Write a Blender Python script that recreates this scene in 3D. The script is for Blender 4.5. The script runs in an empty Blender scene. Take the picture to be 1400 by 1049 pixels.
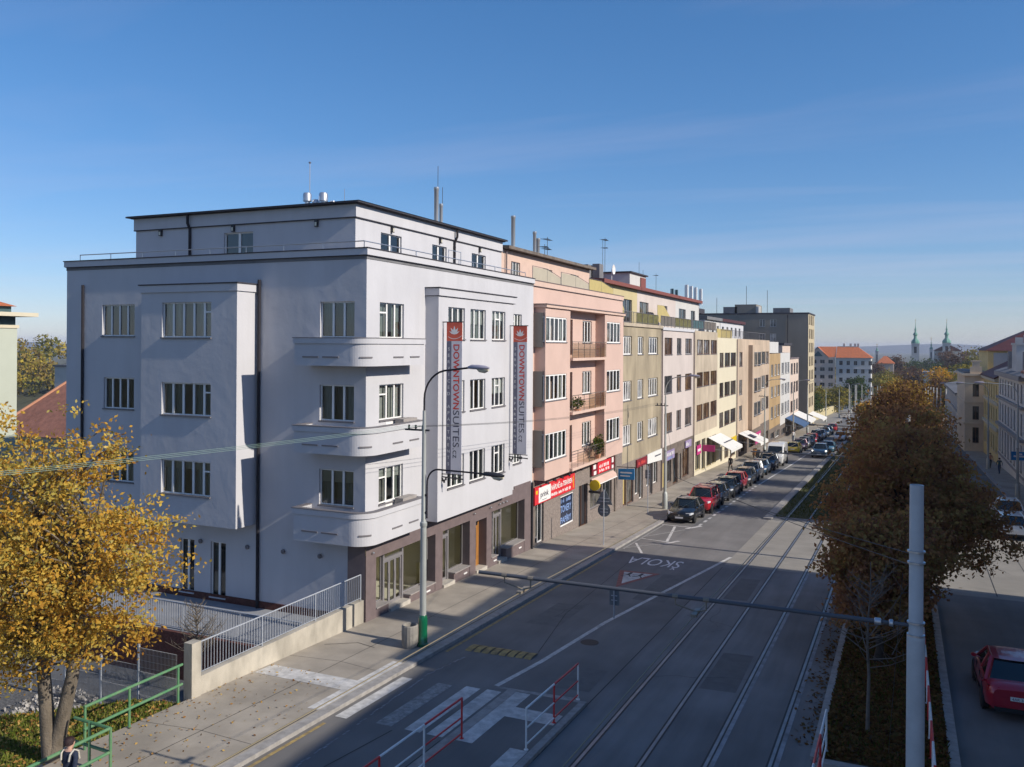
import bpy, bmesh, math, random
import numpy as np
from mathutils import Vector, Matrix
random.seed(7); rng = np.random.default_rng(7)
R = math.radians
GR = .037
def gz(y): return -GR*min(y, 420.)          # the street falls away from the camera at 3.7 %
scene = bpy.context.scene
COL = scene.collection
ORG = {}                                     # object name -> world origin its mesh is relative to

# ---------------------------------------------------------------- materials
def mat(name, col, rough=.8, nscale=None, namt=.15, bump=0., bscale=30., metal=0., spec=.4, stretch=None, col2=None, detail=6., coat=0., blotch=None):
    m = bpy.data.materials.new(name); m.use_nodes = True
    nt = m.node_tree; b = nt.nodes['Principled BSDF']
    b.inputs['Roughness'].default_value = rough; b.inputs['Metallic'].default_value = metal
    b.inputs['Specular IOR Level'].default_value = spec
    if coat: b.inputs['Coat Weight'].default_value = coat; b.inputs['Coat Roughness'].default_value = .06
    c = (*col, 1)
    tc = nt.nodes.new('ShaderNodeTexCoord')
    src = tc.outputs['Object']
    if stretch:
        mp = nt.nodes.new('ShaderNodeMapping'); mp.inputs['Scale'].default_value = stretch
        nt.links.new(src, mp.inputs['Vector']); ssrc = mp.outputs['Vector']
    else: ssrc = src
    if nscale:
        n = nt.nodes.new('ShaderNodeTexNoise'); n.inputs['Scale'].default_value = nscale; n.inputs['Detail'].default_value = detail
        n.inputs['Roughness'].default_value = .62
        nt.links.new(ssrc, n.inputs['Vector'])
        r = nt.nodes.new('ShaderNodeValToRGB')
        d = col2 if col2 else tuple(max(0, x*(1-namt)) for x in col)
        r.color_ramp.elements[0].position = .35; r.color_ramp.elements[0].color = (*d, 1)
        r.color_ramp.elements[1].position = .65; r.color_ramp.elements[1].color = c
        nt.links.new(n.outputs['Fac'], r.inputs['Fac'])
        out = r.outputs['Color']
        if blotch:
            n3 = nt.nodes.new('ShaderNodeTexNoise'); n3.inputs['Scale'].default_value = blotch[0]; n3.inputs['Detail'].default_value = 3
            nt.links.new(src, n3.inputs['Vector'])
            mr = nt.nodes.new('ShaderNodeMapRange'); mr.inputs['From Min'].default_value = .3; mr.inputs['From Max'].default_value = .7
            mr.inputs['To Min'].default_value = 1-blotch[1]; mr.inputs['To Max'].default_value = 1+blotch[1]
            nt.links.new(n3.outputs['Fac'], mr.inputs['Value'])
            mx = nt.nodes.new('ShaderNodeVectorMath'); mx.operation = 'SCALE'
            nt.links.new(out, mx.inputs[0]); nt.links.new(mr.outputs['Result'], mx.inputs['Scale']); out = mx.outputs['Vector']
        nt.links.new(out, b.inputs['Base Color'])
    else: b.inputs['Base Color'].default_value = c
    if bump:
        n2 = nt.nodes.new('ShaderNodeTexNoise'); n2.inputs['Scale'].default_value = bscale; n2.inputs['Detail'].default_value = 4
        nt.links.new(src, n2.inputs['Vector'])
        bp = nt.nodes.new('ShaderNodeBump'); bp.inputs['Strength'].default_value = min(1, bump); bp.inputs['Distance'].default_value = .02
        nt.links.new(n2.outputs['Fac'], bp.inputs['Height']); nt.links.new(bp.outputs['Normal'], b.inputs['Normal'])
    return m

def glass_mat(name, tint=(.75, .8, .8), refl=.06):
    m = bpy.data.materials.new(name); m.use_nodes = True; nt = m.node_tree; nt.nodes.clear()
    o = nt.nodes.new('ShaderNodeOutputMaterial'); mx = nt.nodes.new('ShaderNodeMixShader')
    t = nt.nodes.new('ShaderNodeBsdfTransparent'); t.inputs['Color'].default_value = (*tint, 1)
    g = nt.nodes.new('ShaderNodeBsdfGlossy'); g.inputs['Roughness'].default_value = .02; g.inputs['Color'].default_value = (.9, .93, .95, 1)
    f = nt.nodes.new('ShaderNodeFresnel'); f.inputs['IOR'].default_value = 1.5
    a = nt.nodes.new('ShaderNodeMath'); a.operation = 'ADD'; a.inputs[1].default_value = refl
    nt.links.new(f.outputs[0], a.inputs[0]); nt.links.new(a.outputs[0], mx.inputs['Fac'])
    nt.links.new(t.outputs[0], mx.inputs[1]); nt.links.new(g.outputs[0], mx.inputs[2]); nt.links.new(mx.outputs[0], o.inputs['Surface'])
    return m

def pane_mat(name, dark=(.02, .024, .026), light=(.14, .13, .11)):
    """opaque far-off window glass: each pane gets its own darkness"""
    m = bpy.data.materials.new(name); m.use_nodes = True; nt = m.node_tree; b = nt.nodes['Principled BSDF']
    oi = nt.nodes.new('ShaderNodeObjectInfo'); r = nt.nodes.new('ShaderNodeValToRGB')
    r.color_ramp.elements[0].color = (*dark, 1); r.color_ramp.elements[1].color = (*light, 1); r.color_ramp.elements[0].position = .35
    nt.links.new(oi.outputs['Random'], r.inputs['Fac'])
    tc = nt.nodes.new('ShaderNodeTexCoord'); n = nt.nodes.new('ShaderNodeTexNoise'); n.inputs['Scale'].default_value = 1.1
    nt.links.new(tc.outputs['Object'], n.inputs['Vector'])
    mr = nt.nodes.new('ShaderNodeMapRange'); mr.inputs['From Min'].default_value = .4; mr.inputs['From Max'].default_value = .6
    mr.inputs['To Min'].default_value = .45; mr.inputs['To Max'].default_value = 1.5
    nt.links.new(n.outputs['Fac'], mr.inputs['Value'])
    v = nt.nodes.new('ShaderNodeVectorMath'); v.operation = 'SCALE'
    nt.links.new(r.outputs['Color'], v.inputs[0]); nt.links.new(mr.outputs['Result'], v.inputs['Scale'])
    nt.links.new(v.outputs['Vector'], b.inputs['Base Color'])
    b.inputs['Roughness'].default_value = .04; b.inputs['Specular IOR Level'].default_value = .6
    return m

def leaf_mat(name, cols, trans=.3):
    m = bpy.data.materials.new(name); m.use_nodes = True; nt = m.node_tree; nt.nodes.clear()
    o = nt.nodes.new('ShaderNodeOutputMaterial'); at = nt.nodes.new('ShaderNodeAttribute'); at.attribute_name = 'tint'
    r = nt.nodes.new('ShaderNodeValToRGB'); e = r.color_ramp.elements
    while len(e) < len(cols): e.new(.5)
    for i, c in enumerate(cols): e[i].position = i/(len(cols)-1); e[i].color = (*c, 1)
    nt.links.new(at.outputs['Fac'], r.inputs['Fac'])
    d = nt.nodes.new('ShaderNodeBsdfDiffuse'); t = nt.nodes.new('ShaderNodeBsdfTranslucent'); mx = nt.nodes.new('ShaderNodeMixShader')
    mx.inputs['Fac'].default_value = trans
    nt.links.new(r.outputs['Color'], d.inputs['Color']); nt.links.new(r.outputs['Color'], t.inputs['Color'])
    nt.links.new(d.outputs[0], mx.inputs[1]); nt.links.new(t.outputs[0], mx.inputs[2]); nt.links.new(mx.outputs[0], o.inputs['Surface'])
    return m

def stripes_mat(name, a, b_, scale, axis=0, rough=.7, bump=.5, noise=.2):
    """bands of two tones along one object axis (roof tiles, paving joints), with wear"""
    m = bpy.data.materials.new(name); m.use_nodes = True; nt = m.node_tree; b = nt.nodes['Principled BSDF']; b.inputs['Roughness'].default_value = rough
    tc = nt.nodes.new('ShaderNodeTexCoord'); w = nt.nodes.new('ShaderNodeTexWave'); w.bands_direction = 'XYZ'[axis]
    w.inputs['Scale'].default_value = scale; w.inputs['Distortion'].default_value = .6; w.inputs['Detail Scale'].default_value = 2
    nt.links.new(tc.outputs['Object'], w.inputs['Vector'])
    n = nt.nodes.new('ShaderNodeTexNoise'); n.inputs['Scale'].default_value = 1.7; n.inputs['Detail'].default_value = 8
    nt.links.new(tc.outputs['Object'], n.inputs['Vector'])
    mx = nt.nodes.new('ShaderNodeMixRGB'); mx.inputs[1].default_value = (*a, 1); mx.inputs[2].default_value = (*b_, 1)
    nt.links.new(w.outputs['Fac'], mx.inputs[0])
    mr = nt.nodes.new('ShaderNodeMapRange'); mr.inputs['From Min'].default_value = .3; mr.inputs['From Max'].default_value = .7
    mr.inputs['To Min'].default_value = 1-noise; mr.inputs['To Max'].default_value = 1+noise
    nt.links.new(n.outputs['Fac'], mr.inputs['Value'])
    v = nt.nodes.new('ShaderNodeVectorMath'); v.operation = 'SCALE'
    nt.links.new(mx.outputs[0], v.inputs[0]); nt.links.new(mr.outputs['Result'], v.inputs['Scale']); nt.links.new(v.outputs['Vector'], b.inputs['Base Color'])
    bp = nt.nodes.new('ShaderNodeBump'); bp.inputs['Strength'].default_value = bump; bp.inputs['Distance'].default_value = .03
    nt.links.new(w.outputs['Fac'], bp.inputs['Height']); nt.links.new(bp.outputs['Normal'], b.inputs['Normal'])
    return m

M = {}
M['white_plaster'] = mat('white plaster', (.53, .526, .55), .9, 1.1, .06, .7, 2.0, stretch=(1.6, 1.6, .16), blotch=(.5, .04))
M['white_trim'] = mat('white trim', (.54, .535, .555), .85, 1.5, .04)
M['coping'] = mat('dark coping metal', (.05, .047, .058), .75, 2, .2)
M['roof_felt'] = mat('grey roof felt', (.2, .2, .21), .9, .8, .3)
M['frame_white'] = mat('white window frame', (.8, .79, .77), .5)
M['frame_brown'] = mat('brown window frame', (.12, .055, .03), .6)
M['frame_grey'] = mat('grey window frame', (.35, .34, .34), .5)
M['alu'] = mat('brushed aluminium', (.42, .4, .41), .4, metal=.6)
M['glass'] = glass_mat('window glass'); M['smoked'] = glass_mat('smoked railing panel', (.84, .8, .7), .1); M['shopglass'] = glass_mat('shop glass', (.86, .88, .86), .03)
M['pane'] = pane_mat('far window glass'); M['pane_light'] = pane_mat('far curtained glass', (.08, .085, .09), (.34, .33, .32))
M['pane_brown'] = pane_mat('brown blinds behind glass', (.07, .045, .03), (.2, .12, .06))
M['curtain'] = mat('pale curtain', (.5, .5, .47), .95, 6, .35, stretch=(6, 6, .3))
M['curtain_green'] = mat('grey green curtain', (.27, .3, .27), .95, 6, .4, stretch=(6, 6, .3))
M['room'] = mat('room wall', (.2, .19, .17), .95)
M['shoproom'] = mat('shop room', (.74, .7, .5), .9, 1, .08); M['shopfloor'] = mat('shop floor', (.75, .72, .6), .5)
M['sill'] = mat('grey sill', (.17, .16, .17), .6)
M['brown_clad'] = mat('brown stone cladding', (.175, .135, .135), .55, 3, .18, .2, 60)
M['step_stone'] = mat('pale stone step', (.5, .46, .4), .8, 3, .2); M['bench_stone'] = mat('grey stone ledge', (.36, .33, .31), .7, 5, .2)
M['oak'] = mat('orange oak door', (.42, .19, .05), .45, 2, .35, stretch=(8, 8, .6))
M['black_metal'] = mat('black metal', (.03, .03, .035), .45); M['dark_pipe'] = mat('dark downpipe', (.03, .028, .034), .8, spec=.15)
M['steel'] = mat('zinc steel', (.55, .56, .58), .35, metal=.8); M['rail_grey'] = mat('galvanised rail', (.47, .5, .55), .5, 6, .15, metal=.3)
M['chrome'] = mat('bright chrome', (.7, .7, .72), .2, metal=1.)
M['pink'] = mat('pink plaster', (.59, .42, .355), .9, .6, .07, .3, 8, blotch=(.35, .05)); M['pink_trim'] = mat('pale pink trim', (.62, .45, .37), .85, 2, .1)
M['salmon'] = mat('salmon plaster', (.56, .27, .16), .9, .7, .08, .3, 8)
M['olive'] = mat('olive grey render', (.4, .335, .235), .95, .9, .3, .7, 25, stretch=(1, 1, .35), blotch=(.3, .16))
M['palepink'] = mat('pale pinkish render', (.56, .49, .455), .95, .9, .08, .4, 20, stretch=(1, 1, .4), blotch=(.3, .06))
M['beige'] = mat('stained beige render', (.5, .42, .32), .95, .8, .24, .5, 25, stretch=(1, 1, .35), blotch=(.3, .12))
M['cream'] = mat('cream plaster', (.62, .56, .42), .9, .6, .05, .2, 20); M['yellow_plaster'] = mat('yellow plaster', (.52, .44, .25), .9, .8, .08, .2, 20)
M['ochre_yellow'] = mat('ochre yellow plaster', (.72, .56, .25), .9, .8, .1, .2, 20); M['pale_stucco'] = mat('pale stucco', (.7, .67, .62), .9, 1.2, .12, .3, 12); M['sandy_stucco'] = mat('sandy stucco', (.74, .6, .43), .9, 1.2, .1, .3, 12); M['tan'] = mat('tan render', (.5, .39, .29), .95, .8, .18, .4, 25, stretch=(1, 1, .4), blotch=(.3, .1)); M['ochre'] = mat('ochre render', (.42, .29, .15), .95, .9, .2, .3, 25, stretch=(1, 1, .4))
M['chalk'] = mat('chalky white render', (.55, .54, .52), .9, .8, .1); M['rose'] = mat('rose render', (.6, .48, .4), .9, .8, .1)
M['greybrown'] = mat('grey brown render', (.28, .25, .21), .95, .25, .2, .3, 6, stretch=(1, 1, .5)); M['sand'] = mat('sand tile facing', (.5, .42, .28), .8, 2, .12)
M['red_roof'] = stripes_mat('dark red roof', (.085, .022, .025), (.06, .016, .02), 2.2, 2, .7, .4)
M['orange_roof'] = stripes_mat('orange tiles', (.5, .15, .05), (.4, .115, .045), 2.5, 2, .8, .5)
M['brown_roof'] = stripes_mat('brown red tiles', (.36, .16, .105), (.27, .115, .08), 4.2, 2, .85, .9, .25)
M['red_trim'] = mat('red roof edge', (.2, .065, .055), .8); M['grime'] = mat('grimy base', (.19, .155, .13), .9, 2.5, .4, .3, 20)
M['stone_base'] = mat('speckled stone base', (.27, .225, .2), .85, 9, .4, .2, 40)
M['concrete'] = mat('pale concrete', (.47, .43, .36), .9, 1.2, .36, .4, 25, stretch=(1, 1, .5), blotch=(.45, .2)); M['concrete_dark'] = mat('weathered concrete', (.3, .28, .25), .9, 3, .3, .4, 30)
M['brick'] = mat('dark red brick', (.13, .045, .035), .9, 12, .5, .3, 50); M['paving'] = mat('grey terrace paving', (.3, .31, .33), .85, 1, .2)
M['white_paint'] = mat('white road paint', (.6, .585, .56), .8, 4, .3, col2=(.38, .37, .355), blotch=(.8, .12)); M['worn_paint'] = mat('worn road paint', (.36, .35, .335), .85, 7, .6, col2=(.19, .185, .18))
M['yellow_paint'] = mat('yellow road paint', (.42, .3, .11), .8, 5, .6, col2=(.2, .15, .08)); M['red_road'] = mat('red road paint', (.32, .12, .1), .8, 6, .4); M['bright_paint'] = mat('white road paint lifted for shade', (.8, .78, .75), .8, 5, .2); M['seal'] = mat('white seam sealant', (.3, .315, .34), .6, 1.6, .6, col2=(.15, .155, .165))  # bright_paint: the white road paint, lightened for lettering that lies in shade
M['tar'] = mat('tar seam', (.03, .03, .032), .7)
M['kerb'] = mat('granite kerb', (.36, .34, .32), .85, 4, .3, .3, 40); M['rail'] = mat('tram rail', (.3, .3, .31), .42, 2, .3, metal=.6); M['groove'] = mat('rail groove', (.02, .02, .022), .6)
M['red_paint'] = mat('red rail paint', (.7, .05, .05), .4, 8, .2); M['white_rail'] = mat('white rail paint', (.82, .81, .79), .45, 8, .15)
M['green_paint'] = mat('green rail paint', (.07, .21, .1), .55, 4, .4, col2=(.13, .24, .12)); M['lamp_green'] = mat('gloss green base', (.005, .11, .05), .18, coat=.6)
M['lamp_pole'] = mat('grey green lamp pole', (.4, .42, .4), .5, 3, .12, metal=.2); M['lamp_head'] = mat('grey lamp housing', (.3, .29, .36), .4); M['lamp_lens'] = mat('milky lamp lens', (.62, .58, .45), .25)
M['pole_grey'] = mat('grey catenary pole', (.52, .53, .54), .5, 3, .12, .15, 40); M['boom_black'] = mat('dark grey boom', (.085, .09, .105), .55)
M['wire'] = mat('dark wire', (.06, .06, .06), .6); M['wire_copper'] = mat('worn copper wire', (.3, .25, .16), .5, metal=.3); M['wire_green'] = mat('green wire', (.22, .32, .26), .5); M['insul'] = mat('brownish insulator', (.22, .19, .15), .4)
M['bark'] = mat('grey brown bark', (.2, .165, .125), .95, 5, .5, 1., 22, stretch=(1, 1, .25)); M['bark_dark'] = mat('dark bark', (.075, .06, .05), .95, 5, .5, .6, 22)
M['twig'] = mat('bare twig bark', (.2, .165, .14), .9, 4, .3)
M['banner_red'] = mat('banner red', (.7, .13, .08), .8, 3, .1); M['banner_grey'] = mat('banner grey', (.66, .65, .7), .85, 2, .06); M['banner_dark'] = mat('banner dark grey', (.17, .17, .225), .85, 2, .08)
M['ink_red'] = mat('red lettering', (.6, .06, .05), .8); M['ink_dark'] = mat('charcoal lettering', (.05, .05, .08), .8); M['ink_white'] = mat('white lettering', (.78, .77, .75), .7)
M['sign_red'] = mat('red sign board', (.62, .03, .04), .45); M['sign_blue'] = mat('blue sign board', (.02, .2, .45), .4); M['sign_navy'] = mat('navy window film', (.018, .028, .06), .25); M['ink_blue'] = mat('blue lettering', (.2, .3, .55), .7)
M['sign_back'] = mat('grey sign back', (.16, .18, .2), .5, 4, .2); M['yellow_sign'] = mat('yellow lamp sign', (.7, .5, .02), .4); M['maroon'] = mat('maroon board', (.2, .02, .03), .5); M['magenta'] = mat('magenta panel', (.5, .04, .2), .5)
M['awning'] = mat('white awning', (.7, .69, .66), .8, 2, .08); M['awning_blue'] = mat('blue awning', (.05, .1, .2), .8); M['purple_sign'] = mat('lilac board', (.3, .24, .4), .6)
M['screen'] = mat('frosted terrace screen', (.45, .4, .31), .7, 2, .1); M['screen_yellow'] = mat('yellow screen', (.5, .4, .16), .6, 2, .12); M['screen_olive'] = mat('olive terrace panel', (.16, .15, .06), .9, 3, .5); M['screen_grey'] = mat('grey wicker panel', (.17, .15, .13), .9, 12, .4); M['screen_teal'] = mat('teal terrace panel', (.06, .12, .13), .7, 3, .3)
M['copper_green'] = mat('green copper', (.16, .36, .28), .6, 2, .3); M['gold'] = mat('gilded cross', (.6, .4, .1), .3, metal=1)
M['tyre'] = mat('tyre rubber', (.02, .02, .02), .8); M['rim'] = mat('alloy rim', (.5, .5, .52), .3, metal=.7); M['car_glass'] = mat('car glass', (.012, .016, .018), .03, spec=.7); M['lens'] = mat('headlight lens', (.55, .57, .6), .08, spec=.7); M['tail'] = mat('tail light', (.35, .01, .012), .2); M['plate'] = mat('number plate', (.75, .75, .72), .4); M['plastic'] = mat('black plastic', (.022, .022, .024), .5); M['orange_lens'] = mat('orange lens', (.6, .2, .02), .2)
M['skin'] = mat('skin', (.5, .3, .22), .6); M['hair'] = mat('dark hair', (.035, .015, .015), .6, 40, .5, .5, 90)
M['navy_cloth'] = mat('navy cloth', (.02, .03, .06), .9, 8, .3); M['dark_cloth'] = mat('dark cloth', (.025, .023, .022), .9); M['white_cloth'] = mat('white cloth', (.7, .69, .67), .9); M['jeans'] = mat('blue jeans', (.06, .09, .16), .9, 10, .3); M['strap'] = mat('pale strap', (.5, .47, .4), .8)
M['asphalt'] = mat('asphalt', (.18, .172, .166), .92, 1.0, .17, .5, 90, stretch=(1.3, .13, 1), blotch=(.35, .2)); M['asphalt_track'] = mat('dark track asphalt', (.2, .196, .194), .9, 1.2, .2, .5, 90, stretch=(1.6, .12, 1), blotch=(.3, .22))
M['asphalt_patch'] = mat('newer asphalt patch', (.15, .146, .143), .93, 2.5, .2, .5, 90); M['path_concrete'] = mat('light crossing concrete', (.28, .262, .232), .9, .8, .16, .3, 60, blotch=(.3, .1)); M['pavement'] = mat('pavement asphalt slabs', (.375, .332, .275), .92, .8, .24, .3, 70, blotch=(.35, .13))
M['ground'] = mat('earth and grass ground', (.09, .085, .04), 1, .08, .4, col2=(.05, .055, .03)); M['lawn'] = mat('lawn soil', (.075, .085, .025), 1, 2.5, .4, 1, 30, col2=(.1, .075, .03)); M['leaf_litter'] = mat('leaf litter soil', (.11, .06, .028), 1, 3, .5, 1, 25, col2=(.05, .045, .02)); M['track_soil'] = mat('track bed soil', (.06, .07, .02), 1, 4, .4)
M['gravel'] = mat('grey gravel', (.16, .155, .15), .9, 14, .6, 1, 30, col2=(.06, .06, .06)); M['hill'] = mat('wooded ridge', (.03, .042, .05), 1); M['court'] = mat('dark court slabs', (.12, .125, .135), .85, 1.5, .3)

# ---------------------------------------------------------------- mesh builder
class Fr:
    """a wall frame: u along the wall, d outwards"""
    def __init__(s, o, u, n): s.o = o; s.u = u; s.n = n
    def p(s, u, z, d): return (s.o[0]+s.u[0]*u+s.n[0]*d, s.o[1]+s.u[1]*u+s.n[1]*d, z)
def FX(x, sgn=1): return Fr((x, 0), (0, 1), (1, 0)) if sgn > 0 else Fr((x, 0), (0, 1), (-1, 0))    # wall facing +x / -x, u = world y
def FY(y, sgn=-1): return Fr((0, y), (1, 0), (0, sgn))                                             # wall facing -y, u = world x

class MB:
    def __init__(s): s.v = []; s.f = []; s.m = []
    def face(s, pts, mi=0):
        i = len(s.v); s.v += [tuple(p) for p in pts]; s.f.append(tuple(range(i, i+len(pts)))); s.m.append(mi)
    def hexa(s, c, mi=0):
        i = len(s.v); s.v += [tuple(p) for p in c]
        for q in ((0, 3, 2, 1), (4, 5, 6, 7), (0, 1, 5, 4), (1, 2, 6, 5), (2, 3, 7, 6), (3, 0, 4, 7)):
            s.f.append(tuple(i+k for k in q)); s.m.append(mi)
    def box(s, x0, x1, y0, y1, z0, z1, mi=0):
        s.hexa([(x0, y0, z0), (x1, y0, z0), (x1, y1, z0), (x0, y1, z0), (x0, y0, z1), (x1, y0, z1), (x1, y1, z1), (x0, y1, z1)], mi)
    def slope(s, x0, x1, y0, y1, a, b, mi=0, n=1):
        """box whose bottom and top lie a and b above the falling street"""
        ys = np.linspace(y0, y1, n+1)
        for p, q in zip(ys[:-1], ys[1:]):
            s.hexa([(x0, p, gz(p)+a), (x1, p, gz(p)+a), (x1, q, gz(q)+a), (x0, q, gz(q)+a), (x0, p, gz(p)+b), (x1, p, gz(p)+b), (x1, q, gz(q)+b), (x0, q, gz(q)+b)], mi)
    def sheet(s, pts, dz, mi=0):
        s.face([(x, y, gz(y)+dz) for x, y in pts], mi)
    def strip(s, x0, x1, y0, y1, dz, n=1, mi=0):
        ys = np.linspace(y0, y1, n+1)
        for p, q in zip(ys[:-1], ys[1:]): s.sheet([(x0, p), (x1, p), (x1, q), (x0, q)], dz, mi)
    def fbox(s, fr, u0, u1, z0, z1, d0, d1, mi=0):
        s.hexa([fr.p(u0, z0, d1), fr.p(u1, z0, d1), fr.p(u1, z0, d0), fr.p(u0, z0, d0), fr.p(u0, z1, d1), fr.p(u1, z1, d1), fr.p(u1, z1, d0), fr.p(u0, z1, d0)], mi)
    def fquad(s, fr, u0, u1, z0, z1, d, mi=0):
        s.face([fr.p(u0, z0, d), fr.p(u1, z0, d), fr.p(u1, z1, d), fr.p(u0, z1, d)], mi)
    def wall(s, fr, u0, u1, z0, z1, holes=(), depth=.16, mi=0, d=0., rmi=None):
        rmi = mi if rmi is None else rmi
        us = sorted({u0, u1, *[h[0] for h in holes], *[h[1] for h in holes]}); zs = sorted({z0, z1, *[h[2] for h in holes], *[h[3] for h in holes]})
        us = [u for u in us if u0 <= u <= u1]; zs = [z for z in zs if z0 <= z <= z1]
        for a, b in zip(us[:-1], us[1:]):
            for c, e in zip(zs[:-1], zs[1:]):
                um, zm = (a+b)/2, (c+e)/2
                if not any(h[0] < um < h[1] and h[2] < zm < h[3] for h in holes): s.fquad(fr, a, b, c, e, d, mi)
        for h in holes:
            a, b, c, e = h; P = fr.p
            s.face([P(a, c, d), P(a, e, d), P(a, e, d-depth), P(a, c, d-depth)], rmi); s.face([P(b, c, d), P(b, c, d-depth), P(b, e, d-depth), P(b, e, d)], rmi)
            s.face([P(a, e, d), P(b, e, d), P(b, e, d-depth), P(a, e, d-depth)], rmi); s.face([P(a, c, d), P(a, c, d-depth), P(b, c, d-depth), P(b, c, d)], rmi)
    def tube(s, pts, r, seg=8, mi=0, caps=True):
        pts = [Vector(p) for p in pts]; n = len(pts); rs = r if isinstance(r, (list, tuple)) else [r]*n
        i0 = len(s.v); up = Vector((0, 0, 1))
        t = (pts[1]-pts[0]).normalized(); a = t.orthogonal().normalized()
        for k in range(n):
            t = (pts[min(k+1, n-1)]-pts[max(k-1, 0)]).normalized()
            a = (a-t*a.dot(t)); a = a.normalized() if a.length > 1e-6 else t.orthogonal().normalized()
            b = t.cross(a)
            for j in range(seg):
                th = 2*math.pi*j/seg; s.v.append(tuple(pts[k]+(a*math.cos(th)+b*math.sin(th))*rs[k]))
        for k in range(n-1):
            for j in range(seg):
                j2 = (j+1) % seg; s.f.append((i0+k*seg+j, i0+k*seg+j2, i0+(k+1)*seg+j2, i0+(k+1)*seg+j)); s.m.append(mi)
        if caps:
            s.f.append(tuple(i0+j for j in reversed(range(seg)))); s.m.append(mi); s.f.append(tuple(i0+(n-1)*seg+j for j in range(seg))); s.m.append(mi)
    def lathe(s, c, prof, seg=16, mi=0, axis='z'):
        """prof = [(r, h)...] round the axis through c"""
        i0 = len(s.v)
        for r, h in prof:
            for j in range(seg):
                th = 2*math.pi*j/seg; a, b = r*math.cos(th), r*math.sin(th)
                s.v.append((c[0]+a, c[1]+b, c[2]+h) if axis == 'z' else (c[0]+h, c[1]+a, c[2]+b) if axis == 'x' else (c[0]+b, c[1]+h, c[2]+a))
        n = len(prof)
        for k in range(n-1):
            for j in range(seg):
                j2 = (j+1) % seg; s.f.append((i0+k*seg+j, i0+k*seg+j2, i0+(k+1)*seg+j2, i0+(k+1)*seg+j)); s.m.append(mi)
        s.f.append(tuple(i0+j for j in reversed(range(seg)))); s.m.append(mi); s.f.append(tuple(i0+(n-1)*seg+j for j in range(seg))); s.m.append(mi)
    def loft(s, rings, mi=0, closed=True, caps=True):
        i0 = len(s.v); n = len(rings[0])
        for r in rings: s.v += [tuple(p) for p in r]
        for k in range(len(rings)-1):
            for j in range(n if closed else n-1):
                j2 = (j+1) % n; s.f.append((i0+k*n+j, i0+k*n+j2, i0+(k+1)*n+j2, i0+(k+1)*n+j)); s.m.append(mi)
        if caps and closed:
            s.f.append(tuple(i0+j for j in reversed(range(n)))); s.m.append(mi); s.f.append(tuple(i0+(len(rings)-1)*n+j for j in range(n))); s.m.append(mi)
    def build(s, name, mats, parent=None, loc=None, smooth=0):
        if not isinstance(mats, (list, tuple)): mats = [mats]
        org = Vector(ORG[parent.name]) if parent else Vector(loc or (0, 0, 0))
        me = bpy.data.meshes.new(name); v = np.array(s.v, dtype=np.float64)-np.array(org)
        me.from_pydata(v.tolist(), [], s.f)
        for m in mats: me.materials.append(M[m] if isinstance(m, str) else m)
        me.polygons.foreach_set('material_index', s.m)
        if smooth:
            me.polygons.foreach_set('use_smooth', [True]*len(s.f)); me.update(); me.set_sharp_from_angle(angle=R(smooth))
        me.update()
        o = bpy.data.objects.new(name, me); COL.objects.link(o)
        if parent: o.parent = parent
        else: o.location = org
        ORG[o.name] = tuple(org)
        return o

def tag(o, label, cat, group=None):
    o['label'] = label; o['category'] = cat
    if group: o['group'] = group
    return o
def thing(name, loc, label, cat, group=None, rot=None):
    o = bpy.data.objects.new(name, None); COL.objects.link(o); o.location = loc; o.empty_display_size = .2
    if rot: o.rotation_euler = rot; ORG[o.name] = (0, 0, 0)
    else: ORG[o.name] = tuple(loc)
    return tag(o, label, cat, group)
def struct(name, mb, mats, kind='structure', smooth=0):
    o = mb.build(name, mats, smooth=smooth); o['kind'] = kind; return o

def text(parent, name, body, m, org, X, Y, size=None, width=None, height=None, ext=.004, bold=0., align='LEFT'):
    """lettering as a mesh: X runs along the line, Y up the letters"""
    c = bpy.data.curves.new(name, 'FONT'); c.body = body; c.size = 1; c.extrude = 0; c.offset = bold; c.resolution_u = 3
    to = bpy.data.objects.new(name, c); me = bpy.data.meshes.new_from_object(to); bpy.data.objects.remove(to); bpy.data.curves.remove(c)
    n = len(me.vertices); co = np.zeros(n*3); me.vertices.foreach_get('co', co); co = co.reshape(-1, 3)
    co[:, 0] -= co[:, 0].min(); co[:, 1] -= co[:, 1].min(); w, h = co[:, 0].max(), co[:, 1].max()
    sx = width/w if width else size; sy = height/h if height else (size if size else sx)
    if not width: sx = sy if height else sx
    co[:, 0] *= sx; co[:, 1] *= sy
    if align == 'CENTER': co[:, 0] -= w*sx/2
    X = np.array(X, float); Y = np.array(Y, float); Z = np.cross(X, Y)
    p = np.array(org, float)+co[:, :1]*X+co[:, 1:2]*Y+Z*ext
    po = np.array(ORG[parent.name]); p -= po
    me.vertices.foreach_set('co', p.ravel()); me.materials.append(M[m]); me.update(); me.name = name
    o = bpy.data.objects.new(name, me); COL.objects.link(o); o.parent = parent; ORG[o.name] = tuple(po)
    return o

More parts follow.
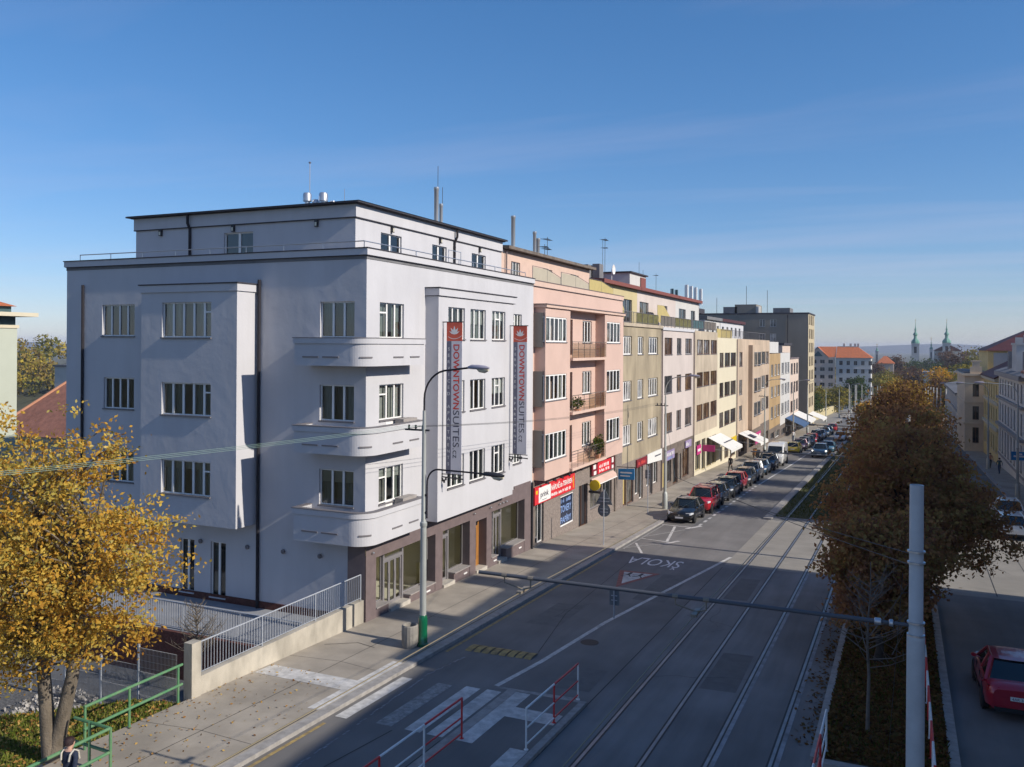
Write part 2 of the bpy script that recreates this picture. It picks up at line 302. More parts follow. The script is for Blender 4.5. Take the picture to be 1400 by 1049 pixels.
# ---------------------------------------------------------------- windows
def window(parent, fr, u0, u1, z0, z1, n=3, depth=.14, frame='frame_white', glass='glass', sill='sill', cross=(), bar=.05, mull=.07, curtain=True, near=True, sd=.06, weights=None, d=0.):
    """frame > pane, curtain, sill; n sashes, cross = sashes that carry a transom"""
    b = MB(); e = d-depth; w = u1-u0; ft = .05
    b.fbox(fr, u0, u1, z0, z0+bar, e, e+ft); b.fbox(fr, u0, u1, z1-bar, z1, e, e+ft)
    b.fbox(fr, u0, u0+bar, z0+bar, z1-bar, e, e+ft); b.fbox(fr, u1-bar, u1, z0+bar, z1-bar, e, e+ft)
    ws = weights or [1]*n; tot = sum(ws); cur = u0; edges = []
    for k in range(n):
        nx = cur+w*ws[k]/tot; edges.append((cur, nx)); cur = nx
        if k < n-1: b.fbox(fr, nx-mull/2, nx+mull/2, z0+bar, z1-bar, e, e+ft+.006)
    for k in cross:
        a, c = edges[k]; zc = z0+(z1-z0)*.72
        b.fbox(fr, a+(bar if k == 0 else mull/2), c-(bar if k == n-1 else mull/2), zc-.03, zc+.03, e, e+ft-.004)
    f = b.build('window', frame, parent)
    g = MB(); g.fquad(fr, u0+.01, u1-.01, z0+.01, z1-.01, e+.02); g.build('pane', glass, f)
    if sill:
        q = MB(); q.fbox(fr, u0-.03, u1+.03, z0-.05, z0, e+ft+.01, d+sd); q.build('sill', sill, f)
    if near:
        rm = MB(); rd = 1.6
        P = fr.p; x0, x1, y0, y1 = u0-.25, u1+.25, z0-.3, z1+.2
        rm.face([P(x0, y0, e-rd), P(x1, y0, e-rd), P(x1, y1, e-rd), P(x0, y1, e-rd)])
        for q in ([P(x0, y0, e-.01), P(x0, y1, e-.01), P(x0, y1, e-rd), P(x0, y0, e-rd)], [P(x1, y0, e-.01), P(x1, y1, e-.01), P(x1, y1, e-rd), P(x1, y0, e-rd)],
                  [P(x0, y0, e-.01), P(x1, y0, e-.01), P(x1, y0, e-rd), P(x0, y0, e-rd)], [P(x0, y1, e-.01), P(x1, y1, e-.01), P(x1, y1, e-rd), P(x0, y1, e-rd)]): rm.face(q)
        rm.build('interior', 'room', f)
        if random.random() < .22:
            c = MB(); zb_ = z1-(z1-z0)*random.uniform(.25, .6); c.fquad(fr, u0+.02, u1-.02, zb_, z1, e-.05); c.build('roller_blind', random.choice(['curtain', 'awning', 'screen']), f)
        if curtain:
            cov = random.uniform(.3, .9); segs = 14; cm = random.choice(['curtain', 'curtain_green'])
            for (a, t) in ((u0, u0+w*cov/2), (u1-w*cov/2, u1)):
                c = MB()
                for k in range(segs):
                    p, q = a+(t-a)*k/segs, a+(t-a)*(k+1)/segs; dp, dq = e-.13+.025*(k % 2), e-.13+.025*((k+1) % 2)
                    c.face([P(p, z0, dp), P(q, z0, dq), P(q, z1, dq), P(p, z1, dp)])
                c.build('curtain', cm, f)
    return f

def railing(mb, p0, p1, h, gap=.12, r=.009, post=None, low=.08, top=.022, mi=0):
    p0, p1 = Vector(p0), Vector(p1); L = (p1-p0).length; n = max(1, int(L/gap)); up = Vector((0, 0, 1))
    mb.tube([p0+up*h, p1+up*h], top, 6, mi); mb.tube([p0+up*low, p1+up*low], .014, 4, mi)
    for k in range(n+1):
        q = p0.lerp(p1, k/n); mb.tube([q+up*low, q+up*h], r, 4, mi, False)
    if post:
        m = max(1, round(L/post))
        for k in range(m+1):
            q = p0.lerp(p1, k/m); mb.tube([q-up*.02, q+up*h], .024, 6, mi)

def scrawl(parent, fr, u0, u1, z0, z1, d, m='ink_white', gap=.25):
    """lettering too small to read: short uneven strokes"""
    b = MB(); u = u0; h = z1-z0
    while u < u1:
        l = random.uniform(.25, .6)*h
        if random.random() > .14: b.fbox(fr, u, min(u+l, u1), z0+h*random.choice((0, 0, .12)), z1-h*random.choice((0, .1, .3)), d, d+.005)
        u += l+gap*h
    b.build('lettering', m, parent)
SUN, SKY, EXPO, SAT, HAZE = 4.4, .148, .24, 1.16, .00017
# ================================================================ THE SETTING: ground, street, markings
YB, YE = -45., 420.
g = MB()
xs = [-4500, -700, -60, -18.53, -18.47, 60, 700, 4500]; ys = [-300, -45, 0, 60, 140, 260, 420, 900, 2000, 6000]
for i in range(len(xs)-1):
    for j in range(len(ys)-1):
        P = []
        for x, y in ((xs[i], ys[j]), (xs[i+1], ys[j]), (xs[i+1], ys[j+1]), (xs[i], ys[j+1])):
            P.append((x, y, gz(y)+(-4.5 if x < -18.5 and y < 300 else -.3)))
        g.face(P)
struct('ground', g, 'ground')
hl = MB()                                             # low ridges on the horizon
for (x0, x1, y, h, sd) in ((-4400, 4400, 5200, 46, 1), (-4400, -300, 3000, 30, 2), (900, 4400, 3600, 40, 3)):
    r = np.random.default_rng(sd); n = 70; ph = r.uniform(0, 6.3, 5); am = r.uniform(.1, .3, 5); fq = r.uniform(2, 14, 5)
    top = [-15.5+h*(.75+sum(a*math.sin(f*k/n*6.3+p) for a, f, p in zip(am, fq, ph))*.5) for k in range(n+1)]
    for k in range(n):
        a, b = x0+(x1-x0)*k/n, x0+(x1-x0)*(k+1)/n
        hl.face([(a, y-350, -15.7), (b, y-350, -15.7), (b, y, top[k+1]), (a, y, top[k])]); hl.face([(a, y, top[k]), (b, y, top[k+1]), (b, y+300, -15.7), (a, y+300, -15.7)])
struct('hills', hl, 'hill')

rd = MB(); rd.strip(-14.4, 8., YB, YE, 0, 24); rd.strip(8., 60, 45.2, 61, 0, 1)
struct('road', rd, 'asphalt')
tr = MB(); tr.strip(-8.3, -2.05, YB, 45.6, .004, 6); struct('tram_road', tr, 'asphalt_track')
cp = MB(); cp.sheet([(-8.35, 45.6), (-2.05, 45.6), (-2.05, 63.2), (-8.35, 63.2)], .005); cp.sheet([(-2.05, 45.6), (1.3, 45.6), (1.3, 61.5), (-2.05, 61.5)], .005)
cp.sheet([(1.36, 44.5), (7.98, 44.5), (7.98, 62.5), (1.36, 62.5)], .006); struct('crossing_pavement', cp, 'path_concrete')
sw = MB(); sw.slope(-18.46, -14.72, YB, 400, -.2, .12, 0, 30)
sw.slope(8.3, 10.6, YB, 45, -.2, .12, 0, 8); sw.slope(8.3, 10.6, 61.2, 400, -.2, .12, 0, 20); sw.slope(-2.0, 1.2, YB, 22.9, -.2, .09, 0, 6)
struct('pavement', sw, 'pavement')
kb = MB(); kb.slope(-14.72, -14.4, YB, 400, -.2, .115, 0, 60); kb.slope(8., 8.3, YB, 45, -.2, .115, 0, 8); kb.slope(8., 8.3, 61.2, 400, -.2, .115, 0, 20)
kb.slope(-2.1, -1.9, 23.2, 44.6, -.2, .1, 0, 8); kb.slope(1.1, 1.35, 22.9, 44.6, -.2, .1, 0, 8); kb.slope(-1.9, 1.1, 22.9, 23.2, -.2, .1); kb.slope(-1.9, 1.1, 44.4, 44.6, -.2, .1)
kb.slope(-2.1, -1.9, 62, 400, -.2, .1, 0, 30); kb.slope(1.1, 1.35, 62, 400, -.2, .1, 0, 30); kb.slope(-8.75, -8.2, 62, 400, -.2, .1, 0, 30); kb.slope(-8.2, -2.1, 63.2, 63.45, -.2, .03)
kb.slope(-10.75, -10.45, YB, 24.05, -.2, .11, 0, 6); kb.slope(-8.5, -8.3, YB, 24.05, -.2, .11, 0, 6); kb.slope(-10.45, -8.5, 23.9, 24.05, -.2, .11)
struct('kerb', kb, 'kerb')
isl = MB(); isl.slope(-10.45, -8.5, YB, 23.9, -.2, .105, 0, 6); struct('stop_island_pavement', isl, 'asphalt')
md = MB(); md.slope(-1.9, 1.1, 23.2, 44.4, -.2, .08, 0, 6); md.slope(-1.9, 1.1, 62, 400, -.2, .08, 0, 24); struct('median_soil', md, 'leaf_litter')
tb = MB(); tb.slope(-8.2, -2.1, 63.45, 400, -.2, .012, 0, 24); struct('tram_bed_soil', tb, 'track_soil')
rl = MB()
for x in (-7.3, -5.86, -4.4, -2.96):
    rl.strip(x-.04, x+.04, YB, 63.2, .012, 8, 0); rl.strip(x+.04, x+.085, YB, 63.2, .011, 8, 1); rl.strip(x-.09, x-.04, YB, 63.2, .011, 8, 1)
    rl.slope(x-.045, x+.045, 63.45, 400, -.02, .06, 0, 24)
    if x > -5:
        rl.strip(x+.085, x+.2, YB, 45.6, .009, 8, 2)
pt = MB()
for x0, x1, y0, y1 in ((-13.2, -11.9, 31, 34.5), (-10.6, -9.2, 36.5, 42), (-14.1, -13.1, 46, 47.6), (-9.7, -8.6, 25, 27.2), (2.2, 4.3, 31.5, 34), (5., 7.4, 37, 41.5), (-13.8, -12.4, 64, 68), (-10.9, -9.9, 72, 80), (-12.1, -11.2, 12, 17), (-5.7, -4.6, 27, 31), (-7.1, -6.1, 38.5, 43)):
    pt.sheet([(x0, y0), (x1, y0+.1), (x1-.06, y1), (x0+.04, y1-.08)], .0052)
struct('road_patches', pt, 'asphalt_patch')
struct('tram_rails', rl, ['rail', 'groove', 'seal'])

# markings
mk = MB()                       # 0 white, 1 worn, 2 yellow, 3 red
mk.sheet([(-14.95, 20.), (-14.73, 20.), (-14.73, 24.5), (-14.95, 24.5)], .126); mk.sheet([(-15.1, 20.), (-14.95, 20.), (-14.95, 24.5), (-15.1, 24.5)], .126)
mk.sheet([(-18.3, 21.6), (-15.1, 21.6), (-15.1, 22.45), (-18.3, 22.45)], .126)
mk.sheet([(-14.25, 20.1), (-13.87, 20.1), (-13.87, 23.65), (-14.25, 23.65)], .008)
mk.sheet([(-13.0, 20.2), (-12.5, 20.2), (-12.5, 23.7), (-13.0, 23.7)], .008, 1)
mk.sheet([(-12.1, 20.2), (-11.62, 20.2), (-11.62, 23.85), (-12.1, 23.85)], .008)
mk.sheet([(-11.42, 20.2), (-10.95, 20.2), (-10.95, 23.9), (-11.42, 23.9)], .008)
mk.sheet([(-10.44, 20.), (-9.98, 20.), (-9.98, 23.85), (-10.44, 23.85)], .111); mk.sheet([(-9.98, 22.), (-8.55, 22.), (-8.55, 22.75), (-9.98, 22.75)], .111)
mk.sheet([(-9.0, 17.), (-8.52, 17.), (-8.52, 20.2), (-9., 20.2)], .111)
def line(pts, w, dz=.008, mi=0):
    for (xa, ya), (xb, yb) in zip(pts[:-1], pts[1:]):
        L = math.hypot(xb-xa, yb-ya); nx, ny = -(yb-ya)/L*w/2, (xb-xa)/L*w/2
        mk.sheet([(xa-nx, ya-ny), (xb-nx, yb-ny), (xb+nx, yb+ny), (xa+nx, ya+ny)], dz, mi)
line([(-11.3, 24.3), (-10.95, 27.), (-10.5, 32.5), (-9.75, 38.), (-9.0, 43.3), (-8.4, 47.7)], .17)
line([(-11.25, 24.2), (-8.7, 24.4)], .13, .0085, 1)
for k in range(16): mk.sheet([(-12.15, 56.9+k*1.55), (-11.97, 56.9+k*1.55), (-11.97, 57.7+k*1.55), (-12.15, 57.7+k*1.55)], .008)
line([(-12.0, 82.), (-11.6, 105), (-11.2, 150)], .16)
line([(-14.3, 56.1), (-12.1, 55.95)], .15); line([(-12.55, 55.3), (-11.9, 56.8)], .25, .0095)
line([(-13.35, 55.7), (-12.55, 50.4)], .16, .0095); line([(-14.2, 51.1), (-12.5, 54.9)], .13, .011, 1); line([(-14.2, 50.6), (-12.1, 50.2)], .14)
line([(-12.5, 49.6), (-11.95, 50.9)], .22, .0095); line([(-14.0, 49.), (-12.9, 46.3)], .13, .0095); line([(-14.1, 47.4), (-12.3, 50.)], .11, .011, 1)
line([(-14.22, 26.5), (-14.22, 45.)], .11, .008, 2); line([(-14.22, 15.), (-14.22, 19.6)], .11, .008, 2); line([(-14.15, 47), (-14.15, 56.)], .1, .008, 1)
mk.sheet([(-12.72, 41.7), (-10.72, 41.85), (-11.85, 38.2)], .009, 3); mk.sheet([(-12.42, 41.42), (-11.02, 41.54), (-11.82, 39.0)], .013, 0)
for dx in (0, .55):             # two running children on the school triangle
    X, Y = -12.12+dx, 41.2
    for q in (((0, 0), (.16, .02), (.13, -.4), (-.02, -.38)), ((.0, -.36), (.1, -.4), (-.16, -.72), (-.24, -.66)), ((.08, -.38), (.16, -.42), (.3, -.7), (.2, -.72)), ((.0, -.08), (.05, -.02), (-.22, -.3), (-.26, -.24)), ((.12, -.05), (.16, -.1), (.36, -.26), (.33, -.32))):
        mk.sheet([(X+a, Y+.35*0+b+.05) for a, b in q], .017, 4)
    mk.sheet([(X+.08+.09*math.cos(t), Y+.14+.1*math.sin(t)) for t in np.linspace(0, 6.28, 9)[:-1]], .017, 4)
mko = struct('road_markings', mk, ['white_paint', 'worn_paint', 'yellow_paint', 'red_road', 'tar'])
text(mko, 'lettering', 'ŠKOLA', 'bright_paint', (-10.3, 45.2, gz(45.2)+.006), (-1, 0, 0), (0, -1, GR), width=2.8, height=2.15)
sm = MB()                        # tar seams, slab joints, a repair seam with dots of sealant
def seam(pts, w, dz, mi=0):
    for (xa, ya), (xb, yb) in zip(pts[:-1], pts[1:]):
        L = math.hypot(xb-xa, yb-ya); nx, ny = -(yb-ya)/L*w/2, (xb-xa)/L*w/2
        sm.sheet([(xa-nx, ya-ny), (xb-nx, yb-ny), (xb+nx, yb+ny), (xa+nx, ya+ny)], dz, mi)
for k, y in enumerate(np.arange(11.3, 120, 6.2)): seam([(-18.4, y+random.uniform(-.3, .3)), (-16.6, y+random.uniform(-.2, .2)), (-14.8, y+random.uniform(-.3, .3))], .014, .1235)
seam([(-16.6, 5), (-16.55, 20), (-16.65, 45), (-16.5, 120)], .022, .1245); seam([(-14.78, 5), (-14.78, 120)], .03, .1255)
seam([(-18.1, 24.9), (-17.2, 25.6), (-16.4, 25.4)], .03, .1265)
for y0, y1, x0, x1 in ((24.2, 26.3, -13.65, -13.4), (17, 24.2, -13.25, -13.65)):
    n = 40
    for k in range(n):
        t = k/n; x = x0+(x1-x0)*t+random.uniform(-.03, .03); y = y0+(y1-y0)*t; s = .02+.018*random.random()
        if random.random() < .8: sm.sheet([(x-s, y), (x+s, y+.02), (x+s*.8, y+.17), (x-s*.7, y+.15)], .0065, 1)
rnd_ = random.Random(5)
for k in range(34):
    x, y = rnd_.choice([rnd_.uniform(-14, -9), rnd_.uniform(-8, -2.3), rnd_.uniform(1.8, 7.5)]), rnd_.uniform(17, 75); p = [(x, y)]; a_ = rnd_.choice([0, 1.57])+rnd_.uniform(-.5, .5)
    if x > -8.5 and y > 45 and x < -2: continue
    for j in range(rnd_.randint(4, 9)):
        a_ += rnd_.uniform(-.45, .45); x += .38*math.cos(a_); y += .38*math.sin(a_)
        if not (-14.2 < x < -11.5 or -8.2 < x < -2.2 or 1.5 < x < 7.8): break
        p.append((x, y))
    if len(p) > 2: seam(p, rnd_.choice((.012, .018, .03)), .0096+.00002*k)
seam([(-13.42, 12), (-12.75, 16.5), (-12.35, 20.)], .035, .0068); seam([(-10.9, 3), (-10.9, 20)], .03, .0068)
seam([(-12.9, 44.2), (-12.3, 33), (-11.4, 27.9)], .03, .0072); seam([(3.9, 45), (4.1, 61)], .05, .0068); seam([(5.6, 20), (5.7, 62)], .04, .0068); seam([(-8.3, 20), (-8.33, 45)], .04, .009)
struct('road_seams', sm, ['tar', 'seal'])
hp = thing('speed_hump', (-12.5, 27.45, gz(27.45)), 'yellow and black rubber speed hump bolted across the near lane', 'speed hump')
b = MB()
for k in range(8):
    x0 = -13.72+k*.305; y0, y1 = 26.9+.02*k, 27.7+.01*k
    rings = []
    for t in range(7):
        a = t/6; y = y0+(y1-y0)*a; z = .006+.05*math.sin(a*math.pi)**.7; rings.append(((x0, y, gz(y)+z), (x0+.285, y, gz(y)+z)))
    for p, q in zip(rings[:-1], rings[1:]): b.face([p[0], (p[1][0]-.035, p[1][1], p[1][2]), (q[1][0]-.035, q[1][1], q[1][2]), q[0]], 0)
b.build('rubber_block', ['yellow_paint', 'asphalt'], hp)
mc = MB(); mc.lathe((-10.2, 29.8, gz(29.8)+.004), [(0, 0), (.33, 0), (.33, .008), (0, .008)], 20); tag(mc.build('manhole_cover', 'groove', loc=(-10.2, 29.8, gz(29.8))), 'round iron manhole cover in the road beyond the speed hump', 'manhole cover')

# lawn, terrace, sunken court
LX, LYB = [-60, -30, -22.1, -20.8, -20., -18.5], [8, 13, 15.9, 17.1, 18.3, 18.9]        # the lawn's far edge
lw = MB(); poly = [(x, y) for x, y in zip(LX, LYB)]+[(-18.5, -40), (-60, -40)]
for (xa, ya), (xb, yb) in zip(poly, poly[1:]+poly[:1]): lw.face([(xa, ya, gz(ya)-4), (xb, yb, gz(yb)-4), (xb, yb, gz(yb)+.06), (xa, ya, gz(ya)+.06)])
for k in range(len(LX)-1): lw.face([(LX[k], -40, gz(-40)+.06), (LX[k+1], -40, gz(-40)+.06), (LX[k+1], LYB[k+1], gz(LYB[k+1])+.06), (LX[k], LYB[k], gz(LYB[k])+.06)])
struct('lawn_ground', lw, 'lawn')
tc_ = MB(); tc_.box(-36, -18.62, 24.35, 27.78, -4.9, -1.0); struct('terrace', tc_, 'paving')
cf = MB(); cf.box(-45, -18.62, 18.5, 24.35, -5.2, -2.7); struct('court_floor', cf, 'court')
gv = MB(); gv.box(-45, -18.7, 10, 19.4, -2.69, -1.3); struct('gravel_bed', gv, 'gravel')
bw = MB(); bw.box(-36, -18.62, 24.2, 24.345, -2.9, -1.02); tag(bw.build('brick_retaining_wall', 'brick', loc=(-27, 24.27, -2.7)), 'dark red brick retaining wall below the terrace railing', 'wall')

def scatter(name, n, fn, s, m, tilt=.5, kind='stuff', el=1.6):
    """n leaf-sized faces lying on the ground; fn gives x, y, z arrays"""
    x, y, z = fn(n); c = np.stack([x, y, z], 1)
    a = rng.normal(size=(n, 3)); a[:, 2] *= tilt; a /= np.linalg.norm(a, axis=1)[:, None]
    b = rng.normal(size=(n, 3)); b[:, 2] *= tilt; b -= a*(a*b).sum(1)[:, None]; b /= np.linalg.norm(b, axis=1)[:, None]
    sz = rng.uniform(.6, 1.3, (n, 1))*s
    v = np.stack([c-a*sz*el/2, c+b*sz/2, c+a*sz*el/2, c-b*sz/2], 1).reshape(-1, 3)
    o = leafmesh(name, v, n, m); COL.objects.link(o); o['kind'] = kind; ORG[o.name] = (0, 0, 0)
    return o
def leafmesh(name, v, n, m, tint=None):
    me = bpy.data.meshes.new(name); me.vertices.add(4*n); me.vertices.foreach_set('co', v.astype(np.float32).ravel())
    me.loops.add(4*n); me.loops.foreach_set('vertex_index', np.arange(4*n, dtype=np.int32)); me.polygons.add(n)
    me.polygons.foreach_set('loop_start', np.arange(0, 4*n, 4, dtype=np.int32))
    at = me.attributes.new('tint', 'FLOAT', 'FACE'); t = rng.uniform(0, 1, n) if tint is None else tint
    at.data.foreach_set('value', t.astype(np.float32)); me.update(calc_edges=True); me.validate()
    me.materials.append(m); return bpy.data.objects.new(name, me)
L_ = {}
L_['yellow'] = leaf_mat('yellow autumn leaves', [(.3, .13, .03), (.5, .26, .045), (.62, .37, .06), (.68, .48, .1), (.4, .34, .08), (.76, .6, .22)], .42)
L_['brown'] = leaf_mat('brown chestnut leaves', [(.2, .095, .06), (.32, .155, .08), (.42, .21, .085), (.33, .24, .085), (.52, .34, .11)], .45)
L_['orange'] = leaf_mat('orange brown leaves', [(.09, .055, .03), (.17, .095, .04), (.26, .155, .045), (.4, .27, .06), (.16, .13, .055)])
L_['green'] = leaf_mat('dark green leaves', [(.03, .055, .02), (.06, .095, .03), (.1, .13, .04)]); L_['olive'] = leaf_mat('olive autumn leaves', [(.1, .11, .03), (.2, .19, .04), (.34, .27, .05), (.18, .1, .04)])
L_['rust'] = leaf_mat('rusty brown leaves', [(.07, .04, .025), (.14, .075, .04), (.18, .11, .06)]); L_['gold'] = leaf_mat('golden leaves', [(.45, .2, .02), (.6, .33, .03), (.55, .4, .05)])
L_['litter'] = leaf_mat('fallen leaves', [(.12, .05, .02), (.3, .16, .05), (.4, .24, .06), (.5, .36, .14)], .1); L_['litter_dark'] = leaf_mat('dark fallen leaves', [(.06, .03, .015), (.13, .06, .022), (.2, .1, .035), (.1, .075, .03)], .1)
L_['grass'] = leaf_mat('grass blades', [(.09, .13, .02), (.15, .19, .03), (.22, .24, .05), (.3, .24, .08)], .35); L_['grass_dark'] = leaf_mat('track grass blades', [(.04, .05, .01), (.075, .09, .018), (.13, .12, .03)], .2)
def region(x0, x1, y0, y1, dz, p=1.):
    def f(n):
        x = x0+(x1-x0)*rng.uniform(0, 1, n)**p; y = rng.uniform(y0, y1, n)
        if x1 <= -18.5: y = y0+(np.interp(x, LX, LYB)-y0)*rng.uniform(0, .98, n)
        return x, y, -GR*y+dz+rng.uniform(0, .02, n)
    return f
def blades(name, n, x0, x1, y0, y1, dz, h, m):
    x = rng.uniform(x0, x1, n); y = rng.uniform(y0, y1, n); z = -GR*y+dz; c = np.stack([x, y, z], 1)
    if x1 < -18: y = y0+(np.interp(x, LX, LYB)-y0)*rng.uniform(0, .99, n); z = -GR*y+dz; c = np.stack([x, y, z], 1)
    th = rng.uniform(0, 6.28, n); a = np.stack([np.cos(th), np.sin(th), 0*th], 1)*.025; t = np.stack([rng.normal(0, .35, n), rng.normal(0, .35, n), np.ones(n)], 1)*h*rng.uniform(.5, 1.3, (n, 1))
    v = np.stack([c-a, c+a, c+a*.4+t, c-a*.4+t], 1).reshape(-1, 3)
    o = leafmesh(name, v, n, m); COL.objects.link(o); o['kind'] = 'stuff'; ORG[o.name] = (0, 0, 0)
blades('grass', 26000, -25, -18.52, 10, 18.5, .05, .09, L_['grass']); blades('grass', 9000, -8.1, -2.2, 63.5, 110, .01, .1, L_['grass_dark']); blades('grass', 5000, -1.9, 1.1, 23.3, 44, .08, .1, L_['grass_dark'])
scatter('fallen_leaves', 1700, region(-24, -18.5, 12, 18.5, .13), .065, L_['litter']); scatter('fallen_leaves', 420, region(-18.45, -15.1, 12, 22.5, .135, 1.6), .05, L_['litter'], .25)
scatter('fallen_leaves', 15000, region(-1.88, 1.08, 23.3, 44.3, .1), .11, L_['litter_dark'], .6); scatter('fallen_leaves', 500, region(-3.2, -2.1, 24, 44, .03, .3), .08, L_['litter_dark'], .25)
# ================================================================ THE WHITE CORNER HOUSE
XS, YL, YE1, XW = -18.4, 27.8, 44., -34.3
S, L = FX(XS), FY(YL)
b1 = thing('apartment_house', (-26.4, 35.9, -1.33), 'white functionalist corner apartment house with rounded balconies and a brown stone shopfront', 'apartment house')
rows = [(3.35, 4.72), (6.58, 7.95), (9.76, 11.13)]
cw = [(28.72, 30.5, a, b) for a, b in rows]; fw = [(41.25, 42.43, a, b) for a, b in rows]; lw3 = [(-20.5, -18.93, a, b) for a, b in rows]
lwA = [(-32.1, -30.17, 9.8, 11.16), (-31.98, -30.18, 6.65, 7.99), (-31.98, -30.18, 3.5, 4.85)]; fd = [(-27.5, -26.74, -.8, 1.4), (-25.87, -25.07, -.83, 1.41)]
w = MB()
w.wall(S, YL, YE1, 1.9, 13.1, [*cw, *fw], .17); w.wall(L, XW, XS, -.72, 13.1, [*lw3, *lwA, *fd], .17)
w.wall(FX(XW, -1), YL, YE1, -5, 13.1); w.wall(FY(YE1, 1), XW, XS, -5, 13.1)
w.build('wall', 'white_plaster', b1)
pl = MB(); pl.fbox(L, XW, XS-.3, -1.02, -.725, 0, .035); pl.build('brick_plinth', 'brick', b1)
ld = MB(); ld.box(XW-.02, XS+.02, YL-.02, YE1, 12.72, 12.86); ld.build('terrace_roof', 'roof_felt', b1)
# parapet band and its dark coping
cn = MB(); cn.box(XW-.09, XS+.09, YL-.09, YL+.12, 12.87, 13.11); cn.box(XS-.12, XS+.09, YL+.12, YE1, 12.87, 13.11); cn.box(XW-.09, XW+.12, YL+.12, YE1, 12.87, 13.11); cn.build('parapet_band', 'white_trim', b1)
cn = MB(); cn.box(XW-.12, XS+.12, YL-.12, YL+.15, 13.112, 13.15); cn.box(XS-.15, XS+.12, YL+.15, YE1, 13.112, 13.15); cn.box(XS, XS+.095, YL+.0, YE1, 12.845, 12.868); cn.box(XW, XS+.095, YL-.095, YL, 12.845, 12.868); cn.build('coping', 'coping', b1)
for f, hs, nn in ((S, cw, 3), (S, fw, 3), (L, lw3, 3)):
    for k, h in enumerate(hs): window(b1, f, *h, n=nn, cross=(0,) if f is S else (), weights=(1.1, 1, 1), mull=.09)
for k, h in enumerate(lwA): window(b1, L, *h, n=4, mull=.08)
for h in fd: window(b1, L, *h, n=2, mull=.1, sill='white_trim')
# street bay
xb = XS+.63; y0, y1 = 32.24, 39.95; SB = FX(xb)
bw_ = []
for a, b in rows: bw_ += [(33.1, 34.65, a, b), (35.2, 36.78, a, b), (37.47, 38.97, a, b)]
b = MB(); b.wall(SB, y0, y1, 2.09, 11.55, bw_, .17); b.wall(FY(y0), XS, xb, 2.09, 11.9); b.wall(FY(y1, 1), XS, xb, 2.09, 11.9); b.face([(XS, y0, 2.09), (xb, y0, 2.09), (xb, y1, 2.09), (XS, y1, 2.09)])
b.box(XS, xb+.05, y0-.04, y1+.2, 11.58, 11.88); b.build('street_bay', 'white_plaster', b1)
b = MB(); b.box(XS, xb+.09, y0-.08, y1+.26, 11.885, 11.93); b.box(XS, xb+.052, y0-.042, y1+.12, 11.552, 11.578); b.build('coping', 'coping', b1)
for k, h in enumerate(bw_):
    window(b1, SB, *h, n=3, mull=.09, cross=(1,) if k % 3 == 2 else (), curtain=True)
# side bay
ym = YL-1.15; bx0, bx1 = -28.55, -23.56; LB = FY(ym)
hb = [(-27.42, -24.85, a, b) for a, b in ((9.74, 11.14), (6.63, 7.92), (3.46, 4.82))]
b = MB(); b.wall(LB, bx0, bx1, 2.32, 11.55, hb, .17); b.wall(FX(bx1), ym, YL, 2.32, 11.55); b.wall(FX(bx0, -1), ym, YL, 2.32, 11.55); b.face([(bx0, ym, 2.32), (bx1, ym, 2.32), (bx1, YL, 2.32), (bx0, YL, 2.32)])
b.box(bx0-.06, bx1+.06, ym-.06, YL, 11.552, 11.84); b.build('side_bay', 'white_plaster', b1)
b = MB(); b.box(bx0-.1, bx1+.1, ym-.1, YL, 11.845, 11.89); b.build('coping', 'coping', b1)
for h in hb: window(b1, LB, *h, n=5, weights=(1, 1, 1, 1, .75), cross=(4,), mull=.1, sd=.07)
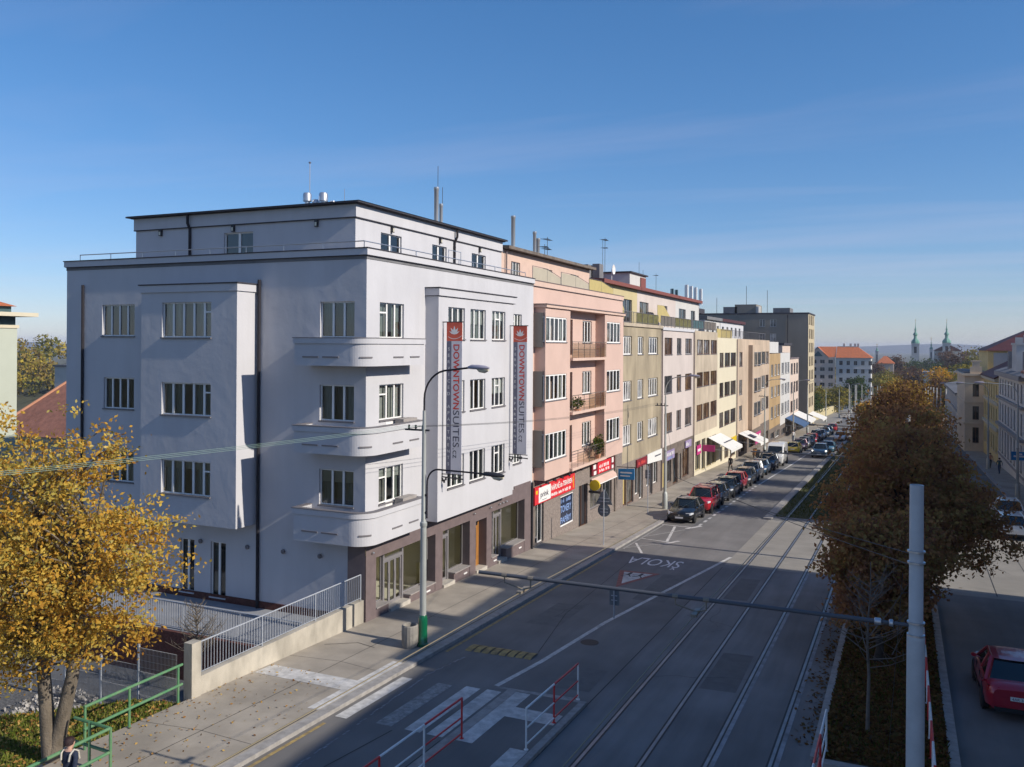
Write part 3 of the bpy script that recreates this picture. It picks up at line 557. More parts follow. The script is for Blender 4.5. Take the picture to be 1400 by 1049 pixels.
# rounded corner balconies
def balcony_path(d, r, x0=-20.98, y1=30.95, n=12):
    """plan line d proud of both fronts, turning the corner on an arc"""
    X, Y = XS+d, YL-d-.25; pts = [(x0, YL), (x0, Y)]
    for k in range(n+1):
        a = -math.pi/2+math.pi/2*k/n; pts.append((X-r+r*math.cos(a), Y+r+r*math.sin(a)))
    return pts+[(X, y1), (XS, y1)]
for zt, zb in ((9.73, 8.7), (6.44, 5.42), (3.33, 2.12)):
    b = MB(); o_, i_ = balcony_path(.68, .75), balcony_path(.54, .61, -20.84, 30.81)
    for z0, z1, pth, q in ((zb, zt-.2, o_, i_), (zt-.2, zt, balcony_path(.73, .8, -21.03, 31.0), i_)):
        n = len(pth)
        for k in range(n-1):
            (ax, ay), (bx_, by_) = pth[k], pth[k+1]; (cx, cy), (dx, dy) = q[k], q[k+1]
            b.face([(ax, ay, z0), (bx_, by_, z0), (bx_, by_, z1), (ax, ay, z1)]); b.face([(dx, dy, z0), (cx, cy, z0), (cx, cy, z1), (dx, dy, z1)])
            b.face([(ax, ay, z1), (bx_, by_, z1), (dx, dy, z1), (cx, cy, z1)]); b.face([(ax, ay, z0), (cx, cy, z0), (dx, dy, z0), (bx_, by_, z0)])
    b.face([(x, y, zb+.004) for x, y in o_]+[(XS, YL, zb+.004)]); b.face([(x, y, zb+.2) for x, y in i_]+[(XS, YL, zb+.2)])
    bal = b.build('balcony', 'white_plaster', b1, smooth=25)
    b = MB(); c0, c1 = balcony_path(.75, .82, -21.05, 31.02), balcony_path(.52, .59, -20.82, 30.79)
    for k in range(len(c0)-1):
        (ax, ay), (bx_, by_), (cx, cy), (dx, dy) = c0[k], c0[k+1], c1[k], c1[k+1]
        b.hexa([(ax, ay, zt+.003), (bx_, by_, zt+.003), (dx, dy, zt+.003), (cx, cy, zt+.003), (ax, ay, zt+.03), (bx_, by_, zt+.03), (dx, dy, zt+.03), (cx, cy, zt+.03)])
    b.build('coping', 'sill', bal)
    b = MB()                     # drainage slots and the dark line under the top band
    zs = zb+(.3 if zb > 3 else .36); Lq, Sq = FY(YL-.93), FX(XS+.68)
    for u in (-20.6, -19.7): b.fbox(Lq, u, u+.72, zs, zs+.055, -.05, .028)
    for u in (28.62, 29.85): b.fbox(Sq, u, u+.72, zs, zs+.055, -.05, .028)
    a0 = R(-62); cxy = (XS+.68-.75, YL-.93+.75)
    for k in range(4):
        t0, t1 = a0+R(9)*k, a0+R(9)*(k+1); P = lambda t, r, z: (cxy[0]+r*math.cos(t), cxy[1]+r*math.sin(t), z)
        b.hexa([P(t0, .72, zs), P(t0, .778, zs), P(t1, .778, zs), P(t1, .72, zs), P(t0, .72, zs+.055), P(t0, .778, zs+.055), P(t1, .778, zs+.055), P(t1, .72, zs+.055)])
    b.build('drain_slot', 'sill', bal)
    if zb < 8:                   # dark planter box behind the parapet end
        b = MB(); b.box(XS+.12, XS+.5, 29.7, 30.75, zt-.1, zt+.14); b.build('planter_box', 'bench_stone', bal)
# balcony door seen over the parapet
for zt in (6.44, 3.33):
    b = MB(); b.fbox(S, 29.2, 30.15, zt-.55, zt+.04, -.1, .01); b.build('door_panel', 'frame_white', b1)
# attic storey, set back
XA, YA, XAL = -20., 29.4, -31.85; SA, LA = FX(XA), FY(YA)
aw = [(31.26, 32.92, 12.9, 14.2), (35.64, 37.04, 12.9, 14.17), (39.71, 41.34, 12.9, 14.17)]; al = [(-26.73, -25.15, 12.9, 14.25)]
b = MB(); b.wall(SA, YA, 43.3, 12.86, 14.56, aw, .16); b.wall(LA, XAL, XA, 12.86, 14.56, al, .16); b.wall(FX(XAL, -1), YA, 43.3, 12.86, 14.56); b.wall(FY(43.3, 1), XAL, XA, 12.86, 15.); b.build('attic_wall', 'white_plaster', b1)
b = MB(); b.box(XAL-.07, XA+.07, YA-.07, 43.3, 14.6, 15.1); b.build('attic_fascia', 'white_plaster', b1)
b = MB(); b.box(XAL-.075, XA+.075, YA-.075, 43.3, 14.562, 14.598); b.box(XAL-.16, XA+.18, YA-.16, 43.4, 15.102, 15.135); b.box(XAL-.32, XA+.32, YA-.32, 43.42, 15.137, 15.19)
b.face([(XAL-.32, YA-.32, 15.205), (XA+.36, YA-.32, 15.205), (-25, 36, 15.6)]); b.face([(XA+.36, YA-.32, 15.205), (XA+.36, 43.42, 15.205), (-25, 36, 15.6)]); b.face([(XA+.36, 43.42, 15.205), (XAL-.32, 43.42, 15.205), (-25, 36, 15.6)]); b.face([(XAL-.32, 43.42, 15.205), (XAL-.32, YA-.32, 15.205), (-25, 36, 15.6)])
b.build('attic_roof', 'coping', b1)
for h in aw: window(b1, SA, *h, n=2, sill=None, mull=.12, curtain=False)
window(b1, LA, *al[0], n=2, sill=None, mull=.12, curtain=False)
for u, fr in ((32.07, SA), (36.33, SA), (40.54, SA), (-30.31, LA), (-26.18, LA), (-21.85, LA)):
    b = MB(); b.fbox(fr, u-.07, u+.07, 14.28, 14.56, .01, .12, 0); b.fbox(fr, u-.045, u+.045, 14.31, 14.46, .12, .13, 1); b.build('wall_lamp', ['black_metal', 'lamp_lens'], b1)
b = MB(); b.tube([(XA+.2, 37.75, 15.1), (XA+.2, 37.75, 14.75), (XA+.06, 37.75, 14.45), (XA+.06, 37.75, 12.86)], .06, 8); b.build('downpipe', 'dark_pipe', b1, smooth=40)
b = MB(); b.tube([(-28.6, YA-.2, 15.1), (-28.6, YA-.2, 14.75), (-28.6, YA-.06, 14.5), (-28.6, YA-.06, 12.86)], .06, 8); b.build('downpipe', 'dark_pipe', b1, smooth=40)
b = MB(); b.tube([(-33.22, YL-.07, 12.05), (-33.22, YL-.07, -.9)], .06, 8); b.build('downpipe', 'dark_pipe', b1, smooth=40)
b = MB(); b.tube([(-23.4, YL-.07, 12.05), (-23.4, YL-.07, -1.)], .065, 8); b.build('downpipe', 'dark_pipe', b1, smooth=40)
b = MB(); b.tube([(XS+.08, 43.85, 2.1), (XS+.08, 43.85, -1.5)], .055, 8); b.build('downpipe', 'dark_pipe', b1, smooth=40)
b = MB()                          # terrace handrail
for (p, q) in (((-33.9, 28.15, 12.86), (-18.75, 28.15, 12.86)), ((-18.75, 28.15, 12.86), (-18.75, 43.7, 12.86))):
    p, q = Vector(p), Vector(q); up = Vector((0, 0, .58)); b.tube([p+up, q+up], .022, 6); n = 8
    for k in range(n+1):
        a = p.lerp(q, k/n); b.tube([a, a+up], .018, 5)
for y, s in ((35., 1), (36.2, 1), (37.5, .6)): b.tube([(-18.8, y, 12.86), (-18.8, y, 12.86+.95*s)], .016, 5)
b.tube([(-18.8, 35., 13.8), (-18.8, 36.2, 13.8)], .016, 5)
b.build('roof_railing', 'steel', b1, smooth=40)
for u in (-26.38, -23.94, -22.16, -20.42):
    b = MB(); fr = L; b.lathe((u, YL-.02, 1.37), [(.09, 0), (.09, -.06), (.03, -.1)], 12, 0, 'y'); b.build('wall_vent', 'sill', b1, smooth=40)
# roof stacks
for x, y, z, r, h in ((-25.75, 33, 15.7, .24, .25), (-25.1, 33, 15.6, .2, .95), (-24.75, 33.2, 15.6, .18, .65), (-24.2, 33., 15.6, .21, .9), (-23.9, 33.3, 15.6, .15, .55)):
    b = MB(); b.lathe((x, y, z-.3), [(r*.6, 0), (r*.6, h-.2), (r, h-.18), (r, h+.12), (r*.8, h+.2), (0, h+.22)], 14); b.build('ventilation_cowl', 'steel', b1, smooth=40)
b = MB(); b.tube([(-25.04, 33.1, 15.4), (-25.04, 33.1, 17.9)], .022, 6); b.lathe((-25.04, 33.1, 17.86), [(0, -.07), (.07, 0), (0, .07)], 8); b.build('lightning_rod', 'steel', b1)
b = MB(); b.tube([(-23.4, 33.5, 15.4), (-23.4, 33.5, 16.6)], .015, 5); b.build('lightning_rod', 'steel', b1)
for y, zt, r in ((43.2, 18.35, .13), (43.75, 17.5, .1)):
    b = MB(); b.lathe((-24, y, 15.), [(r, 0), (r, zt-15.2), (r*1.2, zt-15.15), (r*1.2, zt-15)], 12); b.build('chimney_flue', 'steel', b1, smooth=40)
for y, zt in ((43.55, 19.6), (44.1, 18.5)):
    b = MB(); b.tube([(-24.1, y, 15), (-24.1, y, zt)], .016, 5); b.build('antenna_mast', 'wire', b1)

# brown stone shopfront: z top of each opening, then ground line
SF = FX(XS+.05)
gl = lambda y: gz(y)+.12
ops = [(28.5, 33.15, 1.37), (33.8, 36.42, 1.36), (37.05, 38.22, 1.2), (38.78, 42.86, 1.36)]
b = MB(); b.wall(SF, YL, YE1-.3, -1.95, 2.06, [(a, c, gl((a+c)/2)-.05, t) for a, c, t in ops], .5)
b.wall(FY(YL-.03), XS-.75, XS+.05, -1.6, 2.06); b.box(XS, XS+.05, 41.5, YE1-.3, 2.062, 2.2)
for u0, u1, k in ((28.5, 29.45, .34), (31., 33.15, .3), (34.9, 36.42, .42), (38.78, 39.5, .4), (40.55, 42.86, .55)):    # parapets under the shop windows
    z = gl(u0); b.fbox(SF, u0+.003, u1-.003, z-.4, z+k, -.62, -.02)
sf = b.build('shopfront', 'brown_clad', b1)
for u0, u1, k in ((28.5, 29.45, .34), (31., 33.15, .3), (34.9, 36.42, .42), (38.78, 39.5, .4), (40.55, 42.86, .55)):
    b = MB(); b.fbox(SF, u0+.006, u1-.006, gl(u0)+k+.002, gl(u0)+k+.045, -.6, .05); b.build('stone_ledge', 'bench_stone', sf)
for u0, u1 in ((29.47, 30.98), (33.82, 34.88), (37.07, 38.2), (39.52, 40.53)):
    b = MB(); b.fbox(SF, u0, u1, gl(u1)-.2, gl(u0)+.13, -.62, .06); b.build('doorstep', 'step_stone', sf)
def shop_unit(u0, u1, zt, panes, door):
    e = -.42
    for a, c, k in panes:
        z0 = gl(a)+k; b = MB()
        for q in ((a, a+.04, z0, zt), (c-.04, c, z0, zt), (a+.04, c-.04, zt-.05, zt), (a+.04, c-.04, z0, z0+.05)): b.fbox(SF, *q, e, e+.05)
        fr = b.build('shop_window', 'alu', sf)
        b = MB(); b.fquad(SF, a+.02, c-.02, gl(a)+k+.02, zt-.02, e+.02); b.build('pane', 'shopglass', fr)
    if door:
        a, c, lv = door; z0 = gl(a)+.13; b = MB()
        for q in ((a, a+.1, z0, zt), (c-.1, c, z0, zt), (a+.1, c-.1, zt-.42, zt-.3), (a+.1, c-.1, zt-.09, zt)): b.fbox(SF, *q, e, e+.13)
        xs = np.linspace(a+.1, c-.1, lv+1)
        for p, q in zip(xs[:-1], xs[1:]):
            for r in ((p+.005, p+.07, z0, zt-.42), (q-.07, q-.005, z0, zt-.42), (p+.07, q-.07, z0, z0+.12), (p+.07, q-.07, zt-.5, zt-.42)): b.fbox(SF, *r, e+.02, e+.07)
            b.tube([SF.p(q-.1, z0+.85, e+.11), SF.p(q-.1, z0+1.25, e+.11)], .014, 6)
        dr = b.build('shop_door', 'alu', sf); b = MB(); b.fquad(SF, a+.05, c-.05, z0+.05, zt-.04, e+.045); b.build('pane', 'shopglass', dr)
    b = MB(); zf = gl(u1)+.1                                  # the lit room behind
    P = SF.p; d0, d1 = e-.02, -5.2; za, zc = zf, zt+.25; ua, uc = u0-.2, u1+.25
    b.face([P(ua, za, d1), P(uc, za, d1), P(uc, zc, d1), P(ua, zc, d1)]); b.face([P(ua, za, d0), P(ua, za, d1), P(ua, zc, d1), P(ua, zc, d0)]); b.face([P(uc, za, d0), P(uc, za, d1), P(uc, zc, d1), P(uc, zc, d0)])
    b.face([P(ua, zc, d0), P(uc, zc, d0), P(uc, zc, d1), P(ua, zc, d1)]); b.face([P(ua, za, d0), P(uc, za, d0), P(uc, za, d1), P(ua, za, d1)], 1)
    b.fbox(SF, ua+.5, ua+.9, za+.02, zc-.3, -3.4, -2.6); b.fbox(SF, (ua+uc)/2-.1, (ua+uc)/2+.9, za+.02, za+1.05, -4.4, -3.9)
    b.build('shop_interior', ['shoproom', 'shopfloor'], sf)
shop_unit(28.5, 33.15, 1.37, [(28.52, 29.42, .4), (31.0, 33.13, .36)], (29.45, 30.98, 3)); shop_unit(33.8, 36.42, 1.36, [(34.92, 36.4, .48)], (33.83, 34.88, 2)); shop_unit(38.78, 42.86, 1.36, [(38.8, 39.5, .46), (40.55, 42.84, .6)], (39.52, 40.53, 2))
b = MB(); z0 = gl(38.2)+.13; e = -.42
b.fbox(SF, 37.06, 38.21, z0, 1.19, e-.06, e); dr = b.build('entrance_door', 'oak', sf)
for q in ((37.35, 37.52, z0+.35, .7), (37.72, 37.9, z0+.35, .7), (37.2, 38.05, .83, 1.08)): b = MB(); b.fbox(SF, *q, e+.001, e+.012); b.build('pane', 'car_glass', dr)
b = MB(); b.tube([SF.p(37.2, z0+.8, e+.05), SF.p(37.2, z0+1.2, e+.05)], .02, 6); b.build('handle', 'steel', dr)
for u, k in ((32.55, .12), (36.0, .2), (42.3, .3), (39.2, .2)):
    b = MB(); b.fbox(SF, u-.16, u+.16, gl(u)+k, gl(u)+k+.06, -.02, .012); b.build('name_plate', 'white_rail', sf)
b = MB(); b.fbox(SF, 32.35, 33.0, gl(32)+.42, gl(32)+1.35, -.32, -.28); b.build('notice_frame', 'chrome', sf)
for u in (28.2, 32.0, 36.8, 38.55, 39.6, 40.0, 40.4):
    b = MB(); z = 1.62; b.lathe(SF.p(u, z, 0), [(.045, 0), (.045, .09), (.02, .12)], 8, 0, 'x'); b.build('spot_lamp', 'steel', sf)
for k in range(5):                                             # chevrons stuck on the display window
    b = MB(); z = gl(38.8)+.75+k*.27; b.hexa([SF.p(38.85, z, -.4), SF.p(39.45, z+.22, -.4), SF.p(39.45, z+.22, -.405), SF.p(38.85, z, -.405), SF.p(38.85, z+.12, -.4), SF.p(39.45, z+.34, -.4), SF.p(39.45, z+.34, -.405), SF.p(38.85, z+.12, -.405)]); b.build('window_sticker', 'white_rail', sf)

# banners hanging square to the front
def banner(y, label, zb):
    t = thing('hanging_banner', (xb, y, 10.46), label, 'banner', 'banners on the corner house')
    zt = 10.45; x0, x1 = -17.57, -16.84; xm = -17.34
    b = MB(); b.box(x0, xm, y-.008, y+.008, zb, zt-.78, 0); b.box(xm, x1, y-.008, y+.008, zb, zt-.78, 1); b.build('banner_cloth', ['banner_dark', 'banner_grey'], t)
    b = MB(); b.box(x0, x1, y-.009, y+.009, zt-.778, zt, 0); b.build('banner_head', 'banner_red', t)
    b = MB(); cx, cz, F = (x0+x1)/2, zt-.33, y-.012         # five-pointed flame emblem and arc
    for a, l, w_ in ((0, .25, .075), (-32, .23, .07), (32, .23, .07), (-62, .2, .06), (62, .2, .06)):
        a = R(a); d = (math.sin(a), math.cos(a)); n = (math.cos(a), -math.sin(a)); z0 = cz-.17
        b.face([(cx, F, z0), (cx+d[0]*l*.55+n[0]*w_, F-.001*abs(a), z0+d[1]*l*.55+n[1]*w_*.6+.0), (cx+d[0]*l*1.45, F-.001*abs(a), z0+d[1]*l*1.45), (cx+d[0]*l*.55-n[0]*w_, F-.001*abs(a), z0+d[1]*l*.55-n[1]*w_*.6)])
    for k in range(10):
        a0, a1 = -.3+.065*k, -.3+.065*(k+1); q = lambda u: zt-.70+1.1*u*u
        b.face([(cx+a0, F, q(a0)), (cx+a1, F, q(a1)), (cx+a1, F, q(a1)+.022), (cx+a0, F, q(a0)+.022)])
    b.build('emblem', 'ink_white', t)
    dn, rt = (0, 0, -1), (1, 0, 0)
    text(t, 'lettering', 'DOWNTOWN', 'ink_red', (xm+.09, y-.009, zt-.92), dn, rt, height=.29, width=2.72, bold=.02)
    text(t, 'lettering', 'SUITES', 'ink_dark', (xm+.09, y-.009, zt-3.68), dn, rt, height=.29, width=1.55)
    text(t, 'lettering', '.cz', 'ink_dark', (xm+.09, y-.009, zt-5.27), dn, rt, height=.17, width=.42)
    words = 'SERVICED APARTMENTS'; zz = zt-1.05
    for ch in words:
        if ch != ' ': text(t, 'lettering', ch, 'ink_white', (-17.455, y-.009, zz-.13), (1, 0, 0), (0, 0, 1), height=.13, align='CENTER')
        zz -= .268
    b = MB()
    for z in (zt+.02, zb-.03): b.tube([(xb, y, z), (x1+.06, y, z)], .022, 6)
    b.tube([(xb+.05, y, zt+.02), (xb+.05, y, zb-.35)], .01, 5); b.tube([(xb, y, zb-.15), (x1+.08, y+.0, zb-.2)], .03, 6); b.lathe((-17.15, y, zb-.18), [(.07, -.07), (.07, .07)], 8, 0, 'x')
    for x, z in ((xb+.03, zb-.28), (xb+.2, zb-.22), (xb+.12, zb-.33)): b.box(x-.03, x+.03, y-.03, y+.03, z-.07, z+.07)
    b.build('bracket', 'black_metal', t, smooth=40)
banner(32.6, 'red and grey vertical hotel banner nearest the rounded balconies', 4.1); banner(39.5, 'red and grey vertical hotel banner nearest the pink house', 4.17)

# concrete wall and railing along the pavement, terrace railing
cwl = thing('boundary_wall', (-18.47, 23, gz(23)), 'pale concrete boundary wall with steel railing and end pillar beside the corner house', 'wall')
b = MB(); b.box(-18.62, -18.4, 19.4, 27.0, -2.9, -.06); b.box(-18.62, -18.4, 27.14, YL-.06, -2.9, -.06); b.build('wall_panel', 'concrete', cwl)
b = MB(); b.box(-18.66, -18.36, 19.02, 19.38, -2.9, .98); b.build('pillar', 'concrete', cwl)
b = MB(); railing(b, (-18.5, 19.42, -.06), (-18.5, YL-.12, -.06), .95, .125, .011, 2.75); b.build('railing', 'rail_grey', cwl)
tr_ = thing('terrace_railing', (-27, 24.4, -1.), 'grey steel bar railing along the edge of the raised terrace', 'railing')
b = MB(); railing(b, (-34.6, 24.42, -1.), (-18.7, 24.42, -1.), 1.0, .115, .012, 2.6); b.build('bars', 'rail_grey', tr_)
# stepped welded-mesh fence running down the court
tops = [(-18.66, -20.1, .72), (-20.16, -21.6, .2), (-21.66, -23.1, -.3), (-23.16, -24.6, -.75), (-24.66, -26.1, -1.2), (-26.16, -27.6, -1.6)]
for i, (a, c, z) in enumerate(tops):
    t = thing('mesh_fence_panel', (c, 18.75, -1.), ['silver welded mesh fence panel touching the concrete pillar', 'second mesh panel down from the concrete pillar, beside a taller post', 'third mesh panel down the stepped fence behind the yellow tree', 'fourth mesh panel of the stepped fence, by the tree trunk', 'fifth mesh panel of the stepped fence, left of the tree trunk', 'lowest mesh panel at the far end of the stepped fence'][i], 'fence', 'stepped mesh fence panels')
    b = MB(); n = int((a-c)/.05)
    for k in range(n+1):
        x = c+(a-c)*k/n; b.box(x-.0045, x+.0045, 18.7455, 18.7545, z-1.35, z)
    for zz in np.arange(z-1.35, z+.01, .2): b.box(c, a, 18.742, 18.747, zz-.004, zz+.004)
    for zz in (z, z-.68, z-1.35):
        for k in range(n): x = c+(a-c)*k/n; b.tube([(x, 18.75, zz), (x+.025, 18.72, zz+.02), (x+.05, 18.75, zz)], .006, 4)
    b.build('wire_mesh', 'steel', t)
    b = MB(); b.box(c-.035, c+.025, 18.72, 18.78, z-1.9, z+.1); b.build('post', 'rail_grey', t)
scatter('pebbles', 900, lambda n: (rng.choice([-19.6, -23.2], n)+rng.normal(0, .7, n).clip(-.85, 1.), rng.uniform(17.2, 19.35, n), -1.28+rng.uniform(0, .05, n)), .085, mat('white pebbles', (.48, .46, .44), .9, 3, .5), 1.)
# green pipe railings at the lawn edge
gr = thing('green_railing', (-18.5, 17., gz(17)), 'worn green pipe railing along the lawn edge beside the pavement', 'railing')
def pipe_rail(parent, pts, h=1.1, mid=.55, posts=None, m='green_paint'):
    for (p, q) in zip(pts[:-1], pts[1:]):
        b = MB()
        for hh in (h, mid): b.tube([(p[0], p[1], gz(p[1])+hh+.08), (q[0], q[1], gz(q[1])+hh+.08)], .038, 8)
        b.build('rail', m, parent, smooth=40)
    for p in posts or pts:
        b = MB(); b.tube([(p[0], p[1], gz(p[1])), (p[0], p[1], gz(p[1])+h+.1)], .034, 8); b.build('post', m, parent, smooth=40)
pipe_rail(gr, [(-18.45, 18.75), (-18.2, 15.3)], posts=[(-18.45, 18.6), (-18.33, 16.8), (-18.22, 15.35)])
gr2 = thing('green_railing', (-17, 14.3, gz(14)), 'green and pinkish pipe railing turning a corner behind the dark haired person', 'railing')
pipe_rail(gr2, [(-17.85, 14.75), (-16.62, 14.68), (-16.45, 12.4)], posts=[(-17.3, 14.7), (-16.6, 14.68), (-16.45, 12.4)])
# ================================================================ THE REST OF THE LEFT ROW
W = -18.5; FW = FX(W)
b2 = thing('apartment_house', (-25, 52.5, gz(52.5)), 'pink apartment house with two window bays and a column of recessed balconies', 'apartment house')
P0, P1 = 44., 60.9; XB2 = -17.85; FB = FX(XB2)
r2 = [(3.15, 4.67), (6.46, 7.9), (9.71, 11.1)]
rec = [(52.32, 54.07, a, b) for a, b in r2]; drs = [(49.9, 50.5, a-.75, b) for a, b in r2]; bl = [(44.5, 47.75, a, b) for a, b in r2]; br = [(55.28, 58.24, a, b) for a, b in r2]; sd = [(-18.42, -17.9, a, b) for a, b in r2]
b = MB(); b.wall(FW, P0, P1, 1.7, 13.1, [*rec, *drs], .16); b.wall(FY(P1, 1), -31, W, -4, 13.1); b.wall(FY(P0), -31, W, 12.7, 13.1); b.wall(FX(-31, -1), P0, P1, -5, 13.1)
b.build('wall', 'pink', b2)
for nm, a, c, wins, side in (('window_bay', 44.42, 48.32, bl, True), ('window_bay', 54.83, 58.97, br, False)):
    b = MB(); b.wall(FB, a, c, 2.12, 11.6, wins, .1); b.wall(FY(a), W, XB2, 2.12, 11.6, sd if side else (), .1); b.wall(FY(c, 1), W, XB2, 2.12, 11.6); b.face([(W, a, 2.12), (XB2, a, 2.12), (XB2, c, 2.12), (W, c, 2.12)]); b.build(nm, 'pink', b2)
    for h in wins: window(b2, FB, *h, n=5 if side else 4, depth=.08, mull=.13, bar=.08, sd=.05)
    if side:
        for h in sd: window(b2, FY(a), *h, n=2, depth=.05, bar=.07, mull=.09, sd=.04, near=False, glass='pane')
b = MB(); b.box(W, XB2+.12, 44.3, 59.1, 11.6, 11.75); b.build('cornice', 'pink_trim', b2)
b = MB(); b.box(W, XB2+.17, 44.25, 59.15, 11.753, 11.8); b.build('coping', 'brown_clad', b2)
b = MB(); b.box(W-.1, W+.08, P0+.1, P1, 12.78, 13.06); b.build('parapet_band', 'pink_trim', b2)
b = MB(); b.box(W-.12, W+.11, P0+.13, P1, 13.062, 13.1); b.box(W, W+.085, P0+.1, P1, 12.755, 12.777); b.build('coping', 'brown_clad', b2)
for h in rec: window(b2, FW, *h, n=3, mull=.12, bar=.07)
for h in drs: window(b2, FW, *h, n=1, frame='frame_brown', sill=None, curtain=False)
plants = [(8.62, False), (5.45, True), (2.15, True)]
for z, pl_ in plants:
    b = MB(); b.box(W, XB2+.18, 48.33, 54.82, z, z+.16); sl = b.build('balcony', 'pink_trim', b2)
    b = MB(); x = XB2+.12
    b.tube([(x, 48.4, z+1.12), (x, 54.75, z+1.12)], .02, 5)
    for y in np.arange(48.4, 54.8, 1.05): b.tube([(x, y, z+.16), (x, y, z+1.12)], .016, 5)
    for zz in np.arange(z+.3, z+1.1, .16): b.tube([(x, 48.4, zz), (x, 54.75, zz)], .006, 4)
    b.build('balcony_railing', 'screen_grey', sl)
    b = MB(); b.fquad(FX(x-.015), 51.4 if z < 8 else 48.5, 54.7, z+.2, z+1.05, 0); b.build('railing_mesh', 'smoked', sl)
# attic of the pink house
b = MB(); aw2 = [(44.6, 45.84, 12.9, 14.2), (49.26, 50.84, 12.9, 14.18), (54.11, 55.67, 12.9, 14.2)]
b.wall(FX(-20), 43.3, 57.9, 12.7, 14.75, aw2, .14); b.wall(FY(57.9, 1), -30, -20, 12.7, 15); b.wall(FY(43.31), -30, -20, 12.7, 14.9); b.build('attic_wall', 'pink_trim', b2)
b = MB(); b.hexa([(-30, 43.42, 14.9), (-19.6, 43.42, 14.78), (-19.6, 58.2, 14.78), (-30, 58.2, 14.9), (-30, 43.42, 15.4), (-19.6, 43.42, 14.95), (-19.6, 58.2, 14.95), (-30, 58.2, 15.4)]); b.build('attic_roof', 'grime', b2)
b = MB(); b.box(-31, W-.1, P0, P1, 12.5, 12.72); b.build('terrace_roof', 'roof_felt', b2)
for h in aw2: window(b2, FX(-20), *h, n=3, sill=None, near=False, glass='pane')
b = MB(); b.tube([(-19.9, 43.75, 14.8), (-19.9, 43.75, 12.8)], .045, 6); b.build('downpipe', 'brown_clad', b2)
for y0_, y1_, m_ in ((44.6, 48.9, 'screen'), (49., 54., 'screen'), (54.1, 59.2, 'screen_yellow')):
    ym_ = (y0_+y1_)/2; b = MB()
    for a, c, za, zc in ((y0_, ym_, 13.9, 13.9), (ym_, y1_, 13.9, 13.55)):
        b.hexa([(-18.72, a+.02, 13.12), (-18.69, a+.02, 13.12), (-18.69, c-.02, 13.12), (-18.72, c-.02, 13.12), (-18.72, a+.02, za-.05), (-18.69, a+.02, za-.05), (-18.69, c-.02, zc-.05), (-18.72, c-.02, zc-.05)])
    s_ = b.build('terrace_screen', m_, b2); b = MB()
    for a, z in ((y0_, 13.9), (ym_, 13.9), (y1_, 13.55)): b.tube([(-18.7, a, 13.1), (-18.7, a, z)], .02, 5)
    b.tube([(-18.7, y0_, 13.9), (-18.7, ym_, 13.9), (-18.7, y1_, 13.55)], .016, 5); b.build('frame', 'sill', s_)
for y, zt, r in ((53.8, 18.2, .14), (57.55, 17.6, .12), (58.2, 17.2, .13)):
    b = MB(); b.lathe((-24, y, 14.9), [(r, 0), (r, zt-15.1), (r*1.2, zt-15.05), (r*1.2, zt-14.9)], 10); b.build('chimney_flue', 'steel', b2, smooth=40)
b = MB(); b.box(-24.4, -23.6, 53.2, 54.6, 15., 15.75); b.build('chimney_stack', 'brick', b2)
def yagi(parent, x, y, z0, z1, bars=((.9, 1.3), (.55, 1.)), thin=.02):
    b = MB(); b.tube([(x, y, z0), (x, y, z1)], thin, 5)
    for k, (dz, l) in enumerate(bars):
        z = z1-.2-k*.7; b.tube([(x, y-l/2, z), (x, y+l/2, z)], .018, 4)
        for j in range(7):
            yy = y-l/2+l*j/6; s = .32-.025*j; b.tube([(x-s, yy, z), (x+s, yy, z)], .012, 4)
    return b.build('television_antenna', 'wire', parent)
yagi(b2, -24, 60., 15, 17.5); yagi(b2, -23, 57, 15, 16.6, ((.4, .8),))
b = MB(); b.box(W-.02, W+.04, 43.75, 61, -2.6, 2.12)
fb = MB(); ops2 = [(44.62, 45.9, -1.5, .74), (46.0, 46.0+.001, 0, .001), (48.56, 50.8, -1.25, .56), (51.74, 53.4, -1.95, .73), (53.9, 56.3, -1.15, .44), (56.5, 58.5, -1.4, .44)]
ops2 = [o for o in ops2 if o[1]-o[0] > .1]; SB2 = FX(W+.02)
fb.wall(SB2, P0, 60.9, -2.6, 2.11, ops2, .3); s2 = fb.build('shopfront', 'stone_base', b2)
fb = MB(); fb.box(W-.3, W+.05, P0, 44.5, -2.5, 2.0); fb.build('pilaster', 'grime', s2); fb = MB(); fb.box(W-.1, W+.1, 59.0, 59.3, -2.6, 1.98); fb.build('pilaster', 'grime', s2)
def simple_shop(parent, fr, u0, u1, z0, z1, n=2, m='alu', glass='pane', e=-.2, door=False):
    b = MB(); b.fbox(fr, u0, u1, z1-.07, z1, e, e+.06); b.fbox(fr, u0, u1, z0, z0+.07, e, e+.06)
    for k in range(n+1):
        u = u0+(u1-u0)*k/n; a = max(u0, u-.04); c = min(u1, u+.04); b.fbox(fr, a, c, z0+.07, z1-.07, e, e+.058)
    f = b.build('shop_door' if door else 'shop_window', m, parent); b = MB(); b.fquad(fr, u0, u1, z0, z1, e+.02); b.build('pane', glass, f); return f
simple_shop(s2, SB2, 44.62, 45.3, -1.2, .74, 1, 'sill'); simple_shop(s2, SB2, 45.3, 45.9, -1.5, .74, 1, 'frame_white', door=True)
simple_shop(s2, SB2, 48.56, 50.8, -1.25, .56, 1, 'frame_white', 'sign_navy', -.1); simple_shop(s2, SB2, 51.74, 53.4, -1.95, .73, 2, 'frame_brown', 'black_metal', door=True)
simple_shop(s2, SB2, 53.9, 56.3, -1.15, .44, 2); simple_shop(s2, SB2, 56.5, 58.5, -1.4, .44, 2)
Yv, Zv = (0, 1, 0), (0, 0, 1)
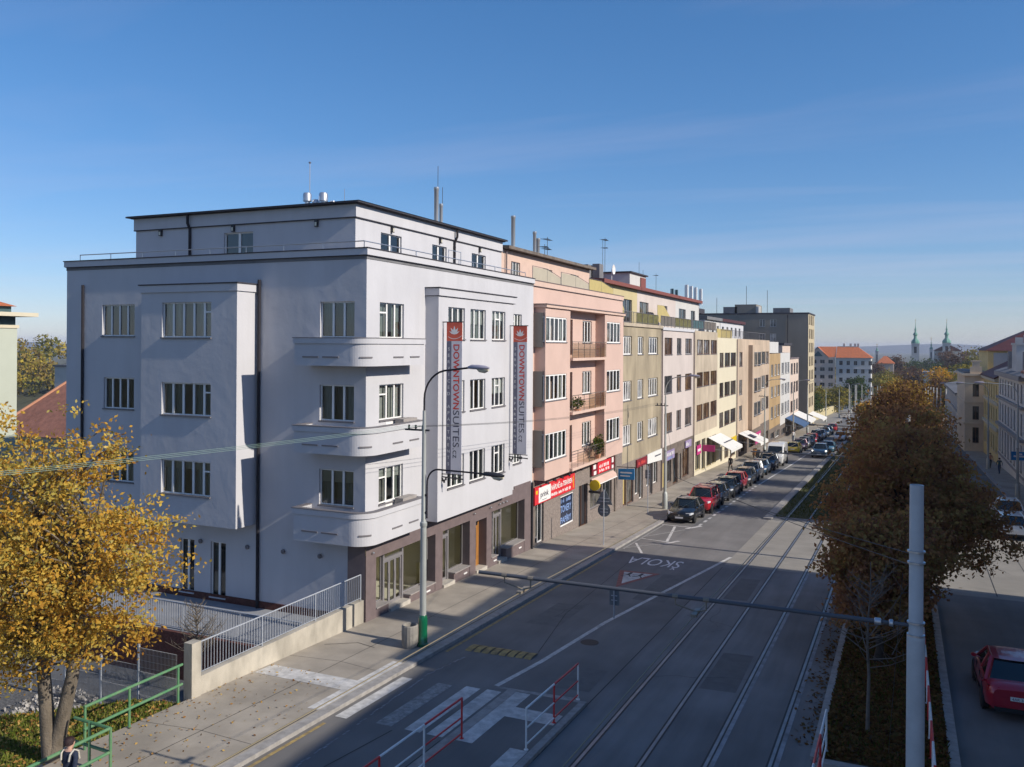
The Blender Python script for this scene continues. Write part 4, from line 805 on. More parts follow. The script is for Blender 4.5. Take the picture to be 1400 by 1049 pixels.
scrawl(s2, SB2, 48.8, 50.5, .12, .36, -.075, 'ink_blue'); text(s2, 'lettering', 'TONERY', 'ink_blue', (W-.05, 48.75, -.45), Yv, Zv, height=.42, width=1.8, bold=.02); text(s2, 'lettering', 'PAPÍRY', 'ink_blue', (W-.05, 48.75, -1.08), Yv, Zv, height=.46, width=1.8, bold=.02)
# signs of the pink house
def sign(name, label, fr, u0, u1, z0, z1, d0, d1, m, z0b=None, z1b=None):
    """a board; z0b, z1b: heights at its far end when it follows the street"""
    z0b = z0 if z0b is None else z0b; z1b = z1 if z1b is None else z1b
    t = thing(name, fr.p(u0, z0, d0), label, 'sign'); b = MB(); P = fr.p
    b.hexa([P(u0, z0, d1), P(u1, z0b, d1), P(u1, z0b, d0), P(u0, z0, d0), P(u0, z1, d1), P(u1, z1b, d1), P(u1, z1b, d0), P(u0, z1, d0)]); b.build('board', m, t); return t
s = sign('shop_sign', 'red cartridge shop sign with a white logo panel on the pink house', FW, 44.15, 50.5, .78, 1.74, .1, .2, 'sign_red')
b = MB(); b.fbox(FW, 44.7, 46.5, .84, 1.66, .2, .21); b.build('logo_panel', 'white_rail', s)
X_ = W+.213
text(s, 'lettering', 'prink', 'ink_dark', (X_, 44.95, 1.0), Yv, Zv, height=.42, width=1.2, bold=.01); b = MB(); b.fbox(FW, 45.2, 45.9, .93, .955, .21, .214); b.build('underline', 'ink_dark', s)
text(s, 'lettering', 'NÁPLNĚ do TISKÁREN', 'ink_white', (W+.204, 46.6, 1.24), Yv, Zv, height=.4, width=3.4, bold=.02); scrawl(s, FW, 46.6, 49.9, .9, 1.08, .2)
b = MB(); b.fbox(FW, 50.2, 50.28, .9, 1.6, .2, .206); b.fbox(FW, 44.3, 44.55, 1.35, 1.55, .2, .206); b.build('yellow_mark', 'yellow_sign', s)
for k in range(6):
    b = MB(); u = 45.0+k*1.15; b.tube([(W+.1, u, 1.95), (W+.55, u, 2.02)], .018, 5); b.box(W+.5, W+.62, u-.12, u+.12, 1.9, 1.99); b.build('flood_lamp', 'black_metal', s)
s = sign('shop_sign', 'red and dark shop board under the balcony, right of the house door', FW, 53.81, 58.5, 1.1, 1.84, .1, .2, 'maroon', 1.05, 1.9)
b = MB(); b.fbox(FW, 54.9, 57.6, 1.09, 1.85, .2, .21); b.build('red_panel', 'sign_red', s)
scrawl(s, FW, 55.2, 57.2, 1.45, 1.68, .21); scrawl(s, FW, 55.2, 57.3, 1.17, 1.36, .21)
b = MB(); b.fbox(FW, 54., 54.5, 1.5, 1.8, .2, .206); b.fbox(FW, 54.1, 54.6, 1.12, 1.36, .2, .206); b.fbox(FW, 57.9, 58.3, 1.5, 1.85, .2, .206); b.fbox(FW, 57.9, 58.3, 1.1, 1.32, .2, .206); b.build('white_mark', 'white_rail', s)
a_ = thing('awning', (W, 56, .6), 'narrow rolled salmon awning under the red and dark shop board', 'awning'); b = MB(); b.hexa([(W+.12, 53.85, .5), (W+.4, 53.85, .48), (W+.4, 58.5, .48), (W+.12, 58.5, .5), (W+.12, 53.85, .9), (W+.36, 53.85, .7), (W+.36, 58.5, .7), (W+.12, 58.5, .9)]); b.build('cloth', 'pink', a_); b = MB(); b.tube([(W+.4, 53.8, .48), (W+.4, 58.5, .48)], .035, 6); b.build('front_bar', 'white_rail', a_)
s = thing('projecting_sign', (W, 53.4, .8), 'yellow and black round projecting lamp sign beside the salmon awning', 'sign'); b = MB(); b.lathe((W+.55, 53.3, .62), [(0, -.1), (.34, -.09), (.34, .09), (0, .1)], 16, 0, 'y'); b.build('lamp_disc', 'yellow_sign', s); b = MB(); b.tube([(W, 53.3, .62), (W+.25, 53.3, .62)], .03, 6); b.box(W+.15, W+.95, 53.22, 53.38, .12, .26); b.build('bracket', 'black_metal', s)
s = thing('projecting_sign', (W, 59.3, .6), 'bright blue projecting sign board at the edge of the pink house', 'sign'); b = MB(); b.hexa([(W+.15, 59.6, .1), (W+1.3, 59.64, .14), (W+1.3, 59.74, .14), (W+.15, 59.7, .1), (W+.15, 59.6, .85), (W+1.3, 59.64, .92), (W+1.3, 59.74, .92), (W+.15, 59.7, .85)]); b.build('board', 'sign_blue', s)
b = MB(); b.tube([(W, 59.66, .98), (W+1.4, 59.7, 1.0)], .03, 6); b.build('bracket', 'black_metal', s)
b = MB(); b.box(W+.3, W+1.15, 59.585, 59.592, .56, .66); b.box(W+.3, W+1., 59.585, 59.592, .34, .42); b.build('stripe', 'white_rail', s)
# balcony plants of the pink house
L_['shrub'] = leaf_mat('potted plant leaves', [(.03, .06, .015), (.07, .11, .02), (.16, .1, .03)])
def bush(name, label, cat, c, r, n, s, m, group=None, pot=None, stem=None):
    t = thing(name, (c[0], c[1], c[2]-r[2]), label, cat, group)
    d = rng.normal(size=(n, 3)); d /= np.linalg.norm(d, axis=1)[:, None]; p = np.array(c)+d*np.array(r)*(rng.uniform(.25, 1, (n, 1))**.5)*(.8+.3*np.sin(d[:, :1]*5+c[1])*np.cos(d[:, 2:]*4))
    leaves(t, p, s, m, 'foliage')
    b = MB(); b.tube([(c[0], c[1], c[2]-r[2]-(stem or .1)), (c[0], c[1], c[2])], .03+.02*r[0], 6); b.build('stem', 'bark_dark', t)
    if pot:
        b = MB(); b.lathe((c[0], c[1], c[2]-r[2]-.25), [(pot*.7, 0), (pot, .3), (pot*.85, .3), (0, .26)], 10); b.build('pot', 'salmon', t)
    return t
def leaves(parent, p, s, m, name='crown', tint=None):
    n = len(p); a = rng.normal(size=(n, 3)); a /= np.linalg.norm(a, axis=1)[:, None]; b = rng.normal(size=(n, 3)); b -= a*(a*b).sum(1)[:, None]; b /= np.linalg.norm(b, axis=1)[:, None]
    sz = rng.uniform(.6, 1.35, (n, 1))*s; q = p-np.array(ORG[parent.name])
    v = np.stack([q-a*sz*.8, q+b*sz*.45, q+a*sz*.8, q-b*sz*.45], 1).reshape(-1, 3)
    o = leafmesh(name, v, n, m, tint); COL.objects.link(o); o.parent = parent; ORG[o.name] = ORG[parent.name]; return o
bush('potted_plant', 'bushy green plant on the middle balcony of the pink house', 'plant', (XB2-.1, 49.9, 6.05), (.35, 1.1, .4), 500, .08, L_['shrub'], pot=.25)
bush('potted_plant', 'tall reddish green plant on the lowest balcony of the pink house', 'plant', (XB2-.05, 53.6, 3.2), (.4, 1., .65), 600, .1, L_['shrub'], pot=.25)

# ---------------------------------------------------------------- plain row houses
def row_house(label, y0, y1, zt, wm, rows, cols, frame, glass, sm, szt, shops=(), back=-31, roofm='roof_felt', band=None, x=W, sill='sill', depth=.16, drop=-9., mull=.08, bar=.06, pipes=None):
    t = thing('apartment_house', ((x+back)/2, (y0+y1)/2, gz((y0+y1)/2)), label, 'apartment house'); fr = FX(x)
    hs = [(a, c, z0, z1) for z0, z1 in rows for a, c, n in cols]
    b = MB(); b.wall(fr, y0, y1, szt, zt, hs, depth); b.wall(FY(y0), back, x, drop, zt); b.wall(FY(y1, 1), back, x, drop, zt); b.wall(FX(back, -1), y0, y1, drop, zt); b.build('wall', wm, t)
    b = MB(); b.box(back, x-.1, y0, y1, zt-.3, zt-.1); b.build('roof', roofm, t)
    if band: b = MB(); b.box(x-.1, x+.12, y0, y1, zt-.22, zt+.02); b.build('parapet_band', band, t)
    for z0, z1 in rows:
        for a, c, n in cols: window(t, fr, a, c, z0, z1, n=n, frame=random.choice(frame) if isinstance(frame, list) else frame, glass=random.choice(glass) if isinstance(glass, list) else glass, near=False, sill=sill, depth=depth, mull=mull, bar=bar)
    if szt > gz(y1):
        b = MB(); o = [(a, c, gz(a)+k, z) for a, c, k, z, *_ in shops]; b.wall(FX(x+.015), y0, y1, gz(y1)-.5, szt+.02, o, .25); sh = b.build('shopfront', sm, t)
        for a, c, k, z, n, m_, *gl_ in shops: simple_shop(sh, FX(x+.015), a, c, gz(a)+k, z, n, m_, gl_[0] if gl_ else 'pane')
    for y in pipes or ():
        b = MB(); b.tube([(x+.1, y, zt-.1), (x+.1, y, gz(y)+.1)], .06, 6); b.build('downpipe', 'brown_clad', t)
    return t
R3 = [(2.25, 3.72), (5.5, 6.95), (8.88, 10.25)]
b3 = row_house('stained olive grey apartment house with white four-pane windows, next to the pink house', 60.9, 72.1, 11.2, 'olive', R3, [(60.95, 63.3, 4), (64.9, 66.5, 3), (67.95, 70.9, 4)], 'frame_white', ['pane', 'pane_light'], 'stone_base', .95,
    [(61.2, 62.1, .15, .3, 1, 'frame_brown', 'screen_yellow'), (62.3, 63.9, .15, .25, 1, 'frame_brown'), (64.3, 65.4, .6, .35, 1, 'frame_white'), (65.45, 66.5, .15, .35, 1, 'frame_white'), (67.5, 68.4, .9, .3, 1, 'frame_white'), (68.5, 69.4, .15, .4, 1, 'alu'), (69.5, 70.9, .9, .4, 2, 'frame_white')], mull=.14, bar=.09, band='beige', pipes=(72.0,))
b4 = row_house('pale pinkish apartment house with narrow brownish windows and a white parapet', 72.1, 84.3, 11.1, 'palepink', [(2.1, 3.78), (5.46, 6.97), (8.8, 10.25)], [(73.1, 75.8, 4), (77.5, 79.2, 2), (80.8, 83.45, 3)], ['sill', 'frame_grey', 'frame_brown'], ['pane', 'pane_brown'], 'grime', .95,
    [(72.6, 73.8, .2, -.3, 1, 'yellow_plaster', 'screen_yellow'), (74.2, 75.6, .5, -.2, 1, 'sill'), (76.3, 78., .15, .0, 1, 'frame_brown'), (78.6, 79.3, .3, -.2, 1, 'frame_white', 'pane_light'), (79.8, 82.4, .4, .05, 2, 'frame_brown', 'pane_brown')], band='white_trim', pipes=(84.2,))
b5 = row_house('stained beige apartment house with three brown windows a floor and a yellow shopfront', 84.3, 96.15, 11.05, 'beige', [(2.2, 3.75), (5.52, 6.95), (8.75, 10.2)], [(85.85, 88.6, 3), (88.95, 91.9, 3), (92.6, 95.75, 3)], 'frame_brown', ['pane_brown', 'pane_brown', 'pane_light'], 'cream', .85,
    [(85.3, 87.6, .45, .2, 2, 'yellow_plaster'), (88.2, 90., .3, .2, 1, 'yellow_plaster'), (90.6, 93, .4, .1, 2, 'yellow_plaster'), (93.4, 95.6, .5, .1, 2, 'yellow_plaster')])
b6 = row_house('smooth cream apartment house with dark windows beside the white awning', 96.15, 108.2, 10.5, 'cream', [(.6, 2.2), (3.9, 5.5), (7.25, 8.83)], [(97.45, 99.7, 2), (100.4, 103.7, 2), (104.2, 107.6, 2)], 'frame_brown', 'pane', 'cream', -.9,
    [(98, 99.2, .4, -1.6, 1, 'sill'), (100.5, 103, .5, -1.3, 2, 'frame_brown'), (104, 107.4, .4, -1.3, 3, 'frame_brown')], pipes=(108.,))
b7 = row_house('tan apartment house with one tall shallow bay and a magenta shop corner', 108.2, 136.6, 10.5, 'tan', [(.45, 2.2), (3.6, 5.4), (7.1, 8.85)], [(110.1, 112.3, 1), (118.2, 120.5, 2), (121.2, 123.5, 2), (125.4, 128, 2), (128.6, 132.4, 3), (132.9, 135.6, 2)], ['frame_brown', 'frame_white', 'frame_grey'], ['pane', 'pane_light'], 'grime', -1.4,
    [(110, 114, .3, -2.2, 3, 'frame_brown'), (117.5, 121, .6, -2.4, 2, 'screen_teal'), (123, 128, .5, -2.6, 4, 'sill'), (130, 135.5, .4, -2.9, 4, 'frame_brown')])
b = MB(); b.box(W, W+.55, 116.9, 123.9, -1.3, 9.75); b.build('shallow_bay', 'tan', b7)
for z0, z1 in [(.45, 2.2), (3.6, 5.4), (7.1, 8.85)]:
    for a, c in ((118.2, 120.5), (121.2, 123.5)): window(b7, FX(W+.72), a, c, z0, z1, n=2, near=False, glass='pane', frame='frame_grey', depth=.16)
b8a = row_house('ochre brown narrow apartment house between the tan and the chalk white ones', 136.6, 149.4, 8.5, 'ochre', [(-1.6, .3), (1.7, 3.4), (5., 6.8)], [(138.5, 141., 2), (142.4, 145, 2), (146, 148.8, 2)], 'frame_white', 'pane_light', 'grime', -3.0, [(138, 142, .4, -3.7, 3, 'sill'), (143.5, 148.5, .4, -3.8, 3, 'frame_white')])
b8b = row_house('chalk white narrow apartment house right of the ochre brown one', 149.4, 162.6, 8.55, 'chalk', [(-1.8, .2), (1.6, 3.4), (5., 6.9)], [(151, 154, 2), (155.4, 158, 2), (159, 161.6, 2)], 'frame_white', 'pane_light', 'grime', -3.4, [(151, 156, .4, -4.1, 3, 'sill'), (157.5, 161.8, .4, -4.3, 3, 'frame_white')])
b8c = row_house('pale rose narrow apartment house beside the tall grey block', 162.6, 176.6, 7.6, 'rose', [(-2.2, -.2), (1.2, 3.2), (4.6, 6.6)], [(164, 167, 2), (168.6, 171, 2), (172.4, 175.6, 2)], ['frame_grey', 'frame_brown'], 'pane', 'grime', -3.9, [(164, 169, .4, -4.6, 3, 'sill'), (170.5, 175.8, .4, -4.8, 3, 'frame_white')], band='brown_clad')
b = MB(); b.box(-30, W-1.5, 164, 176, 7.55, 9.9); b.build('attic', 'rose', b8c); b = MB(); b.box(-30.1, W-1.2, 163.9, 176.2, 9.902, 10.25); b.build('attic_roof', 'coping', b8c)
for a in (165, 168, 171, 173.6): window(b8c, FX(W-1.5), a, a+1.6, 8.2, 9.5, n=1, near=False, glass='pane', frame='frame_white')
b = MB(); b.box(-30, W-1.8, 137.5, 161, 8.5, 10.4); b.build('attic', 'chalk', b8b)
# set-back attics over the olive, pinkish and beige houses
for t, y0, y1, m, ws in ((b3, 61.6, 71.6, 'yellow_plaster', [(63.5, 66.2), (67.4, 70.1)]), (b4, 71.6, 85.2, 'palepink', [(72.4, 75.2), (79.4, 81.9)]), (b5, 85.2, 95.9, 'chalk', [(86.6, 89.6), (92, 94)])):
    hs = [(a, c, 11.4, 13.3) for a, c in ws]; b = MB(); b.wall(FX(-20.5), y0, y1, 11., 14.2, hs, .15); b.wall(FY(y0), -31, -20.5, 11, 14.2); b.wall(FY(y1, 1), -31, -20.5, 11, 14.2); at = b.build('attic_wall', m, t)
    b = MB(); b.hexa([(-31, y0-.05, 14.5), (-20.1, y0-.05, 14.2), (-20.1, y1+.05, 14.2), (-31, y1+.05, 14.5), (-31, y0-.05, 15.2), (-20.1, y0-.05, 14.48), (-20.1, y1+.05, 14.48), (-31, y1+.05, 15.2)]); b.build('attic_roof', 'red_trim', t)
    for h in hs: window(t, FX(-20.5), *h, n=2, near=False, glass='pane', frame='frame_grey', sill=None)
for y in (71.6, 85.2): pass
pan = [(b3, 61.3, 65, None), (b3, 65, 71.4, 'screen_olive'), (b4, 72.3, 77.1, 'screen_grey'), (b4, 77.3, 83.8, 'screen_olive'), (b5, 84.6, 89.4, 'screen_teal'), (b5, 89.8, 95.8, 'screen_grey')]
for t, a, c, m in pan:
    z0, z1 = 11.24, 12.08; b = MB()
    for y in np.linspace(a, c, 5): b.tube([(-18.62, y, z0-.2), (-18.62, y, z1)], .022, 5)
    b.tube([(-18.62, a, z1), (-18.62, c, z1)], .022, 5); b.tube([(-18.62, a, z0+.08), (-18.62, c, z0+.08)], .018, 5)
    if not m:
        for y in np.arange(a, c, .25): b.tube([(-18.62, y, z0), (-18.62, y, z1)], .01, 4)
    rl_ = b.build('terrace_railing', 'sill', t)
    if m: b = MB(); b.box(-18.66, -18.645, a+.04, c-.04, z0+.02, z1-.02); b.build('railing_panel', m, rl_)
for t, a, c, z in ((b4, 74.5, 79, 13.1), (b3, 62.3, 64.6, 13.2)):
    b = MB(); b.box(-19.52, -19.5, a, (a+c)/2, 11.6, z); b.hexa([(-19.52, (a+c)/2, 11.6), (-19.5, (a+c)/2, 11.6), (-19.5, c, 11.6), (-19.52, c, 11.6), (-19.52, (a+c)/2, z), (-19.5, (a+c)/2, z), (-19.5, c, z-.9), (-19.52, c, z-.9)]); b.build('terrace_screen', 'screen_yellow', t)
b = MB(); b.box(-25.5, -22.8, 77.2, 82.6, 14.8, 16.2); b.build('stair_head', 'chalk', b4); b = MB(); b.box(-25.7, -22.6, 77., 82.8, 16.202, 16.32); b.build('stair_head_roof', 'coping', b4); b = MB(); b.box(-22.795, -22.7, 80.6, 82.3, 14.8, 16.); b.build('chimney_stack', 'red_trim', b4)
b = MB(); b.box(-25.5, -23, 66.2, 69.4, 14.8, 16.); b.box(-22.9, -22.3, 67, 68, 14.6, 16.1); b.build('stair_head', 'roof_felt', b3)
b = MB(); b.lathe((-22.3, 70.4, 15.9), [(0, -.02), (.3, .04), (.42, .13), (.4, .14), (.28, .06), (0, 0)], 16, 0, 'x'); b.tube([(-22.35, 70.4, 14.5), (-22.35, 70.4, 15.9)], .03, 5); b.build('satellite_dish', 'white_rail', b3, smooth=40)
yagi(b3, -24, 73.6, 14.9, 19.0, ((.4, 1.1), (.3, .6))); yagi(b4, -24, 91, 14.9, 17.2, ((.3, .6),))
for y, zt in ((76, 19.2), (88, 18.2), (89.5, 17.5)): b = MB(); b.tube([(-25, y, 14.9), (-25, y, zt)], .018, 4); b.build('antenna_mast', 'wire', b4)
for y in (104.5, 107, 109.5, 112.5):
    b = MB(); b.tube([(-24, y, 14.0), (-24, y, 16.9)], .05, 5); b.box(-23.9, -23.65, y-.2, y+.2, 14.9, 16.9); b.build('mobile_antenna', 'white_rail', b5)
for y in (97.5, 99.5):
    b = MB(); b.tube([(-24, y, 14.0), (-24, y, 16.)], .05, 5); b.box(-23.9, -23.7, y-.16, y+.16, 14.7, 16.); b.build('mobile_antenna', 'screen_teal', b5)
b = MB(); b.box(-24.6, -23.4, 96.6, 113, 13.7, 14.3); b.build('antenna_deck', 'coping', b5)
# attics of cream and tan houses
for t, y0, y1, m, z in ((b6, 99, 108.1, 'chalk', 12.6), (b7, 108.3, 125, 'white_trim', 12.6)):
    ws = [(a, a+1.3, z-1.7, z-.6) for a in np.arange(y0+1, y1-2, 3.)]; b = MB(); b.wall(FX(-20.5), y0, y1, 10.2, z, ws, .12); b.wall(FY(y0), -31, -20.5, 10.2, z); b.wall(FY(y1, 1), -31, -20.5, 10.2, z); b.build('attic_wall', m, t)
    b = MB(); b.box(-31, -20.2, y0-.05, y1+.05, z+.002, z+.35); b.build('attic_roof', 'red_roof' if t is b7 else 'roof_felt', t)
    for h in ws: window(t, FX(-20.5), *h, n=1, near=False, glass='pane', frame='frame_grey', sill=None)
    b = MB()
    railing(b, (-18.62, y0, 10.5), (-18.62, y1+8, 10.5), .95, .45, .012, 3.)
    b.build('terrace_railing', 'sill', t)
b = MB(); b.box(-18.8, -18.72, 97, 106, 10.5, 11.5); b.build('terrace_screen', 'screen_yellow', b6)
# tall grey block
t9 = thing('apartment_block', (-30, 203, gz(203)), 'tall grey brown apartment block towering over the end of the left row', 'apartment block')
sw9 = [(-28.5, -27.4, a, a+1.6) for a in (13.9, 10.8)]+[(-26.3, -25.1, a, a+1.6) for a in (13.9, 10.8)]
fw9 = [(197.2+k*3.6, 199.2+k*3.6, -3.4+r*2.95, -1.3+r*2.95) for r in range(7) for k in range(3)]
b = MB(); b.wall(FY(195), -42, W, -9, 16.6, sw9, .15); b.build('wall', 'greybrown', t9)
b = MB(); b.wall(FX(W), 195, 209, -9, 16.6, fw9, .2); b.wall(FY(209, 1), -42, W, -9, 16.6); b.wall(FX(-42, -1), 195, 209, -9, 16.6); b.build('street_front', 'sand', t9)
b = MB(); b.box(-42.1, W+.15, 194.9, 209.1, 16.602, 16.9); b.build('roof', 'coping', t9)
for h in sw9: window(t9, FY(195), *h, n=2, near=False, glass='pane_light', frame='frame_white')
for h in fw9: window(t9, FX(W), *h, n=2, near=False, glass='pane', frame='frame_brown', sill=None)
b = MB(); b.box(-34, -29.4, 196, 204, 16.9, 18.8); b.build('lift_house', 'greybrown', t9); b = MB(); b.box(-26, -22.5, 197, 203, 16.9, 18.); b.build('lift_house', 'roof_felt', t9)
b = MB(); b.tube([(-22.7, 194.9, 16.5), (-22.7, 194.9, -7)], .08, 6); b.build('downpipe', 'dark_pipe', t9)
b = MB(); b.lathe((-29.0, 196, 16.9), [(.5, 0), (.5, 1.4), (0, 1.5)], 10); b.build('water_tank', 'chalk', t9)
for x, z in ((-32, 23), (-27.5, 22.), (-38.5, 20.5)): b = MB(); b.tube([(x, 199, 16.9), (x, 199, z)], .06, 4); b.build('antenna_mast', 'wire', t9)
b = MB(); b.box(-36.5, -33.5, 196, 198, 16.9, 18.3); b.build('dark_hut', 'roof_felt', t9)
# link building with rooftop dishes behind the cream attic
tl = thing('apartment_house', (-33, 145, gz(145)), 'low dark roofed rear building with dishes between the attics and the grey block', 'apartment house')
b = MB(); b.box(-45, -32, 140, 190, -8, 13.8); b.build('wall', 'greybrown', tl); b = MB(); b.box(-45.3, -31.7, 139.7, 190.3, 13.802, 14.3); b.build('roof', 'coping', tl)
for x, y in ((-32.5, 141), (-33.8, 140.5)): b = MB(); b.lathe((x, y, 14.9), [(0, -.05), (.5, .05), (.8, .25), (.5, .1), (0, 0)], 12, 0, 'y'); b.tube([(x, y, 14.2), (x, y, 14.9)], .05, 5); b.build('satellite_dish', 'white_rail', tl)
# signs, awnings of the further shops
s = sign('shop_sign', 'white fascia board of the shop in the olive grey house', FW, 67.4, 71.9, .25, .98, .05, .14, 'white_rail', .05, 1.0); b = MB(); b.fbox(FW, 69.6, 71.5, .55, .65, .14, .15); b.build('dark_lettering_bar', 'ink_dark', s)
s = sign('shop_sign', 'dark maroon fascia board over a doorway of the olive grey house', FW, 64.4, 67.3, .3, .9, .05, .14, 'maroon'); scrawl(s, FW, 64.8, 66.8, .45, .72, .14, 'ink_red')
s = sign('shop_sign', 'pale lilac sign with blue words on the pinkish house', FW, 73.1, 76.3, -.25, .55, .05, .14, 'purple_sign'); scrawl(s, FW, 73.3, 76.1, .1, .42, .14, 'white_rail'); scrawl(s, FW, 73.3, 75.6, -.18, .02, .14, 'ink_blue')
s = sign('shop_sign', 'small pink lilac sign at the right of the pinkish house', FW, 80.6, 83., .1, .75, .05, .14, 'purple_sign'); scrawl(s, FW, 80.8, 82.8, .25, .6, .14, 'white_rail')
s = sign('shop_sign', 'magenta panel sign in the yellow shopfront of the beige house', FW, 85.6, 87.5, -1.1, -.2, .04, .12, 'magenta'); b = MB(); b.fbox(FW, 85.9, 87.2, -.8, -.55, .12, .13); b.build('white_stroke', 'white_rail', s)
s = thing('projecting_sign', (W, 88, -.8), 'magenta projecting sign sticking out beside the yellow shopfront', 'sign'); b = MB(); b.box(W+.1, W+1.3, 88.3, 88.42, -1., -.35); b.build('board', 'magenta', s); b = MB(); b.tube([(W, 88.36, -.25), (W+1.35, 88.36, -.25)], .03, 5); b.build('bracket', 'black_metal', s)
s = sign('shop_sign', 'yellow green board between the two white awnings', FW, 104.2, 107.6, -1.9, -1.15, .05, .14, 'yellow_sign')
s = sign('shop_sign', 'pink and white shop panels at the foot of the tan house bay', FX(W+.55), 119, 123.6, -3.4, -1.9, .02, .12, 'magenta'); b = MB(); b.fbox(FX(W+.55), 120, 121.2, -3.1, -2.2, .12, .13); b.fbox(FX(W+.55), 122, 123.2, -3.1, -2.2, .12, .13); b.build('white_panel', 'white_rail', s)
s = sign('shop_sign', 'orange brown board beside the grey blue shop window of the tan house', FW, 113.5, 116.5, -2.3, -1.2, .05, .14, 'oak')
def awning(label, y0, y1, zt, zb, out, m, name='awning'):
    t = thing(name, (W, (y0+y1)/2, zb), label, 'awning'); b = MB(); x0, x1 = W+.05, W+out
    b.hexa([(x0, y0, zt-.03), (x1, y0, zb), (x1, y1, zb-.1), (x0, y1, zt-.13), (x0, y0, zt), (x1, y0, zb+.03), (x1, y1, zb-.07), (x0, y1, zt-.1)]); b.hexa([(x1, y0, zb-.28), (x1+.02, y0, zb-.28), (x1+.02, y1, zb-.38), (x1, y1, zb-.38), (x1, y0, zb), (x1+.02, y0, zb), (x1+.02, y1, zb-.1), (x1, y1, zb-.1)])
    b.build('cloth', m, t)
    for y in (y0+.1, (y0+y1)/2, y1-.1): b = MB(); b.tube([(x0, y, zb+.1), (x0+out*.5, y, zb-.05), (x1, y, zb)], .025, 5); b.build('folding_arm', 'steel', t)
    return t
a = awning('large white awning sloping out over the pavement at the cream house', 91.2, 98., .1, -1.1, 2.4, 'awning'); b = MB(); b.hexa([(W+1.5, 93, -.41), (W+1.62, 93, -.46), (W+1.62, 97, -.54), (W+1.5, 97, -.49), (W+1.5, 93, -.4), (W+1.62, 93, -.45), (W+1.62, 97, -.53), (W+1.5, 97, -.48)]); b.build('printed_line', 'ink_dark', a)
a = awning('white awning with a dark square at the tan house, behind a lamp post', 109.5, 116, -1.1, -2.2, 2.7, 'awning'); b = MB(); b.hexa([(W+1., 111, -1.38), (W+1.8, 111, -1.7), (W+1.8, 112.6, -1.73), (W+1., 112.6, -1.41), (W+1., 111, -1.33), (W+1.8, 111, -1.65), (W+1.8, 112.6, -1.68), (W+1., 112.6, -1.36)]); b.build('printed_square', 'ink_dark', a)
a = awning('blue and white striped awning near the far end of the left row', 156, 166, -2.6, -3.9, 3.0, 'awning_blue'); awning('grey white awning in front of the tall grey block', 166.5, 177, -2.6, -4.0, 3.2, 'awning'); awning('small white awning past the tall grey block corner', 196, 206, -4.6, -5.8, 3., 'awning')
# ================================================================ RIGHT ROW, BACKGROUND BUILDINGS
def right_house(label, y0, y1, x, ze, zr, wm, rm, rows, cols, frame='frame_brown', glass='pane', back=14., bands=(), bm='white_trim', base=-6, gable=True, name='town_house'):
    """a house whose street front faces -x; pitched roof with the ridge along the street"""
    t = thing(name, (x+back/2, (y0+y1)/2, gz((y0+y1)/2)), label, 'house'); fr = FX(x, -1)
    g0 = gz(y1)-1.
    hs = [(a, c, z0, z1) for z0, z1 in rows for a, c in cols]; b = MB(); b.wall(fr, y0, y1, g0, ze, hs, .2); b.wall(FX(x+back), y0, y1, g0, ze)
    for y, s in ((y0, -1), (y1, 1)):
        b.wall(FY(y, s), x, x+back, g0, ze)
        if gable: b.face([(x, y, ze), (x+back, y, ze), (x+back/2, y, zr-.15)])
    b.build('wall', wm, t)
    b = MB(); o = .45
    if gable:
        for s in (0, 1):
            xa, xb_ = (x-o, x+back/2) if s == 0 else (x+back+o, x+back/2)
            b.hexa([(xa, y0-.1, ze-.2), (xb_, y0-.1, zr-.25), (xb_, y1+.1, zr-.25), (xa, y1+.1, ze-.2), (xa, y0-.1, ze), (xb_, y0-.1, zr), (xb_, y1+.1, zr), (xa, y1+.1, ze)])
    else:
        m = (y0+y1)/2; k = min(back, y1-y0)/2
        A, B_, C, D = (x-o, y0-o, ze), (x+back+o, y0-o, ze), (x+back+o, y1+o, ze), (x-o, y1+o, ze); E_, F_ = (x+back/2, y0+k, zr), (x+back/2, max(y0+k+.1, y1-k), zr)
        b.face([A, B_, E_]); b.face([B_, C, F_, E_]); b.face([C, D, F_]); b.face([D, A, E_, F_]); b.face([A, B_, C, D])
    b.build('roof', rm, t)
    if bands:
        b = MB()
        for z, d, h in bands: b.fbox(fr, y0+.02, y1-.02, z, z+h, .0, d)
        b.build('cornice', bm, t)
    for z0, z1 in rows:
        for a, c in cols: window(t, fr, a, c, z0, z1, n=2, near=False, glass=glass, frame=frame, sill=bm, depth=.2, mull=.1, bar=.09)
    return t
cols = lambda a, n, st, w_: [(a+k*st, a+k*st+w_) for k in range(n)]
h = right_house('grey ornate town house with stone window surrounds at the right edge', 95, 119.5, 10.35, 6.9, 9.6, 'pale_stucco', 'roof_felt', [(-2.4, .2), (1.2, 3.2), (4.3, 6.0)], cols(96.5, 8, 2.9, 1.3), bands=((6.4, .5, .45), (3.7, .3, .25), (.6, .35, .3), (-2.9, .1, .2)), bm='bench_stone')
for k in range(3):
    b = MB(); b.box(10.8, 11.6, 99+k*7, 100.6+k*7, 7., 9.2); b.build('dormer', 'roof_felt', h)
b = MB(); b.box(10.6, 12, 104, 108, 7, 9.9); b.box(10.5, 12.1, 103.9, 108.1, 9.9, 10.1); b.build('roof_structure', 'chalk', h)
h = right_house('yellow town house with white cornice bands and a dark red roof', 119.5, 140, 10.3, 6.0, 10.0, 'ochre_yellow', 'red_roof', [(-3.2, -1.2), (.4, 2.2), (3.2, 5.)], cols(121, 6, 3.2, 1.2), bands=((5.5, .4, .4), (2.6, .15, .35), (-.5, .25, .4)), bm='cream')
b = MB(); b.box(13.5, 14.3, 124, 125, 8, 11.2); b.box(13.5, 14.3, 133, 134, 8, 11); b.build('chimney_stack', 'chalk', h)
